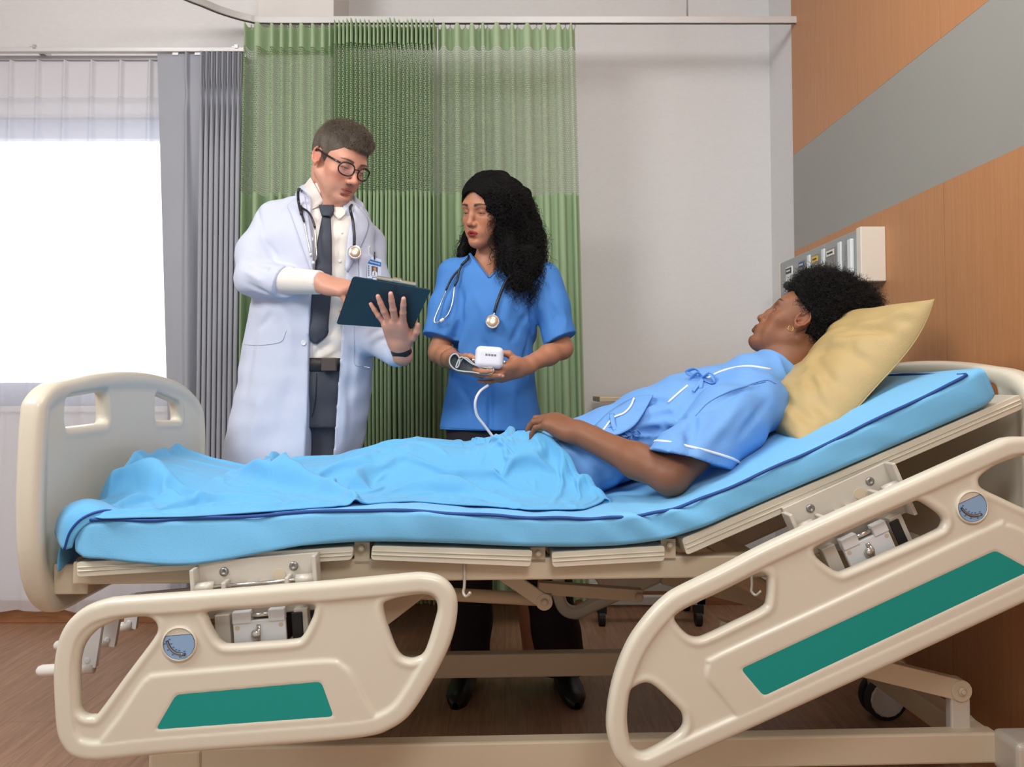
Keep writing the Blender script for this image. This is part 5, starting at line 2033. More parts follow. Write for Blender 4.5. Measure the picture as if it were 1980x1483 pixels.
# collar and lapels
ribbon(VC, [(589, 375), (591, 390), (598, 425), (604, 475), (606, 528)], [(571, 385), (556, 396), (562, 415), (578, 460), (603, 530)], 0.004, M_COAT, 'lapel', coat, 10, 6, 0.004, off_fn=lambda s, t: 0.005 + 0.004 * math.sin(t * 3.1))
ribbon(VC, [(687, 396), (678, 430), (671, 475), (668, 522)], [(694, 404), (712, 432), (700, 470), (671, 526)], 0.004, M_COAT, 'lapel', coat, 10, 6, 0.004, off_fn=lambda s, t: 0.005 + 0.004 * math.sin(t * 3.1))
cg = []
for k in range(41):
    a = R_(-62 + 304 * k / 40)            # from the left notch round the back to the right notch
    ca, sa = math.cos(a), math.sin(a)
    fr = abs(k - 20) / 20
    row = []
    for t in np.linspace(0, 1, 8):
        r = 0.078 + 0.006 * math.sin(t * 3.14) + (0.050 - 0.012 * fr) * t
        h = 0.040 - 0.016 * fr - (0.055 + 0.012 * fr) * t ** 1.3 + 0.010 * math.sin(t * 3.14)
        c0 = nb + np.array((0.002, 0.012, 0.0))
        row.append(c0 + np.array((-ca * r * 1.05, sa * r * 0.95, h + 0.016 + 0.034 * ca)))
    cg.append(row)
MB().grid(np.array(cg)).build('collar', M_COAT, coat, solid=-0.003)
# pockets and buttons
M_SEAM = mat('coat_seam', (186, 192, 210), 0.8)
MB().tube(on(VC, [(468, 666), (500, 667), (525, 665), (545, 659), (553, 640)], 0.001, 5), 0.0012, 6).build('pocket_seam', M_SEAM, coat)
MB().tube(on(VC, [(686, 628), (685, 660), (685, 702), (700, 708), (716, 711)], 0.001, 5), 0.0012, 6).build('pocket_seam', M_SEAM, coat)
ribbon(VC, [(693, 488), (694, 520), (695, 548)], [(727, 494), (729, 524), (731, 552)], 0.003, M_COAT, 'breast_pocket', coat, 6, 3, 0.003)
for px, py in ((587, 663), (601, 463)):
    q = VC.seen(px, py, 0.001)
    MB().lathe(q, (0, -1, 0), [(0.0085, 0), (0.0085, 0.0015), (0.0065, 0.0022), (0.0055, 0.0016)], 18).build('button', M_PALE, coat)
# shirt collar leaves and tie
VS2 = VS
ribbon(VS, [(601, 343), (594, 352), (587, 362)], [(627, 391), (616, 399), (602, 406)], 0.007, M_SHIRT, 'shirt_collar', shirt, 8, 5, 0.003)
ribbon(VS, [(641, 394), (650, 393), (664, 394), (672, 396)], [(644, 412), (650, 419), (657, 424), (668, 414)], 0.007, M_SHIRT, 'shirt_collar', shirt, 6, 4, 0.003)
tieo = ribbon(VS, [(625, 414), (615, 470), (609, 530), (600, 580), (590, 625), (588, 643), (609, 664)], [(638, 416), (641, 470), (641, 530), (639, 580), (635, 625), (632, 648), (612, 664)], 0.006, M_TIE, 'necktie', doc, 8, 5, 0.004, off_fn=lambda s, t: 0.006 + 0.005 * math.sin(t * math.pi))
ribbon(VS, [(618, 398), (620, 408), (625, 418)], [(644, 399), (645, 409), (638, 419)], 0.012, M_TIE, 'necktie_knot', tieo, 8, 4, 0.006, off_fn=lambda s, t: 0.008 + 0.010 * math.sin(t * math.pi))
for px, py in ((660, 450), (657, 505)):
    q = VS.seen(px, py, 0.001)
    MB().lathe(q, (0, -1, 0), [(0.005, 0), (0.005, 0.001), (0.003, 0.0015)], 12).build('shirt_button', M_PALE, shirt)
MB().tube(on(VS, [(562, 536), (570, 550), (568, 568), (560, 578)], 0.001, 4, 2.42), 0.001, 6).build('cuff_seam', mat('shirt_seam', (200, 196, 190), 0.8), shirt)
sh_ = MB()
M_SHOE = mat('black_shoe_leather', (22, 20, 20), 0.35)
for sx in (-1, 1):
    shoe(MB(), dj['pel'][0] + sx * 0.105, 2.775, R_(-90 + sx * 12)).build('shoe', M_SHOE, doc)

# hair: cropped sides, fuller top
M_HAIR_D = mat('brown_hair', (84, 74, 63), 0.55, bump=0.8, bscale=300, var=0.25, vscale=60)
M_STR_D = mat('brown_hair_strand', (124, 112, 98), 0.45, var=0.2, vscale=80)
VH = Vol.box(tp(DH, (0, 0, 0)) - 0.16, tp(DH, (0, 0, 0)) + 0.18, 0.003)
VH.ell((0, -0.014, 0.040), (0.0805, 0.1025, 0.090), 0, DH)
VH.ell((0.0, 0.020, 0.092), (0.064, 0.078, 0.042), 0.02, DH)
VH.ell((-0.006, 0.074, 0.080), (0.046, 0.024, 0.020), 0.018, DH)
AH = np.linalg.inv(DH)
nH = noise3(51, (40, 40, 30))


def hline(y, x):
    return np.interp(y, [-0.12, -0.085, -0.055, -0.035, -0.012, 0.004, 0.012, 0.026, 0.036, 0.050, 0.075, 0.10], [-0.05, -0.058, -0.052, -0.01, 0.028, 0.022, -0.020, -0.022, 0.012, 0.036, 0.056, 0.060])


def hcut(x, y, z):
    lx = AH[0, 0] * x + AH[0, 1] * y + AH[0, 2] * z + AH[0, 3]
    ly = AH[1, 0] * x + AH[1, 1] * y + AH[1, 2] * z + AH[1, 3]
    lz = AH[2, 0] * x + AH[2, 1] * y + AH[2, 2] * z + AH[2, 3]
    return hline(ly, lx) - lz + 0.003 * np.sin(lx * 300)


VH.disp(lambda x, y, z: 0.0022 * nH(x, y, z))
VH.cut(hcut)
v, f = VH.mesh()
hair = mk('hair', v, f, M_HAIR_D, doc)
lv_ = v @ AH[:3, :3].T + AH[:3, 3]
sel = np.nonzero((np.linalg.norm(lv_ - np.array(SKULL_C), axis=1) > 0.05))[0]
rs = RNG.choice(sel, 15000)
cur = []
for i in rs:
    p = lv_[i]
    nrm = unit((p - np.array((0, -0.01, 0.03))) / np.array(SKULL_R) ** 2)
    top = np.clip((p[2] - 0.05) / 0.05, 0, 1)
    L = (0.006 + 0.018 * top) * RNG.uniform(0.6, 1.25)
    comb = np.array((0.55 * top + RNG.normal() * 0.18, 0.55 * top - 0.15 * (1 - top) + RNG.normal() * 0.15, -0.65 * (1 - top)))
    d = unit(nrm * (0.16 + 0.12 * top) + comb)
    q = [p - nrm * 0.002]
    for k in range(4):
        d = unit(d - nrm * 0.16 + RNG.normal(size=3) * 0.07)
        q.append(q[-1] + d * L / 4)
    cur.append(tp(DH, np.array(q)))
strands('hair_strands', cur, 0.00030, M_STR_D, hair)

# ---- things the doctor wears and holds
M_BLACKPL = mat('black_acetate', (20, 20, 22), 0.22, coat=0.3)
gl = thing('eyeglasses', "round black-framed eyeglasses on the standing doctor's face", 'glasses', tp(DH, (0, 0.1, 0)))
lens_m = bpy.data.materials.new('lens')
lens_m.use_nodes = True
ln = lens_m.node_tree
l_tr, l_gl, l_mx = nd(ln, 'ShaderNodeBsdfTransparent'), nd(ln, 'ShaderNodeBsdfGlossy'), nd(ln, 'ShaderNodeMixShader')
l_gl.inputs['Roughness'].default_value = 0.05
l_mx.inputs[0].default_value = 0.07
ln.links.new(l_tr.outputs[0], l_mx.inputs[1])
ln.links.new(l_gl.outputs[0], l_mx.inputs[2])
ln.links.new(l_mx.outputs[0], ln.nodes['Material Output'].inputs[0])
fr_ = MB()
for s in (-1, 1):
    ring = []
    for k in range(32):
        a = 2 * math.pi * k / 32
        rx, rz = 0.0262 * abs(math.cos(a)) ** 0.9 * np.sign(math.cos(a)), 0.0205 * abs(math.sin(a)) ** 0.9 * np.sign(math.sin(a))
        ring.append(tp(DH, (s * 0.0345 + rx, 0.1045 - 0.9 * (s * 0.0345 + rx) ** 2 * 4.0 - 0.10 * (-rz), -0.006 + rz)))
    fr_.tube(ring, 0.0023, 8, closed=True)
    MB().add(ring, [tuple(range(32))]).build('lens', lens_m, gl, smooth=False)
    te = [tp(DH, (s * 0.0600, 0.0925, 0.006)), tp(DH, (s * 0.0700, 0.072, 0.007)), tp(DH, (s * 0.079, 0.02, 0.010)), tp(DH, (s * 0.0815, -0.012, 0.012)), tp(DH, (s * 0.080, -0.038, -0.008))]
    MB().tube(catmull(te, 5), 0.0021, 8, flat=1.6).build('temple', M_BLACKPL, gl)
fr_.tube(catmull([tp(DH, (-0.0115, 0.1035, 0.000)), tp(DH, (0, 0.1085, 0.003)), tp(DH, (0.0115, 0.1035, 0.000))], 5), 0.0023, 8)
fr_.build('frame', M_BLACKPL, gl)

M_TUBE = mat('black_stethoscope_tube', (30, 33, 40), 0.35)


def stetho(label, V, left, right, fork, ear, chest, y0, cut_l=None, Vn=None):
    o = thing('stethoscope', label, 'stethoscope', V.seen(*right[-1], 0.0, y0), 'stethoscopes')
    MB().tube(catmull(left, 5), 0.0046, 10).build('tube', M_TUBE, o)
    for q in fork:
        MB().tube(catmull(q, 5), 0.0036, 8).build('tube', M_TUBE, o)
    for q in ear:
        MB().tube(catmull(q, 5), 0.0023, 8).build('ear_tube', M_CHROME, o)
        MB().ball(q[-1], 0.0055, 10, 8).build('ear_tip', M_PALE, o)
    c, n = chest
    MB().tube(catmull([left[-1], left[-1] * 0.5 + c * 0.5 + np.array((0, -0.003, 0)), c], 4), 0.0032, 10).build('stem', M_CHROME, o)
    MB().lathe(c, n, [(0.010, -0.010), (0.014, -0.006), (0.0215, -0.004), (0.0225, 0.0), (0.0215, 0.004), (0.0185, 0.0045), (0.018, 0.003), (0.004, 0.0026)], 28).build('chest_piece', M_CHROME, o, auto=30)
    MB().lathe(c + unit(n) * 0.0030, n, [(0.0178, 0), (0.0170, 0.0012), (0.006, 0.0018)], 26).build('diaphragm', M_DIA, o)
    return o


M_DIA = mat('diaphragm', (196, 180, 158), 0.3, 0.6)
nk = dj['neck']
# round the back of the neck, down both lapels
lft = [VC.seen(588, 440, 0.012), VC.seen(583, 415, 0.020), VC.seen(577, 388, 0.030), VC.seen(578, 366, 0.040)]
back = [nk + np.array((-0.094, 0.035, 0.060)), nk + np.array((-0.05, 0.105, 0.062)), nk + np.array((0.03, 0.105, 0.045)), nk + np.array((0.066, 0.05, 0.032))]
rgt = [VC.seen(677, 402, 0.030), VC.seen(682, 425, 0.024), VC.seen(685, 452, 0.018), VC.seen(685, 476, 0.018)]
cpc = VC.seen(686, 488, 0.024)
f1 = [VC.seen(584, 402, 0.02), VC.seen(584, 415, 0.018), VC.seen(588, 428, 0.016)]
f2 = [VC.seen(584, 402, 0.02), VC.seen(596, 410, 0.02), VC.seen(604, 424, 0.018), VC.seen(609, 440, 0.018)]
st = stetho("black stethoscope hanging round the doctor's neck over the white coat", VC, [lft[1], lft[2], lft[3]] + back + rgt, rgt and [(686, 488)],
            [[VC.seen(582, 398, 0.022)] + f1[1:], f2], [[f1[-1], VC.seen(594, 462, 0.01), VC.seen(601, 492, 0.014)], [f2[-1], VC.seen(611, 470, 0.018), VC.seen(612, 497, 0.02), VC.seen(606, 508, 0.018)]],
            (cpc, (0.25, -1, 0.1)), 2.5)

# clipboard
M_BOARD = mat('dark_teal_board', (32, 56, 68), 0.45, var=0.03)
M_PAPER = mat('paper', (236, 234, 228), 0.8)
cbo = thing('clipboard', 'dark blue-green clipboard held open in the doctor\'s left hand', 'clipboard', cb_c)
ex, ey = unit(cbq[1] - cbq[0]), unit(cbq[0] - cbq[3])
rp_ = fillet_round([(0, 0), (1, 0), (1, 1), (0, 1)], 0.05)


def cbat(a, b, t):
    q = (cbq[3] * (1 - a) + cbq[2] * a) * (1 - b) + (cbq[0] * (1 - a) + cbq[1] * a) * b
    return q - cbn * t


MB().prism(rp_, cbat, 0.0, 0.004).build('board', M_BOARD, cbo, smooth=False)
MB().prism([(0.06, 0.03), (0.94, 0.03), (0.94, 0.95), (0.06, 0.95)], cbat, 0.0042, 0.0056).build('paper', M_PAPER, cbo, smooth=False)
M_CLIP = mat('brass_clip', (196, 184, 164), 0.3, 0.9)
cm = MB().prism([(0.30, 0.93), (0.80, 0.93), (0.80, 1.035), (0.30, 1.035)], cbat, 0.006, 0.012)
cm.tube([cbat(0.30, 1.02, 0.010), cbat(0.80, 1.02, 0.010)], 0.006, 10)
cm.tube([cbat(0.50, 1.03, 0.012), cbat(0.60, 1.03, 0.012)], 0.008, 10)
cm.build('clip', M_CLIP, cbo, smooth=False)

# badge and pen
M_BADGE = mat('badge_card', (206, 220, 240), 0.3)
M_BBLUE = mat('badge_blue', (38, 112, 184), 0.35)
M_PHOTO = [mat('badge_photo', (96, 84, 84), 0.4), mat('badge_coat', (222, 226, 236), 0.4), mat('badge_ink', (60, 66, 80), 0.5), mat('badge_face', (190, 148, 128), 0.5)]
bcc = VC.seen(722, 518, 0.022)
bnn = unit((0.62, -1.0, 0.10))
bc = []
for q in ((710, 499), (737, 507), (736, 542), (710, 540)):
    d = ray(*q)
    bc.append(CAM + d * (np.dot(bcc - CAM, bnn) / np.dot(d, bnn)))
bn = unit(np.cross(bc[1] - bc[0], bc[3] - bc[0]))
if bn[1] > 0:
    bn = -bn


def bat(a, b, t):
    return (bc[0] * (1 - a) + bc[1] * a) * (1 - b) + (bc[3] * (1 - a) + bc[2] * a) * b + bn * t


bd = thing('identity_badge', 'blue and white photo identity badge clipped to the doctor\'s breast pocket', 'badge', bc[0])
MB().prism([(0, -0.14), (1, -0.14), (1, 1.05), (0, 1.05)], bat, 0, 0.0016).build('card', M_BADGE, bd, smooth=False)
MB().prism([(0.02, 0.02), (0.98, 0.02), (0.98, 0.26), (0.02, 0.26)], bat, 0.0015, 0.0022).prism([(0.02, 0.95), (0.4, 0.95), (0.4, 1.04), (0.02, 1.04)], bat, 0.0015, 0.0022).build('header', M_BBLUE, bd, smooth=False)
ph_ = MB().prism([(0.3, 0.32), (0.75, 0.32), (0.75, 0.82), (0.3, 0.82)], bat, 0.0015, 0.0021, 0)
ph_.prism([(0.34, 0.80), (0.36, 0.62), (0.46, 0.55), (0.6, 0.55), (0.71, 0.62), (0.73, 0.80)], bat, 0.0019, 0.0024, 1)
ph_.prism([(0.51, 0.57), (0.55, 0.57), (0.555, 0.76), (0.53, 0.79), (0.505, 0.76)], bat, 0.0021, 0.0026, 2)
ph_.prism([(0.44, 0.38), (0.62, 0.38), (0.61, 0.52), (0.53, 0.57), (0.45, 0.52)], bat, 0.0019, 0.0024, 3)
ph_.build('portrait', M_PHOTO, bd, smooth=False)
pr_ = MB()
for k in range(9):
    pr_.prism([(0.17 + 0.085 * k, 0.115), (0.22 + 0.085 * k, 0.115), (0.22 + 0.085 * k, 0.17), (0.17 + 0.085 * k, 0.17)], bat, 0.0021, 0.0026, 1)
for k in range(5):
    pr_.prism([(0.07, 0.33 + 0.11 * k), (0.13, 0.33 + 0.11 * k), (0.13, 0.41 + 0.11 * k), (0.07, 0.41 + 0.11 * k)], bat, 0.0015, 0.0022, 0)
for k in range(4):
    pr_.prism([(0.36 + 0.09 * k, 0.87), (0.42 + 0.09 * k, 0.87), (0.42 + 0.09 * k, 0.91), (0.36 + 0.09 * k, 0.91)], bat, 0.0015, 0.0022, 0)
pr_.build('print', [M_PHOTO[2], M_BADGE], bd, smooth=False)
MB().tube([bat(0.5, -0.40, 0.003), bat(0.5, -0.02, 0.004)], 0.0035, 8, flat=0.6).build('clip', M_BLACKPL, bd)
pn = thing('pen', 'white pen cap standing in the doctor\'s breast pocket beside the badge clip', 'pen', bat(0.1, -0.5, 0.0))
MB().tube([bat(0.16, -0.62, 0.000), bat(0.16, 0.3, -0.004)], 0.0038, 10).build('barrel', M_PALE, pn)
MB().box((0, 0, 0), (0.003, 0.002, 0.02), lambda x, y, z: bat(0.13, -0.55, 0.004) + np.array((x, -y, -z))).build('pocket_clip', M_CHROME, pn, smooth=False)

# watch
wt = thing('wristwatch', "black wristwatch on the doctor's left wrist below the clipboard", 'watch', tp(LH, (0, -0.012, 0)))
wr_ = []
for k in range(33):
    a = 2 * math.pi * k / 32
    wr_.append([tp(LH, (0.0315 * math.cos(a), y, 0.0285 * math.sin(a))) for y in (-0.020, -0.018, -0.002, 0.0)])
MB().grid(np.array(wr_)).build('strap', M_BELT, wt, solid=-0.003)
MB().lathe(tp(LH, (0, -0.010, -0.0285)), LH[:3, :3] @ np.array((0, 0, -1.0)), [(0.017, 0), (0.017, 0.006), (0.014, 0.008)], 22).build('case', M_BLACKPL, wt)
# ================================================================== the nurse
N0 = 2.66
nur = thing('person', 'standing person in blue scrubs with long curly black hair holding a white monitor', 'person', root_xy(948, 900, N0), 'people')
nj = dict(neck=P(948, 508, 2.68), rsh=P(880, 534, 2.67), lsh=P(1050, 538, 2.67), relb=P(849, 682, 2.64), rwri=P(893, 704, 2.475), lelb=P(1087, 674, 2.63), lwri=P(1008, 711, 2.47), pel=P(948, 800, 2.69))
NH = frame(P(945, 406, 2.64), (-0.60, -0.77, -0.24), (0.15, 0, 1.0), 0.95)
NFACE = dict(jaw=0.92, chin=0.079, nose=0.109, nosew=0.95, lips=0.095, lipfull=1.18, gape=0.0026, lid=0.10, blush=(176, 104, 80), lip=(142, 36, 32), lipw=0.95, brow=(40, 26, 20), browt=1.2, browz=-0.001, lidw=0.55, lidc=(104, 58, 44), lash=(18, 12, 10), gaze=(0.0, 1, -0.8))
hp = NH[:3, 3]
V = Vol.box((-0.28, 2.28, 0.0), (0.30, 2.92, 1.68), 0.010,
            fx=((-0.26, 0.12, 0.0025),), fy=((2.30, 2.72, 0.0025),), fz=((hp[2] - 0.19, hp[2] + 0.12, 0.0024), (0.94, 1.10, 0.0025)))
head(V, NH, NFACE)
V.cone(tp(NH, (0, -0.030, -0.045)), nj['neck'] + np.array((0, 0, 0.01)), 0.047, 0.049, 0.02)
V.cone(nj['neck'] + np.array((-0.07, 0, -0.035)), nj['neck'] + np.array((0.08, 0, -0.04)), 0.040, 0.040, 0.04)
V.ell(nj['neck'] + np.array((0, -0.005, -0.085)), (0.10, 0.066, 0.075), 0.03)
V.chain([nj['neck'] + np.array((0, 0.01, -0.1)), nj['pel'] + np.array((0, 0, 0.2)), nj['pel']], [0.08, 0.075, 0.085], 0.04)
V.cone(nj['rsh'] + np.array((0.04, 0, -0.03)), nj['lsh'] + np.array((-0.04, 0, -0.03)), 0.036, 0.036, 0.03)
for s, e, w in (('rsh', 'relb', 'rwri'), ('lsh', 'lelb', 'lwri')):
    V.chain([nj[s] + np.array((0, 0, -0.03)), nj[e], nj[e] + 0.35 * (nj[w] - nj[e]), nj[w]], [0.038, 0.0325, 0.0315, 0.0222], 0.018)
for sx in (-1, 1):
    V.chain([nj['pel'] + np.array((sx * 0.07, 0, -0.02)), (nj['pel'][0] + sx * 0.11, 2.68, 0.48), (nj['pel'][0] + sx * 0.145, 2.70, 0.09)], [0.07, 0.05, 0.036], 0.03)
NR = frame(P(893, 704, 2.475), P(948, 731, 2.385) - P(893, 704, 2.475), (-0.25, -0.30, -1.0), 0.90)
nt1 = hand(V, NR, -1, [(6, 10, 8), (6, 12, 8), (8, 14, 10), (10, 18, 10)], thumb=[(0.024, 0.022, -0.012), (0.044, 0.044, -0.024), (0.052, 0.070, -0.030), (0.052, 0.092, -0.034)])
NL = frame(P(1008, 711, 2.47), P(948, 728, 2.385) - P(1008, 711, 2.47), (0.20, -0.72, -0.68), 0.92)
nt2 = hand(V, NL, 1, [(22, 26, 16), (26, 26, 16), (24, 24, 14), (14, 20, 10)], splay=(6, 0, -8, -22), thumb=[(0.020, 0.020, -0.016), (0.036, 0.040, -0.040), (0.030, 0.062, -0.062), (0.022, 0.080, -0.078)])
v, f = V.mesh()
NTONE = (182, 126, 96)
col = head_colors(v, NH, NTONE, NFACE)
nail_colors(col, v, nt1 + nt2, (206, 150, 130))
mk('body', v, f, skin('skin_tan', NTONE), nur, colors=col)
eyes(NH, nur, M_BROWN, NFACE)

M_SCRUB = mat('blue_scrubs', (66, 128, 200), 0.75, bump=0.3, bscale=460, var=0.025)
M_SCRUBSEAM = mat('scrub_seam', (58, 110, 172), 0.8)
M_MAROON = mat('dark_trousers', (30, 20, 28), 0.8, bump=0.3, bscale=400, var=0.1)


def nsec(py, l, r, b, cy):
    a, c = P(l, py, N0), P(r, py, N0)
    return (a[2], (a[0] + c[0]) / 2, cy, (c[0] - a[0]) / 2, b)


scr = [nsec(492, 912, 992, 0.066, 2.69), nsec(510, 886, 1036, 0.088, 2.685), nsec(540, 876, 1052, 0.105, 2.675), nsec(600, 877, 1042, 0.118, 2.665), nsec(660, 874, 1032, 0.112, 2.675), nsec(720, 868, 1034, 0.112, 2.68), nsec(780, 858, 1044, 0.122, 2.685), nsec(834, 848, 1049, 0.130, 2.69)]
VN = Vol.box((-0.34, 2.44, 0.78), (0.34, 2.90, 1.42), 0.0042)
loft(VN, scr)
rc_, lc_ = P(844, 652, 2.63), P(1083, 657, 2.62)
VN.chain([nj['rsh'], nj['rsh'] * 0.5 + rc_ * 0.5, rc_ + (rc_ - nj['rsh']) * 0.12], [0.058, 0.052, 0.050], 0.025)
VN.chain([nj['lsh'], nj['lsh'] * 0.5 + lc_ * 0.5, lc_ + (lc_ - nj['lsh']) * 0.12], [0.056, 0.054, 0.058], 0.025)
nN1, nN2, nN3 = noise3(61, (4.5, 3, 1.0)), noise3(62, (7, 5, 5)), noise3(63, (12, 12, 9))


def nd_(x, y, z):
    lowr = sstep(1.15, 0.85, z)
    fold = np.exp(-((x + 0.045) / 0.011) ** 2) * sstep(1.02, 0.90, z) * (y < 2.66)
    diag = np.sin(120 * ((z - 1.18) * 0.5 + np.abs(x + 0.04) * 0.8)) * np.exp(-((z - 1.16) / 0.10) ** 2 - ((np.abs(x + 0.04) - 0.12) / 0.05) ** 2)
    return 0.008 * lowr * nN1(x, y, z) + 0.0032 * nN2(x, y, z) + 0.0012 * nN3(x, y, z) + 0.012 * fold + 0.004 * diag


VN.disp(nd_)
for sh_k, c_ in (('rsh', rc_), ('lsh', lc_)):
    dd = unit(c_ - nj[sh_k])
    sg = np.sign(c_[0] + 0.045)
    if sh_k == 'lsh':
        dd = unit(dd + np.array((-0.25, 0, 0.10)) * -1 * np.array((1, 1, 0)) + np.array((0.0, 0, -0.1)))
    VN.cut(lambda x, y, z: np.minimum((x - c_[0]) * dd[0] + (y - c_[1]) * dd[1] + (z - c_[2]) * dd[2], -rcap((x, y, z), c_, c_ + 0.1 * dd, 0.085, 0.085)))
VN.keep_front()
for line, amp, wd_ in (([(1040, 545), (1030, 580), (1028, 620), (1034, 650)], 0.016, 0.010), ([(886, 550), (893, 580), (890, 620), (880, 650)], 0.016, 0.010), ([(915, 560), (935, 600), (948, 650)], -0.006, 0.014),
                       ([(985, 570), (975, 620), (990, 660)], -0.006, 0.014), ([(1020, 600), (1000, 640), (985, 668)], 0.007, 0.010), ([(1028, 640), (1015, 690), (1020, 740)], 0.008, 0.010),
                       ([(885, 740), (905, 770), (915, 815)], 0.006, 0.010), ([(1000, 740), (990, 780), (995, 825)], -0.006, 0.012), ([(870, 560), (862, 600), (868, 640)], -0.006, 0.010),
                       ([(1060, 580), (1075, 610), (1070, 640)], 0.007, 0.009), ([(1085, 590), (1095, 620), (1090, 645)], -0.005, 0.009), ([(930, 650), (945, 680), (950, 700)], 0.006, 0.008), ([(1045, 540), (1058, 556), (1062, 585)], 0.006, 0.007)):
    VN.crease([VN.seen(a, b, 0.0, 2.55) for a, b in line], amp, wd_)
VN.keep_front()
hem = P(948, 832, 2.58)[2]
VN.cut(lambda x, y, z: hem - z + 0 * x)
vz, vl = lineX([(905, 470), (912, 490), (946, 535)], 2.58)
vz2, vr = lineX([(996, 470), (980, 498), (946, 535)], 2.58)
VN.cut(lambda x, y, z: np.where(z > vz[0], -np.maximum(np.maximum(np.interp(z, vz, vl) - x, x - np.interp(z, vz2, vr)), y - 2.70), -1.0))
VN.cut(lambda x, y, z: np.where(z > nj['neck'][2] - 0.01, -(np.sqrt((x - nj['neck'][0]) ** 2 + (y - nj['neck'][1]) ** 2) - 0.062), -1.0))
# hollow behind the neckline so that the chest shows
VN.apply(lambda p: ellip(p, nj['neck'] + np.array((0, -0.005, -0.085)), (0.108, 0.074, 0.083)), nj['neck'] - 0.2, nj['neck'] + 0.1, 0.0, 'sub') if False else None
v, f = VN.mesh()
scrub = mk('scrub_top', v, f, M_SCRUB, nur)
for L in ([(911, 492), (928, 514), (945, 537)], [(947, 537), (964, 518), (982, 500)]):
    MB().tube(on(VN, L, 0.001, 6), 0.0022, 6).build('neckband', M_SCRUBSEAM, scrub)
MB().tube(on(VN, [(850, 825), (900, 829), (950, 830)], 0.0005, 6), 0.0009, 6).build('hem_seam', M_SCRUBSEAM, scrub)
MB().tube(on(VN, [(1052, 662), (1080, 655), (1110, 640)], 0.0005, 6), 0.0009, 6).build('sleeve_seam', M_SCRUBSEAM, scrub)
VNT = Vol.box((-0.36, 2.50, 0.03), (0.34, 2.90, hem + 0.08), 0.007)
loft(VNT, [(hem + 0.06, P(948, 800, N0)[0], 2.69, 0.145, 0.105), (hem - 0.10, P(950, 800, N0)[0], 2.69, 0.155, 0.112), (hem - 0.2, P(955, 800, N0)[0], 2.69, 0.15, 0.105)])
for lx0, lx1, r1 in ((P(912, 900, 2.68)[0], P(908, 1200, 2.66)[0], 0.066), (P(1000, 900, 2.68)[0], P(1085, 1200, 2.66)[0], 0.080)):
    VNT.chain([(lx0, 2.69, hem - 0.14), (lx0 * 0.5 + lx1 * 0.5, 2.68, 0.48), (lx1, 2.68, 0.06)], [0.085, 0.078, r1], 0.03)
    shoe(MB(), lx1, 2.74, R_(-90 + (8 if lx1 > -0.05 else -8)), 0.255, 0.09).build('shoe', M_SHOE, nur)
VNT.disp(lambda x, y, z: 0.004 * nT(x, y, z))
VNT.cut(lambda x, y, z: 0.05 - z + 0 * x)
v, f = VNT.mesh()
mk('trousers', v, f, M_MAROON, nur)

# hair: a full head of loose black curls
M_HAIR_B = mat('black_hair', (9, 8, 8), 0.8, spec=0.15, bump=1.0, bscale=180, var=0.3, vscale=50)
M_STR_B = mat('black_hair_strand', (14, 11, 11), 0.5, spec=0.3, var=0.2)
VH = Vol.box((-0.24, 2.44, 1.22), (0.22, 2.92, 1.70), 0.0045)
VH.ell((0, -0.020, 0.040), (0.088, 0.104, 0.090), 0, NH)
VH.ell((0, 0.022, 0.044), (0.071, 0.073, 0.077), 0.02, NH)
VH.ell((-0.030, -0.020, 0.030), (0.085, 0.100, 0.085), 0.02, NH)
VH.chain([P(992, 400, 2.70), P(1003, 455, 2.69), P(1010, 510, 2.64), P(1012, 545, 2.585)], [0.070, 0.076, 0.062, 0.030], 0.03)
VH.chain([P(972, 400, 2.63), P(975, 445, 2.605), P(988, 500, 2.58), P(1000, 545, 2.565)], [0.030, 0.030, 0.032, 0.024], 0.02)
VH.chain([P(930, 440, 2.76), P(905, 480, 2.75), P(892, 497, 2.70)], [0.045, 0.03, 0.016], 0.02)
nHn = noise3(71, (22, 22, 16))
VH.disp(lambda x, y, z: 0.0045 * nHn(x, y, z))
AH = np.linalg.inv(NH)


def nface(x, y, z):
    lx, ly, lz = [AH[i, 0] * x + AH[i, 1] * y + AH[i, 2] * z + AH[i, 3] for i in range(3)]
    top = 0.067 - 13 * lx ** 2
    side = -0.044 + 0.25 * np.clip(-0.055 - lz, 0, 0.2)
    return -np.maximum(np.maximum(lz - top, side - lx), 0.015 + 0.35 * np.clip(0.05 - lz, 0, 0.1) * (lx > 0.03) - ly)


VH.cut(nface)
v, f = VH.mesh()
nhair = mk('hair', v, f, M_HAIR_B, nur)
nrm = np.zeros_like(v)
e1, e2 = v[f[:, 1]] - v[f[:, 0]], v[f[:, 3]] - v[f[:, 0]]
fn_ = np.cross(e1, e2)
for i in range(4):
    np.add.at(nrm, f[:, i], fn_)
nrm /= np.linalg.norm(nrm, axis=1)[:, None] + 1e-12


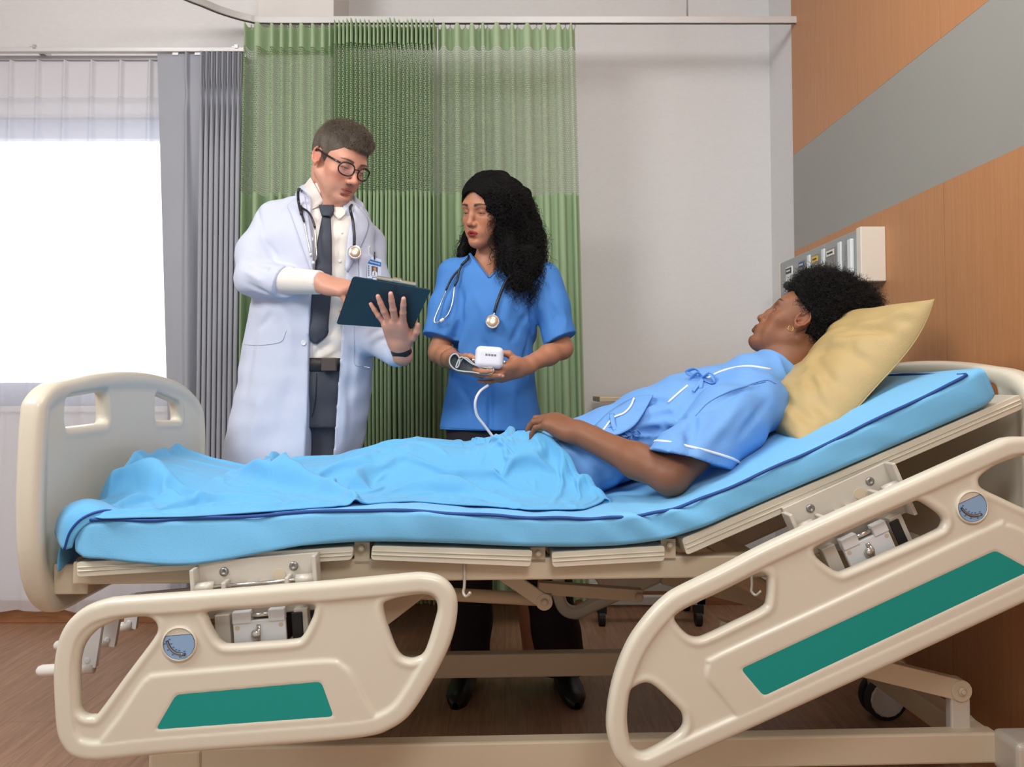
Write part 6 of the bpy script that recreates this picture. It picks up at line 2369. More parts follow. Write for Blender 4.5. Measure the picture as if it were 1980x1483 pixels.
def curls(v, nrm, n, rng, L, rad, turns, down, outw, jit, keep=None, npt=22):
    out = []
    idx = rng.choice(len(v), n)
    for i in idx:
        p, m = v[i], nrm[i]
        if keep is not None and not keep(p, m):
            continue
        ln = rng.uniform(*L)
        ax = unit(np.array((0, 0, -1.0)) * down + m * outw + rng.normal(size=3) * jit)
        a = unit(np.cross(ax, (0.3, 1, 0.2)))
        b = np.cross(ax, a)
        r0 = rng.uniform(*rad)
        ph, tn = rng.uniform(0, 6.28), rng.uniform(*turns) * rng.choice((-1, 1))
        t = np.linspace(0, 1, npt)
        w = ph + t * tn * 2 * math.pi
        rr = r0 * np.clip(t * 4, 0.15, 1)
        q = p - m * 0.006 + ax * (t * ln)[:, None] + (a * np.cos(w)[:, None] + b * np.sin(w)[:, None]) * rr[:, None]
        q = q + m * (0.006 * np.sin(t * 3.14))[:, None]
        q[:, 2] -= (1 - down) * 0.15 * ln * t ** 2
        out.append(q)
    return out


def nkeep(p, m):
    l = AH[:3, :3] @ p + AH[:3, 3]
    return not (l[1] > 0.0 and l[0] > -0.052 and l[2] < 0.085)


cc = curls(v, nrm, 5200, RNG, (0.030, 0.080), (0.0035, 0.008), (1.5, 3.2), 1.0, 0.25, 0.18, nkeep, 26)
cc = [q for q in cc if not ((lambda l: (l[:, 1] > 0.03) & (l[:, 0] > -0.047) & (l[:, 2] < 0.075) & (l[:, 2] > -0.13))(q @ AH[:3, :3].T + AH[:3, 3])).any()]
# loose ringlets at the edge of the mass
for path in ([(950, 455), (945, 470), (951, 485), (946, 497), (951, 508), (940, 513)], [(893, 460), (884, 478), (893, 492), (880, 505)], [(1052, 470), (1058, 490), (1052, 505), (1060, 515)], [(985, 520), (978, 540), (990, 552), (984, 560)], [(1020, 540), (1030, 552), (1024, 562)], [(898, 468), (892, 482), (900, 492)]):
    for e in range(1 if path[0][0] == 942 else 4):
        q = catmull([P(a + RNG.normal() * 1.2, b, 2.58 if 920 < a < 1000 else 2.64) for a, b in path], 8)
        cc.append(q)
strands('curls', cc, 0.0006, M_STR_B, nhair)

# bracelet
brc = thing('bracelet', "thin gold bracelet on the wrist under the grey cuff", 'bracelet', P(866, 688, 2.55))
bx = nj['relb'] + 0.52 * (nj['rwri'] - nj['relb'])
bd_ = unit(nj['rwri'] - nj['relb'])
b1 = unit(np.cross(bd_, (0, 0, 1)))
b2 = np.cross(bd_, b1)
MB().tube([bx + (b1 * math.cos(a) + b2 * math.sin(a)) * 0.0345 for a in np.linspace(0, 2 * math.pi, 33)[:-1]], 0.0011, 6, closed=True).build('chain', mat('gold', (200, 160, 96), 0.25, 1.0), brc)

# stethoscope
nk2 = nj['neck']
lf = [VN.seen(868, 544, 0.012), VN.seen(880, 528, 0.012), VN.seen(893, 512, 0.014), VN.seen(905, 500, 0.016)]
bk = [nk2 + np.array((-0.066, 0.02, 0.035)), nk2 + np.array((-0.03, 0.078, 0.05)), nk2 + np.array((0.04, 0.078, 0.05)), nk2 + np.array((0.078, 0.01, 0.03))]
rg = [VN.seen(993, 520, 0.012), VN.seen(976, 548, 0.010), VN.seen(963, 580, 0.009), VN.seen(956, 604, 0.009)]
stetho("black stethoscope round the neck of the person in blue scrubs", VN, [lf[2], lf[3]] + bk + rg, [(952, 622)],
       [[VN.seen(887, 522, 0.013), VN.seen(876, 534, 0.013), VN.seen(867, 550, 0.012), VN.seen(863, 560, 0.012)], [VN.seen(893, 512, 0.014), VN.seen(887, 526, 0.014), VN.seen(885, 540, 0.013), VN.seen(879, 552, 0.012)]],
       [[VN.seen(863, 560, 0.012), VN.seen(851, 590, 0.014), VN.seen(840, 618, 0.018), VN.seen(843, 624, 0.018), VN.seen(853, 620, 0.018)], [VN.seen(879, 552, 0.012), VN.seen(875, 585, 0.013), VN.seen(866, 608, 0.016), VN.seen(856, 618, 0.018)]],
       (VN.seen(952, 622, 0.018), (0.05, -1, 0.12)), 2.55)

# ---- the monitor, its cuff and tube
M_WHITEPL = mat('white_plastic', (232, 232, 240), 0.25, var=0.01, coat=0.3)
mq = P(945.5, 692, 2.40)
mo = thing('blood_pressure_monitor', 'white rounded blood pressure monitor held in both hands over the blue scrubs', 'monitor', mq)
VM = Vol.box(mq - 0.07, mq + 0.07, 0.0025)
MMx = frame(mq, (0.10, -1, 0.05), (0.06, 0.05, 1), 1.0)
VM.rb((0, 0, 0), (0.0415, 0.030, 0.0325), 0.016, 0, MMx)
v, f = VM.mesh(1)
mk('case', v, f, M_WHITEPL, mo)
lb = MB()
for k in range(4):
    lb.box((0.012 - 0.0085 * k, 0.0296, 0.003 + 0.0), (0.0185 - 0.0085 * k, 0.0305, 0.009), lambda x, y, z: tp(MMx, (-x, y, z)))
lb.build('logo', mat('logo_grey', (120, 120, 132), 0.5), mo, smooth=False)
MB().cyl(tp(MMx, (-0.0405, 0.008, -0.010)), tp(MMx, (-0.050, 0.008, -0.010)), 0.006, 14).build('air_port', M_CHROME, mo)
MB().cyl(tp(MMx, (0.0405, 0.008, -0.010)), tp(MMx, (0.050, 0.008, -0.010)), 0.006, 14).build('air_port', M_CHROME, mo)
tb2 = catmull([P(944, 745, 2.40), P(928, 757, 2.385), P(919, 777, 2.38), P(922, 802, 2.39), P(936, 822, 2.40), P(952, 843, 2.41), P(966, 862, 2.42)], 6)
MB().tube(tb2, 0.0042, 10).build('air_tube', M_WHITEPL, mo)
M_CUFF = mat('cuff_cloth', (92, 98, 104), 0.85, bump=0.5, bscale=400, var=0.08)
M_CUFFEDGE = mat('cuff_edge', (186, 192, 192), 0.8)
cf = thing('blood_pressure_cuff', 'folded grey arm cuff resting in the hand beside the white monitor', 'cuff', P(905, 705, 2.40))
zt4 = lambda a, b: (800 + a * 0.20226, 560 + b * 0.20226)
cfill = [zt4(*q) for q in ((352, 668), (366, 636), (400, 622), (424, 642), (452, 652), (492, 668), (560, 718), (640, 745), (740, 756), (756, 776), (740, 796), (690, 806), (580, 788), (480, 778), (404, 760), (358, 716))]
MB().prism([(a, b) for a, b in cfill], lambda a, b, t: P(a, b, t), 2.392, 2.452).build('folded_layers', M_CUFF, cf, smooth=False)
for nm, pts, y0_, y1_ in (('cuff_band', [(760, 752), (700, 748), (640, 735), (560, 710), (490, 660), (455, 645), (432, 670), (405, 735), (420, 742), (440, 690), (430, 640), (400, 614), (365, 628), (343, 670), (352, 720), (400, 765), (480, 782), (580, 792), (690, 812), (742, 800), (764, 775), (752, 750), (715, 742), (700, 770), (660, 785)], 2.375, 2.455),
                          ('cuff_flap', [(440, 700), (470, 655), (510, 655), (560, 700), (640, 750), (690, 765)], 2.380, 2.450)):
    cp = catmull([(*zt4(*q), 0) for q in pts], 5)[:, :2]
    g = np.array([[P(a, b, y0_) + np.array((0, t, 0)) for t in np.linspace(0, y1_ - y0_, 5)] for a, b in cp])
    o = MB().grid(g).build(nm, M_CUFF, cf, solid=0.003)
    MB().tube(g[:, 0], 0.0022, 6).build('edging', M_CUFFEDGE, o)
# ================================================================== the patient, pillow and blanket


def Bp(px, py, v):
    a, b = BL(px, py, v)
    return bw(a, v, b)


pat = thing('person', 'person with a black afro lying in bed in a light blue gown', 'person', bw(0.35, 0.45, 0.70), 'people')
pj = dict(hip=Bp(1115, 888, 0.44), neck=Bp(1508, 716, 0.455), lsh=Bp(1462, 768, 0.265), rsh=Bp(1440, 752, 0.64), lelb=Bp(1296, 922, 0.105), lwri=Bp(1122, 838, 0.27), relb=Bp(1270, 850, 0.80), rwri=Bp(1120, 850, 0.66))
TM = frame(pj['hip'], BU * -0.39 + BW * 0.92, BU * 0.92 + BW * 0.39)
PHD = frame(Bp(1551, 631, 0.465), BU * -0.78 + BV * 0.34 + BW * 0.52, BU * 0.55 + BW * 0.83, 0.93)
PFACE = dict(eary=0.012, jaw=0.95, chin=0.084, nose=0.107, nosew=1.2, lips=0.102, lipfull=1.35, gape=0.0012, lid=0.42, blush=(140, 84, 58), lip=(104, 58, 46), lipw=0.7, brow=(26, 18, 14), browt=1.0, lidw=0.3, lidc=(70, 38, 26), lash=(12, 9, 8), gaze=(0.1, 1, -0.1))
PT = (132, 86, 60)
hp = PHD[:3, 3]
V = Vol.box(np.array((-0.95, 1.64, 0.60)), np.array((0.95, 2.55, 1.30)), 0.010,
            fx=((hp[0] - 0.15, hp[0] + 0.13, 0.0025), (0.05, 0.56, 0.0035)), fy=((hp[1] - 0.12, hp[1] + 0.10, 0.0025), (1.66, 2.0, 0.0030)), fz=((hp[2] - 0.14, hp[2] + 0.13, 0.0025), (0.68, 0.96, 0.0035)))
head(V, PHD, PFACE)
V.cone(tp(PHD, (0, -0.030, -0.045)), pj['neck'], 0.048, 0.050, 0.02)
V.cone(tp(PHD, (0, 0.010, -0.085)), pj['neck'] + BW * 0.012, 0.034, 0.040, 0.03)
V.chain([tp(TM, (0, -0.01, 0.45)), tp(TM, (0, 0, 0.2)), pj['hip']], [0.06, 0.065, 0.07], 0.04)
V.cone(pj['lsh'] + BV * 0.02 - BW * 0.02, pj['rsh'] - BV * 0.06 - BW * 0.03, 0.04, 0.04, 0.03)
V.cone(pj['neck'], tp(TM, (0, -0.01, 0.44)), 0.046, 0.045, 0.03)
V.chain([pj['lsh'], pj['lsh'] * 0.45 + pj['lelb'] * 0.55, pj['lelb'], pj['lelb'] + 0.35 * (pj['lwri'] - pj['lelb']), pj['lwri']], [0.047, 0.043, 0.037, 0.0375, 0.0255], 0.018)
V.chain([pj['rsh'], pj['relb'], pj['rwri']], [0.045, 0.037, 0.026], 0.02)
sil = np.array([BL(x, y, 0.45) for x, y in ((120, 958), (160, 905), (195, 872), (240, 866), (300, 866), (350, 874), (400, 890), (450, 902), (500, 902), (560, 890), (640, 880), (700, 863), (750, 848), (800, 838), (850, 842), (900, 846), (940, 836), (985, 824), (1030, 826), (1080, 838), (1120, 846), (1160, 862), (1200, 890))])
for v_ in (0.34, 0.56):
    pts_, rad_ = [pj['hip'] + BV * (v_ - 0.44) * 0.8 - BW * 0.02], [0.060]
    for u_, rn in ((0.0, 0.058), (-0.12, 0.052), (-0.30, 0.044), (-0.45, 0.040), (-0.60, 0.030), (-0.69, 0.024)):
        A0 = np.interp(u_, sil[:, 0], sil[:, 1]) - mtop(u_)
        r_ = min(rn, 0.29 * A0)
        pts_.append(bw(u_, v_, mtop(u_) + 0.004 + r_))
        rad_.append(r_)
    pts_.append(pts_[-1] - BU * 0.03 + BW * 0.012)
    rad_.append(0.016)
    V.chain(pts_, rad_, 0.02)
hd = Bp(1046, 812, 0.33)
PHh = frame(pj['lwri'], hd - pj['lwri'] + BW * 0.010, BW * 1.0 - BU * 0.05 - BV * 0.25, 0.95)
pt1 = hand(V, PHh, 1, [(24, 34, 20), (26, 36, 20), (28, 36, 22), (32, 38, 24)], splay=(3, 0, -3, -7), lift=(0, 0, 0, 0), thumb=[(0.024, 0.020, -0.014), (0.036, 0.046, -0.030), (0.036, 0.072, -0.040), (0.034, 0.094, -0.046)])
v, f = V.mesh()
col = head_colors(v, PHD, PT, PFACE)
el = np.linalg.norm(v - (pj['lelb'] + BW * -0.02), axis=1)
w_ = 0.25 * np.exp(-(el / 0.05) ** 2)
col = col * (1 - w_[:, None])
nail_colors(col, v, pt1, (160, 108, 84))
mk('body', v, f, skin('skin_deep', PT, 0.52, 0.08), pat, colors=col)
eyes(PHD, pat, M_BROWN, PFACE)

# gown
M_GOWN = mat('pale_blue_gown', (108, 162, 226), 0.72, bump=0.3, bscale=460, var=0.025)
M_GOWNP = mat('white_piping', (240, 242, 246), 0.6)
M_GSEAM = mat('gown_seam', (96, 144, 206), 0.8)
VG = Vol.box(np.array((0.08, 1.60, 0.66)), np.array((0.84, 2.48, 1.10)), 0.0042)
loft(VG, [(-0.06, 0.01, -0.005, 0.190, 0.098), (0.06, 0.01, 0.0, 0.185, 0.096), (0.14, 0.01, 0.0, 0.180, 0.090), (0.30, 0.01, 0.004, 0.195, 0.092), (0.42, 0.015, 0.0, 0.205, 0.082), (0.49, 0.015, -0.010, 0.150, 0.072), (0.555, 0.012, -0.016, 0.085, 0.060)], TM)
VG.cone(tp(TM, (0, 0, 0.50)), pj['neck'] + (pj['neck'] - tp(TM, (0, 0, 0.50))) * 0.25, 0.075, 0.064, 0.03)
cufe = pj['lsh'] * 0.22 + pj['lelb'] * 0.78
VG.chain([pj['lsh'] + BW * -0.012, pj['lsh'] * 0.55 + cufe * 0.45, cufe + 0.34 * (cufe - pj['lsh'])], [0.075, 0.078, 0.076], 0.035)
rcf = pj['rsh'] * 0.4 + pj['relb'] * 0.6
VG.chain([pj['rsh'], rcf], [0.070, 0.074], 0.03)
nG1, nG2 = noise3(81, (7, 5, 7)), noise3(82, (14, 9, 14))
VG.disp(lambda x, y, z: 0.004 * nG1(x, y, z) + 0.0014 * nG2(x, y, z))
VG.keep_front()
S = lambda *p, **k: [VG.seen(a, b, 0.0, 2.0) for a, b in p]
for line, amp, wd_ in (([(1342, 800), (1336, 840), (1335, 880)], 0.014, 0.010), ([(1345, 800), (1400, 770), (1450, 752)], 0.010, 0.010), ([(1205, 838), (1270, 832), (1330, 838)], 0.011, 0.007),
                       ([(1215, 852), (1280, 850), (1335, 856)], 0.009, 0.006), ([(1250, 806), (1290, 800), (1330, 812)], 0.010, 0.008), ([(1240, 820), (1290, 818), (1335, 826)], -0.010, 0.008),
                       ([(1255, 840), (1300, 843), (1336, 846)], -0.008, 0.006), ([(1225, 790), (1262, 775), (1300, 778)], 0.010, 0.008), ([(1360, 870), (1400, 820), (1440, 772)], -0.006, 0.012),
                       ([(1425, 850), (1465, 800), (1490, 770)], 0.007, 0.008), ([(1385, 775), (1430, 750), (1470, 742)], -0.006, 0.008), ([(1250, 862), (1300, 866), (1330, 870)], -0.006, 0.006)):
    VG.crease(S(*line), amp * 1.5, wd_)
VG.keep_front()
VG0 = VG.d.copy()
cdir = unit(pj['lelb'] - pj['lsh'])
cutp = Bp(1352, 892, 0.10)
cd2 = unit(BU * -0.24 - BW * 0.95 - BV * 0.10)
ce_ = cufe + 0.35 * (pj['lelb'] - pj['lsh'])
VG.cut(lambda x, y, z: np.minimum((x - cutp[0]) * cd2[0] + (y - cutp[1]) * cd2[1] + (z - cutp[2]) * cd2[2], -rcap((x, y, z), cufe, ce_, 0.115, 0.115)))
nkc = pj['neck']
nax = unit(tp(PHD, (0, -0.01, -0.05)) - tp(TM, (0, 0, 0.50)))
VG.cut(lambda x, y, z: (x - nkc[0]) * nax[0] + (y - nkc[1]) * nax[1] + (z - nkc[2]) * nax[2] - 0.006)
# inner hollow of the near cuff
VG.cone(cufe - 0.02 * cdir, cutp + 0.08 * cdir, 0.036, 0.056, 0.0, None, 'sub')
v, f = VG.mesh()
gown = mk('gown', v, f, M_GOWN, pat)


def piping(pts, off=0.002, r=0.0028, m=None, name='piping'):
    MB().tube(on(VG, pts, off, 6, 2.0), r, 8).build(name, m or M_GOWNP, gown)


piping([(1490, 714), (1450, 708), (1415, 712), (1385, 722), (1362, 736)])
piping([(1330, 745), (1312, 760), (1292, 778)])
cq = []
for k in range(60):
    a = 2 * math.pi * k / 60
    a1 = unit(np.cross(cd2, BV))
    a2 = np.cross(cd2, a1)
    r_ = 0.02
    for _ in range(200):
        p_ = cutp * 0 + (cufe + cdir * (np.dot(cutp - cd2 * 0.022 - cufe, cd2) / np.dot(cdir, cd2))) + (a1 * math.cos(a) + a2 * math.sin(a)) * r_
        ii = [int(np.clip(np.searchsorted(c, q), 0, len(c) - 1)) for c, q in zip((VG.x, VG.y, VG.z), p_)]
        if VG0[ii[0], ii[1], ii[2]] > 0 or r_ > 0.13:
            break
        r_ += 0.001
    cq.append(p_)
cq = np.array(cq)
for _ in range(3):
    cq = (np.roll(cq, 1, 0) + cq * 2 + np.roll(cq, -1, 0)) / 4
MB().tube(cq, 0.0030, 8, closed=True).build('cuff_piping', M_GOWNP, gown)
piping([(1345, 804), (1370, 778), (1410, 757), (1450, 745), (1480, 738)], 0.001, 0.0011, M_GSEAM, 'seam')
piping([(1436, 748), (1480, 735), (1500, 742)], 0.001, 0.0011, M_GSEAM, 'seam')
# turned-back front edge
fl = ribbon(VG, [(1150, 822), (1172, 800), (1195, 784), (1225, 768), (1248, 763)], [(1180, 842), (1205, 836), (1228, 820), (1246, 793), (1262, 763)], 0.006, M_GOWN, 'front_flap', gown, 10, 6, 0.003, off_fn=lambda s, t: 0.006 + 0.030 * t * (1 - 0.5 * s), y0=2.0)
MB().tube(on(VG, [(1166, 832), (1186, 808), (1206, 799), (1219, 786), (1226, 770)], 0.020, 6, 2.0), 0.0026, 8).build('piping', M_GOWNP, gown)
# bows
def bow(px, py, sc, name='bow'):
    c = VG.seen(px, py, 0.010, 2.0)
    b = MB()
    b.ball(c, 0.007 * sc, 10, 8)
    for dx, dy, l in ((-30, -12, 1), (-22, 2, 0.9), (24, 8, 1), (26, 2, 0.8)):
        e = VG.seen(px + dx * sc, py + dy * sc, 0.012, 2.0)
        m_ = (c + e) / 2 + np.array((0, -0.012, 0.014)) * sc
        b.tube(catmull([c, m_, e, (c + e) / 2 + np.array((0, -0.006, -0.004)), c], 6), 0.0052 * sc, 8, flat=0.3)
    for dx, dy in ((-18, 26), (-6, 30)):
        b.tube(catmull([c, VG.seen(px + dx * 0.5 * sc, py + dy * 0.5 * sc, 0.008, 2.0), VG.seen(px + dx * sc, py + dy * sc, 0.004, 2.0)], 5), 0.0045 * sc, 8, flat=0.3)
    b.build(name, M_GOWN, gown)


bow(1358, 731, 1.0)
bow(1196, 838, 0.7)
bow(1222, 838, 0.6)
MB().tube(on(VG, [(1183, 800), (1186, 820), (1193, 838)], 0.026, 5, 2.0), 0.006, 8, flat=0.3).build('tie_strap', M_GOWN, gown)

# afro
VH = Vol.box(hp + np.array((-0.14, -0.17, -0.17)), hp + np.array((0.26, 0.20, 0.22)), 0.0045)
VH.ell((0, -0.020, 0.045), (0.092, 0.108, 0.092), 0, PHD)
VH.ell(Bp(1618, 608, 0.475), (0.100, 0.105, 0.092), 0.03)
VH.ell(Bp(1585, 560, 0.475), (0.058, 0.085, 0.050), 0.03)
VH.ell(Bp(1585, 672, 0.49), (0.055, 0.07, 0.050), 0.03)
VH.disp(lambda x, y, z: 0.006 * nHn(x, y, z))
AP = np.linalg.inv(PHD)


def pface(x, y, z):
    lx, ly, lz = [AP[i, 0] * x + AP[i, 1] * y + AP[i, 2] * z + AP[i, 3] for i in range(3)]
    f_ = np.interp(lz, [-0.12, -0.06, -0.03, 0.0, 0.022, 0.034, 0.048, 0.062, 0.078, 0.12, 0.2], [-0.034, -0.024, -0.018, -0.016, -0.002, 0.022, 0.046, 0.066, 0.082, 0.11, 0.13])
    return ly - f_


VH.cut(pface)
v, f = VH.mesh()
phair = mk('hair', v, f, M_HAIR_B, pat)
nrm = np.zeros_like(v)
fn_ = np.cross(v[f[:, 1]] - v[f[:, 0]], v[f[:, 3]] - v[f[:, 0]])
for i in range(4):
    np.add.at(nrm, f[:, i], fn_)
nrm /= np.linalg.norm(nrm, axis=1)[:, None] + 1e-12
rng = np.random.default_rng(5)


def afro(n):
    out = []
    for i in rng.choice(len(v), n):
        p, m = v[i], nrm[i]
        l = AP[:3, :3] @ p + AP[:3, 3]
        if l[2] < 0.02 and l[1] > -0.02:
            continue
        ln = rng.uniform(0.010, 0.030) * (1.25 if rng.random() < 0.15 else 1.0)
        ax = unit(m + rng.normal(size=3) * 0.35)
        a = unit(np.cross(ax, (0.2, 1, 0.3)))
        b = np.cross(ax, a)
        t = np.linspace(0, 1, 18)
        w = rng.uniform(0, 6.28) + t * rng.uniform(1.2, 2.6) * 6.28
        r0 = rng.uniform(0.0018, 0.0042)
        q = p - m * 0.004 + ax * (t * ln)[:, None] + (a * np.cos(w)[:, None] + b * np.sin(w)[:, None]) * (r0 * np.clip(t * 3, 0.2, 1))[:, None]
        lq = q @ AP[:3, :3].T + AP[:3, 3]
        if ((lq[:, 1] > 0.055) & (lq[:, 2] < 0.06)).any():
            continue
        out.append(q)
    return out


strands('curls', afro(9000), 0.00048, M_STR_B, phair)

er = thing('hoop_earring', 'small gold hoop earring in the ear of the person lying in bed', 'earring', tp(PHD, (-0.075, 0.012, -0.034)))
ec = tp(PHD, (-0.080, 0.018, -0.043))
for k, o_ in enumerate((0.0, 0.0035)):
    MB().tube([ec + BU * (0.0068 * math.cos(a)) + BW * (0.0075 * math.sin(a)) + (BU * 0.3 + BV) * (o_ - 0.002 + 0.002 * math.sin(a)) for a in np.linspace(0, 2 * math.pi, 25)[:-1]], 0.0011, 8, closed=True).build('ring', mat('gold', (200, 160, 96), 0.25, 1.0), er)

# ------------------------------------------------------------------ pillow
M_PILLOW = mat('butter_yellow_vinyl', (186, 162, 110), 0.42, bump=0.5, bscale=520, var=0.02, spec=0.45)
plw = thing('pillow', 'butter yellow pillow propped behind the head of the person in bed', 'pillow', bw(0.78, 0.42, 0.95))
c0_, c1_ = Bp(1552, 858, 0.10), Bp(1806, 579, 0.10)
pc_ = (c0_ + c1_) / 2
pa = unit(c1_ - c0_)
pn_ = unit(np.cross(pa, BV))
if pn_[0] > 0:
    pn_ = -pn_
HL, HV = np.linalg.norm(c1_ - c0_) / 2, 0.30
nP1, nP2 = noise3(91, (6, 6, 6)), noise3(92, (14, 14, 14))


def pil(s, t, side):
    pin = 1 - 0.10 * (1 - t * t) * abs(s) ** 3 - 0.0
    a = HL * t * (1 - 0.085 * (1 - s * s))
    b = HV * s * (1 - 0.16 * (1 - t * t))
    h = (np.clip(1 - abs(s) ** 2.6, 0, 1) ** 0.52) * (np.clip(1 - abs(t) ** 2.6, 0, 1) ** 0.52)
    th = (0.112 + 0.012 * (0.5 - 0.5 * t) - 0.035 * math.exp(-((s - 0.15) / 0.35) ** 2 - ((t - 0.0) / 0.6) ** 2) if side > 0 else 0.012) * h
    q = pc_ + BV * (HV + b) + pa * a
    n = side * (th + 0.004 * h * nP1(a * 2, b, side))
    edge = math.exp(-((abs(s) - 0.86) / 0.10) ** 2)
    n += side * 0.007 * edge * math.sin(16 * t + 2.2 * side) * h
    n += side * 0.003 * h * nP2(a, b, 0)
    if side > 0:
        for s0, t0, dx, dy, am_, w_ in ((-0.93, 0.72, 0.30, -0.34, 0.016, 0.06), (-0.90, 0.55, 0.42, -0.10, 0.012, 0.05), (-0.95, -0.55, 0.32, 0.30, 0.016, 0.06), (-0.90, -0.75, 0.45, 0.12, 0.012, 0.05),
                                       (-0.75, 0.25, 0.30, -0.20, 0.008, 0.05), (-0.80, -0.2, 0.30, 0.16, 0.010, 0.05), (-0.97, 0.15, 0.30, 0.02, 0.010, 0.05)):
            k = np.clip(((s - s0) * dx + (t - t0) * dy) / (dx * dx + dy * dy), 0, 1)
            dd_ = math.hypot(s - s0 - k * dx, t - t0 - k * dy)
            n -= am_ * math.exp(-(dd_ / w_) ** 2) * h * (1 - 0.6 * k)
            n += 0.6 * am_ * math.exp(-((dd_ - 0.10) / w_) ** 2) * h * (1 - 0.6 * k)
    sag = -0.03 * (1 - t * t) * (s + 0.2)
    return q + pn_ * (n - 0.052 * (1 - abs(t) ** 3.2)) + pa * 0.0


gs = np.sin(np.linspace(-1, 1, 73) * math.pi / 2)
mbp = MB()
top = np.array([[pil(s, t, 1) for t in gs] for s in gs])
bot = np.array([[pil(s, t, -1) for t in gs] for s in gs])
mbp.grid(top)
mbp.grid(bot[:, ::-1])
pv = np.concatenate(mbp.v)
po = mk('pillow_body', pv, mbp.f, M_PILLOW, plw)
w_m = po.modifiers.new('weld', 'WELD')
w_m.merge_threshold = 0.0008
sm_ = []
for s_, t_ in [(s, -1) for s in gs] + [(1, t) for t in gs] + [(s, 1) for s in gs[::-1]] + [(-1, t) for t in gs[::-1]]:
    sm_.append(pil(s_, t_, 1))
MB().tube(np.array(sm_)[::2], 0.0014, 6, closed=True).build('seam', M_PILLOW, plw)

# ------------------------------------------------------------------ blanket
bln = thing('blanket', 'sky blue blanket rumpled over the legs of the person lying in bed', 'blanket', bw(-0.35, 0.45, 0.72))
edge = []
for x, y in ((150, 990), (200, 1000), (280, 1001), (390, 992), (520, 985), (650, 974), (800, 966), (930, 974), (1060, 982), (1130, 979), (1186, 964), (1200, 955)):
    lo, hi = -0.02, 0.9
    for _ in range(40):
        md = (lo + hi) / 2
        a, b = BL(x, y, md)
        if b > mtop(a) + 0.008:
            lo = md
        else:
            hi = md
    edge.append((BL(x, y, md)[0], md))
edge = np.array(edge)
U0 = MP[0, 0] + MN[0, 0] * MTS[0] - 0.012
U1 = BL(1188, 940, 0.10)[0]
nu, nv_ = 210, 150
n1, n2, n3, n4 = noise3(101, (2.2, 5.0, 0)), noise3(102, (3.2, 9, 0)), noise3(103, (9, 14, 0)), noise3(104, (1.6, 6, 0))


def lift(uu, vv):
    """height of the covered body above the bed's plane w"""
    base = mtop(np.clip(uu, U0 + 0.03, 9)) + 0.010
    A = np.maximum(0.0, np.interp(uu, sil[:, 0], sil[:, 1]) - base)
    leg = np.maximum(np.exp(-((vv - 0.33) / 0.105) ** 2), np.exp(-((vv - 0.57) / 0.105) ** 2))
    mid = np.exp(-((vv - 0.45) / 0.22) ** 4)
    hipw = sstep(-0.30, 0.05, uu)
    shp = np.maximum(leg * (1 - 0.55 * hipw) + 0.55 * hipw * mid, 0.84 * mid)
    ft = np.exp(-((uu + 0.70) / 0.14) ** 2)
    shp = shp * (1 - ft) + ft * np.exp(-((vv - 0.43) / 0.25) ** 4)
    return base, A, shp


def on_cover(px, py):
    lo, hi = -0.02, 0.9
    for _ in range(40):
        md = (lo + hi) / 2
        a, b = BL(px, py, md)
        q = lift(a, md)
        if b > q[0] + q[1] * q[2]:
            lo = md
        else:
            hi = md
    return np.array((BL(px, py, md)[0], md))


us = np.linspace(U0, U1, nu)
T = np.linspace(0, 1, nv_)
VE = np.interp(us, edge[:, 0], edge[:, 1])
VV = VE[:, None] + (0.915 - VE[:, None]) * T[None, :]
UU = np.repeat(us[:, None], nv_, 1)
UU = UU - np.clip((UU - (U1 - 0.35)) / 0.35, 0, 1) * 0.20 * sstep(0.12, 0.42, VV)
base, A_, shp = lift(UU, VV)
WW = base + A_ * shp * 1.04
r1 = 1 - np.abs(n1(UU, VV + 0.15 * UU, 0)) * 0.9
r2 = 1 - np.abs(n2(UU + 0.1 * n4(UU, VV, 0), VV - 0.22 * UU, 0))
EV = VV - VE[:, None]
damp = sstep(0.0, 0.05, EV) * 0.75 + 0.25
WW += (0.006 * np.maximum(r1, -0.2) + 0.005 * np.maximum(r2, -0.3) + 0.0022 * n3(UU, VV, 0)) * damp - 0.004


def fold(pts, amp, wid, lee=0.95):
    """a lap of cloth along a line: a crest with a sharp hollow on its near side"""
    global WW
    q = catmull([(*on_cover(a, b), 0) for a, b in pts], 6)[:, :2]
    best = np.full(UU.shape, 9.0)
    sg = np.zeros(UU.shape)
    al = np.zeros(UU.shape)
    n = len(q) - 1
    for i in range(n):
        a, e = q[i], q[i + 1] - q[i]
        t = np.clip(((UU - a[0]) * e[0] + (VV - a[1]) * e[1]) / (e @ e + 1e-9), 0, 1)
        dx, dy = UU - a[0] - t * e[0], VV - a[1] - t * e[1]
        d = np.hypot(dx, dy)
        m_ = d < best
        best = np.where(m_, d, best)
        sg = np.where(m_, np.sign(e[0] * dy - e[1] * dx), sg)
        al = np.where(m_, (i + t) / n, al)
    fade = np.sin(np.clip(al, 0.02, 0.98) * math.pi) ** 0.6
    x = best * sg
    WW = WW + amp * fade * (np.exp(-((x - wid) / (1.3 * wid)) ** 2) - lee * np.exp(-((x + 0.25 * wid) / (0.75 * wid)) ** 2))


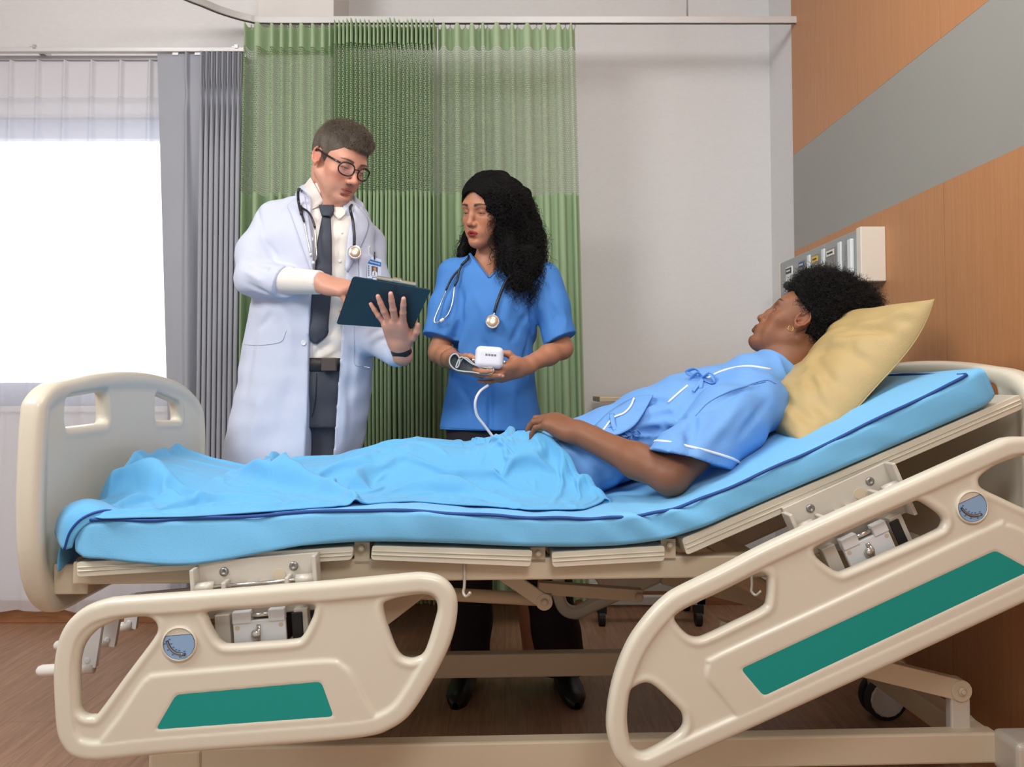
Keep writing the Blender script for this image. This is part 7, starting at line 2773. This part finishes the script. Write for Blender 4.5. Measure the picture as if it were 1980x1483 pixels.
fold([(166, 962), (215, 953), (253, 941), (285, 950), (330, 972)], 0.048, 0.019)
fold([(225, 915), (290, 945), (350, 960), (420, 966)], 0.029, 0.025)
fold([(446, 912), (466, 926), (514, 934), (599, 953), (687, 975)], 0.051, 0.020)
fold([(490, 908), (526, 912), (580, 890), (640, 884)], 0.029, 0.015)
fold([(660, 952), (708, 945), (727, 920), (738, 903)], 0.044, 0.015)
fold([(560, 935), (640, 925), (705, 900), (745, 868)], 0.025, 0.022)
fold([(760, 955), (830, 948), (900, 955), (985, 975)], 0.029, 0.015)
fold([(790, 905), (860, 925), (950, 935), (1030, 965)], 0.021, 0.019)
fold([(1075, 975), (1105, 930), (1102, 885), (1085, 850)], 0.013, 0.015)
fold([(870, 850), (960, 875), (1040, 905), (1075, 950)], 0.021, 0.022)
fold([(300, 990), (380, 975), (470, 968), (560, 975)], 0.018, 0.012)
fold([(1120, 975), (1140, 925), (1130, 870)], 0.008, 0.012)
fold([(210, 985), (300, 965), (400, 975)], 0.018, 0.010)
WW = np.maximum(WW, base - 0.006 + 0.62 * A_ * shp)
WW -= 0.008 * (1 - sstep(0, 0.02, EV))
WW += 0.010 * np.exp(-((EV - 0.030) / 0.018) ** 2) * (0.55 + 0.45 * n4(UU * 2, 0.3, 0))
WW -= 0.02 * sstep(0.86, 0.915, VV)
VV = VV + 0.006 * np.sin(UU * 38 + 2 * n4(UU, 0.1, 0)) * (1 - sstep(0, 0.06, EV))
G = np.stack([UU, VV, WW], -1)
# let the cloth settle under its own weight: lengths kept, folds slump on to the body below
RST = []
X = G.copy()


def pairs(di, dj, st):
    out = []
    for par in (0, 1):
        if di and not dj:
            ii = np.arange(par * di, nu - di, 2 * di)
            if di == 2:
                ii = np.concatenate([ii, ii + 1])
                ii = ii[ii < nu - di]
            A, B = np.ix_(ii, np.arange(nv_)), np.ix_(ii + di, np.arange(nv_))
        elif dj and not di:
            jj = np.arange(par * dj, nv_ - dj, 2 * dj)
            if dj == 2:
                jj = np.concatenate([jj, jj + 1])
                jj = jj[jj < nv_ - dj]
            A, B = np.ix_(np.arange(nu), jj), np.ix_(np.arange(nu), jj + dj)
        else:
            ii = np.arange(par, nu - 1, 2)
            jj = np.arange(0, nv_ - 1)
            A, B = (np.ix_(ii, jj), np.ix_(ii + 1, jj + 1)) if dj > 0 else (np.ix_(ii, jj + 1), np.ix_(ii + 1, jj))
        out.append((A, B, np.linalg.norm(X[A] - X[B], axis=-1) * 1.03, st))
    return out


RST = pairs(1, 0, 0.5) + pairs(0, 1, 0.5) + pairs(1, 1, 0.25) + pairs(1, -1, 0.25) + pairs(2, 0, 0.16) + pairs(0, 2, 0.16)
cu_, cv_ = np.linspace(-1.0, 0.5, 300), np.linspace(-0.05, 1.0, 220)
cb_, cA_, cS_ = lift(cu_[:, None], np.repeat(cv_[None, :], 300, 0))
CW = cb_ + cA_ * cS_ * 0.90 - 0.004
free = np.ones((nu, nv_, 1))
free[:2] = 0
free[-1] = 0
free[:, 0] = 0.0
Xp = X.copy()
for it in range(24):
    vel = (X - Xp) * 0.90
    Xp = X.copy()
    X = X + free * (vel + np.array((0, 0, -0.00022)))
    for sub in range(5):
        for A, B, r, st in RST:
            d = X[B] - X[A]
            l = np.linalg.norm(d, axis=-1, keepdims=True) + 1e-9
            c = d * ((l - r[..., None]) / l) * st
            X[A] += c * free[A]
            X[B] -= c * free[B]
    fi = np.clip((X[..., 0] + 1.0) / 1.5 * 299, 0, 298.99)
    fj = np.clip((X[..., 1] + 0.05) / 1.05 * 219, 0, 218.99)
    i0, j0 = fi.astype(int), fj.astype(int)
    a, b = fi - i0, fj - j0
    cw = CW[i0, j0] * (1 - a) * (1 - b) + CW[i0 + 1, j0] * a * (1 - b) + CW[i0, j0 + 1] * (1 - a) * b + CW[i0 + 1, j0 + 1] * a * b
    hit = X[..., 2] < cw
    X[..., 2] = np.where(hit, cw, X[..., 2])
    Xp[hit] = X[hit]
G = X
M_BLANKET = mat('sky_blanket', (92, 172, 222), 0.75, bump=0.25, bscale=380, var=0.02, sheen=0.2)
# the foot end hangs down between mattress and foot board
tail = []
for r in range(1, 15):
    t = r / 14
    row = G[0].copy()
    n_ = np.array([n2(0.3, q[1], t) for q in row])
    row[:, 0] = row[:, 0] - 0.034 * math.sin(t * math.pi * 0.55) + 0.006 * n_ * t
    row[:, 2] = row[:, 2] - 0.115 * t ** 1.3
    tail.append(row)
G2 = np.concatenate([np.array(tail[::-1]), G])
# the hip edge is turned under
hem = []
for r in range(1, 7):
    t = r / 6
    row = G[-1].copy()
    row[:, 0] += 0.016 * math.sin(t * math.pi)
    row[:, 2] -= 0.020 * (1 - math.cos(t * math.pi)) / 2 + 0.0
    hem.append(row)
G2 = np.concatenate([G2, np.array(hem)])
MB().grid(bwa(G2)).build('cloth', M_BLANKET, bln, solid=0.004, subsurf=1)
# the corner turned over at the foot, with its piped edge
tc_ = []
cor = [((105, 1030), (112, 1000), (130, 976), (165, 964), (200, 968)), ((112, 1048), (122, 1010), (145, 986), (180, 975), (222, 980)), ((122, 1062), (134, 1026), (158, 1000), (196, 986), (240, 988)), ((138, 1060), (146, 1036), (170, 1012), (206, 998), (250, 998))]
rows = []
for k, line in enumerate(cor):
    rows.append([bw(*(lambda q: (q[0], vv, q[1]))(BL(x, y, vv))) for (x, y), vv in zip(line, np.array((0.05, 0.045, 0.045, 0.05, 0.07)) - 0.022 * k - 0.018 * math.sin(k * 1.2))])
rows = np.array(rows)
rr = np.array([catmull(r, 6) for r in rows])
rr = np.stack([catmull(rr[:, i], 6) for i in range(rr.shape[1])], 1)
cn = MB().grid(rr).build('turned_corner', M_BLANKET, bln, solid=0.004)
MB().tube(rr[-6], 0.0028, 8).build('piping', M_PIPE, cn)
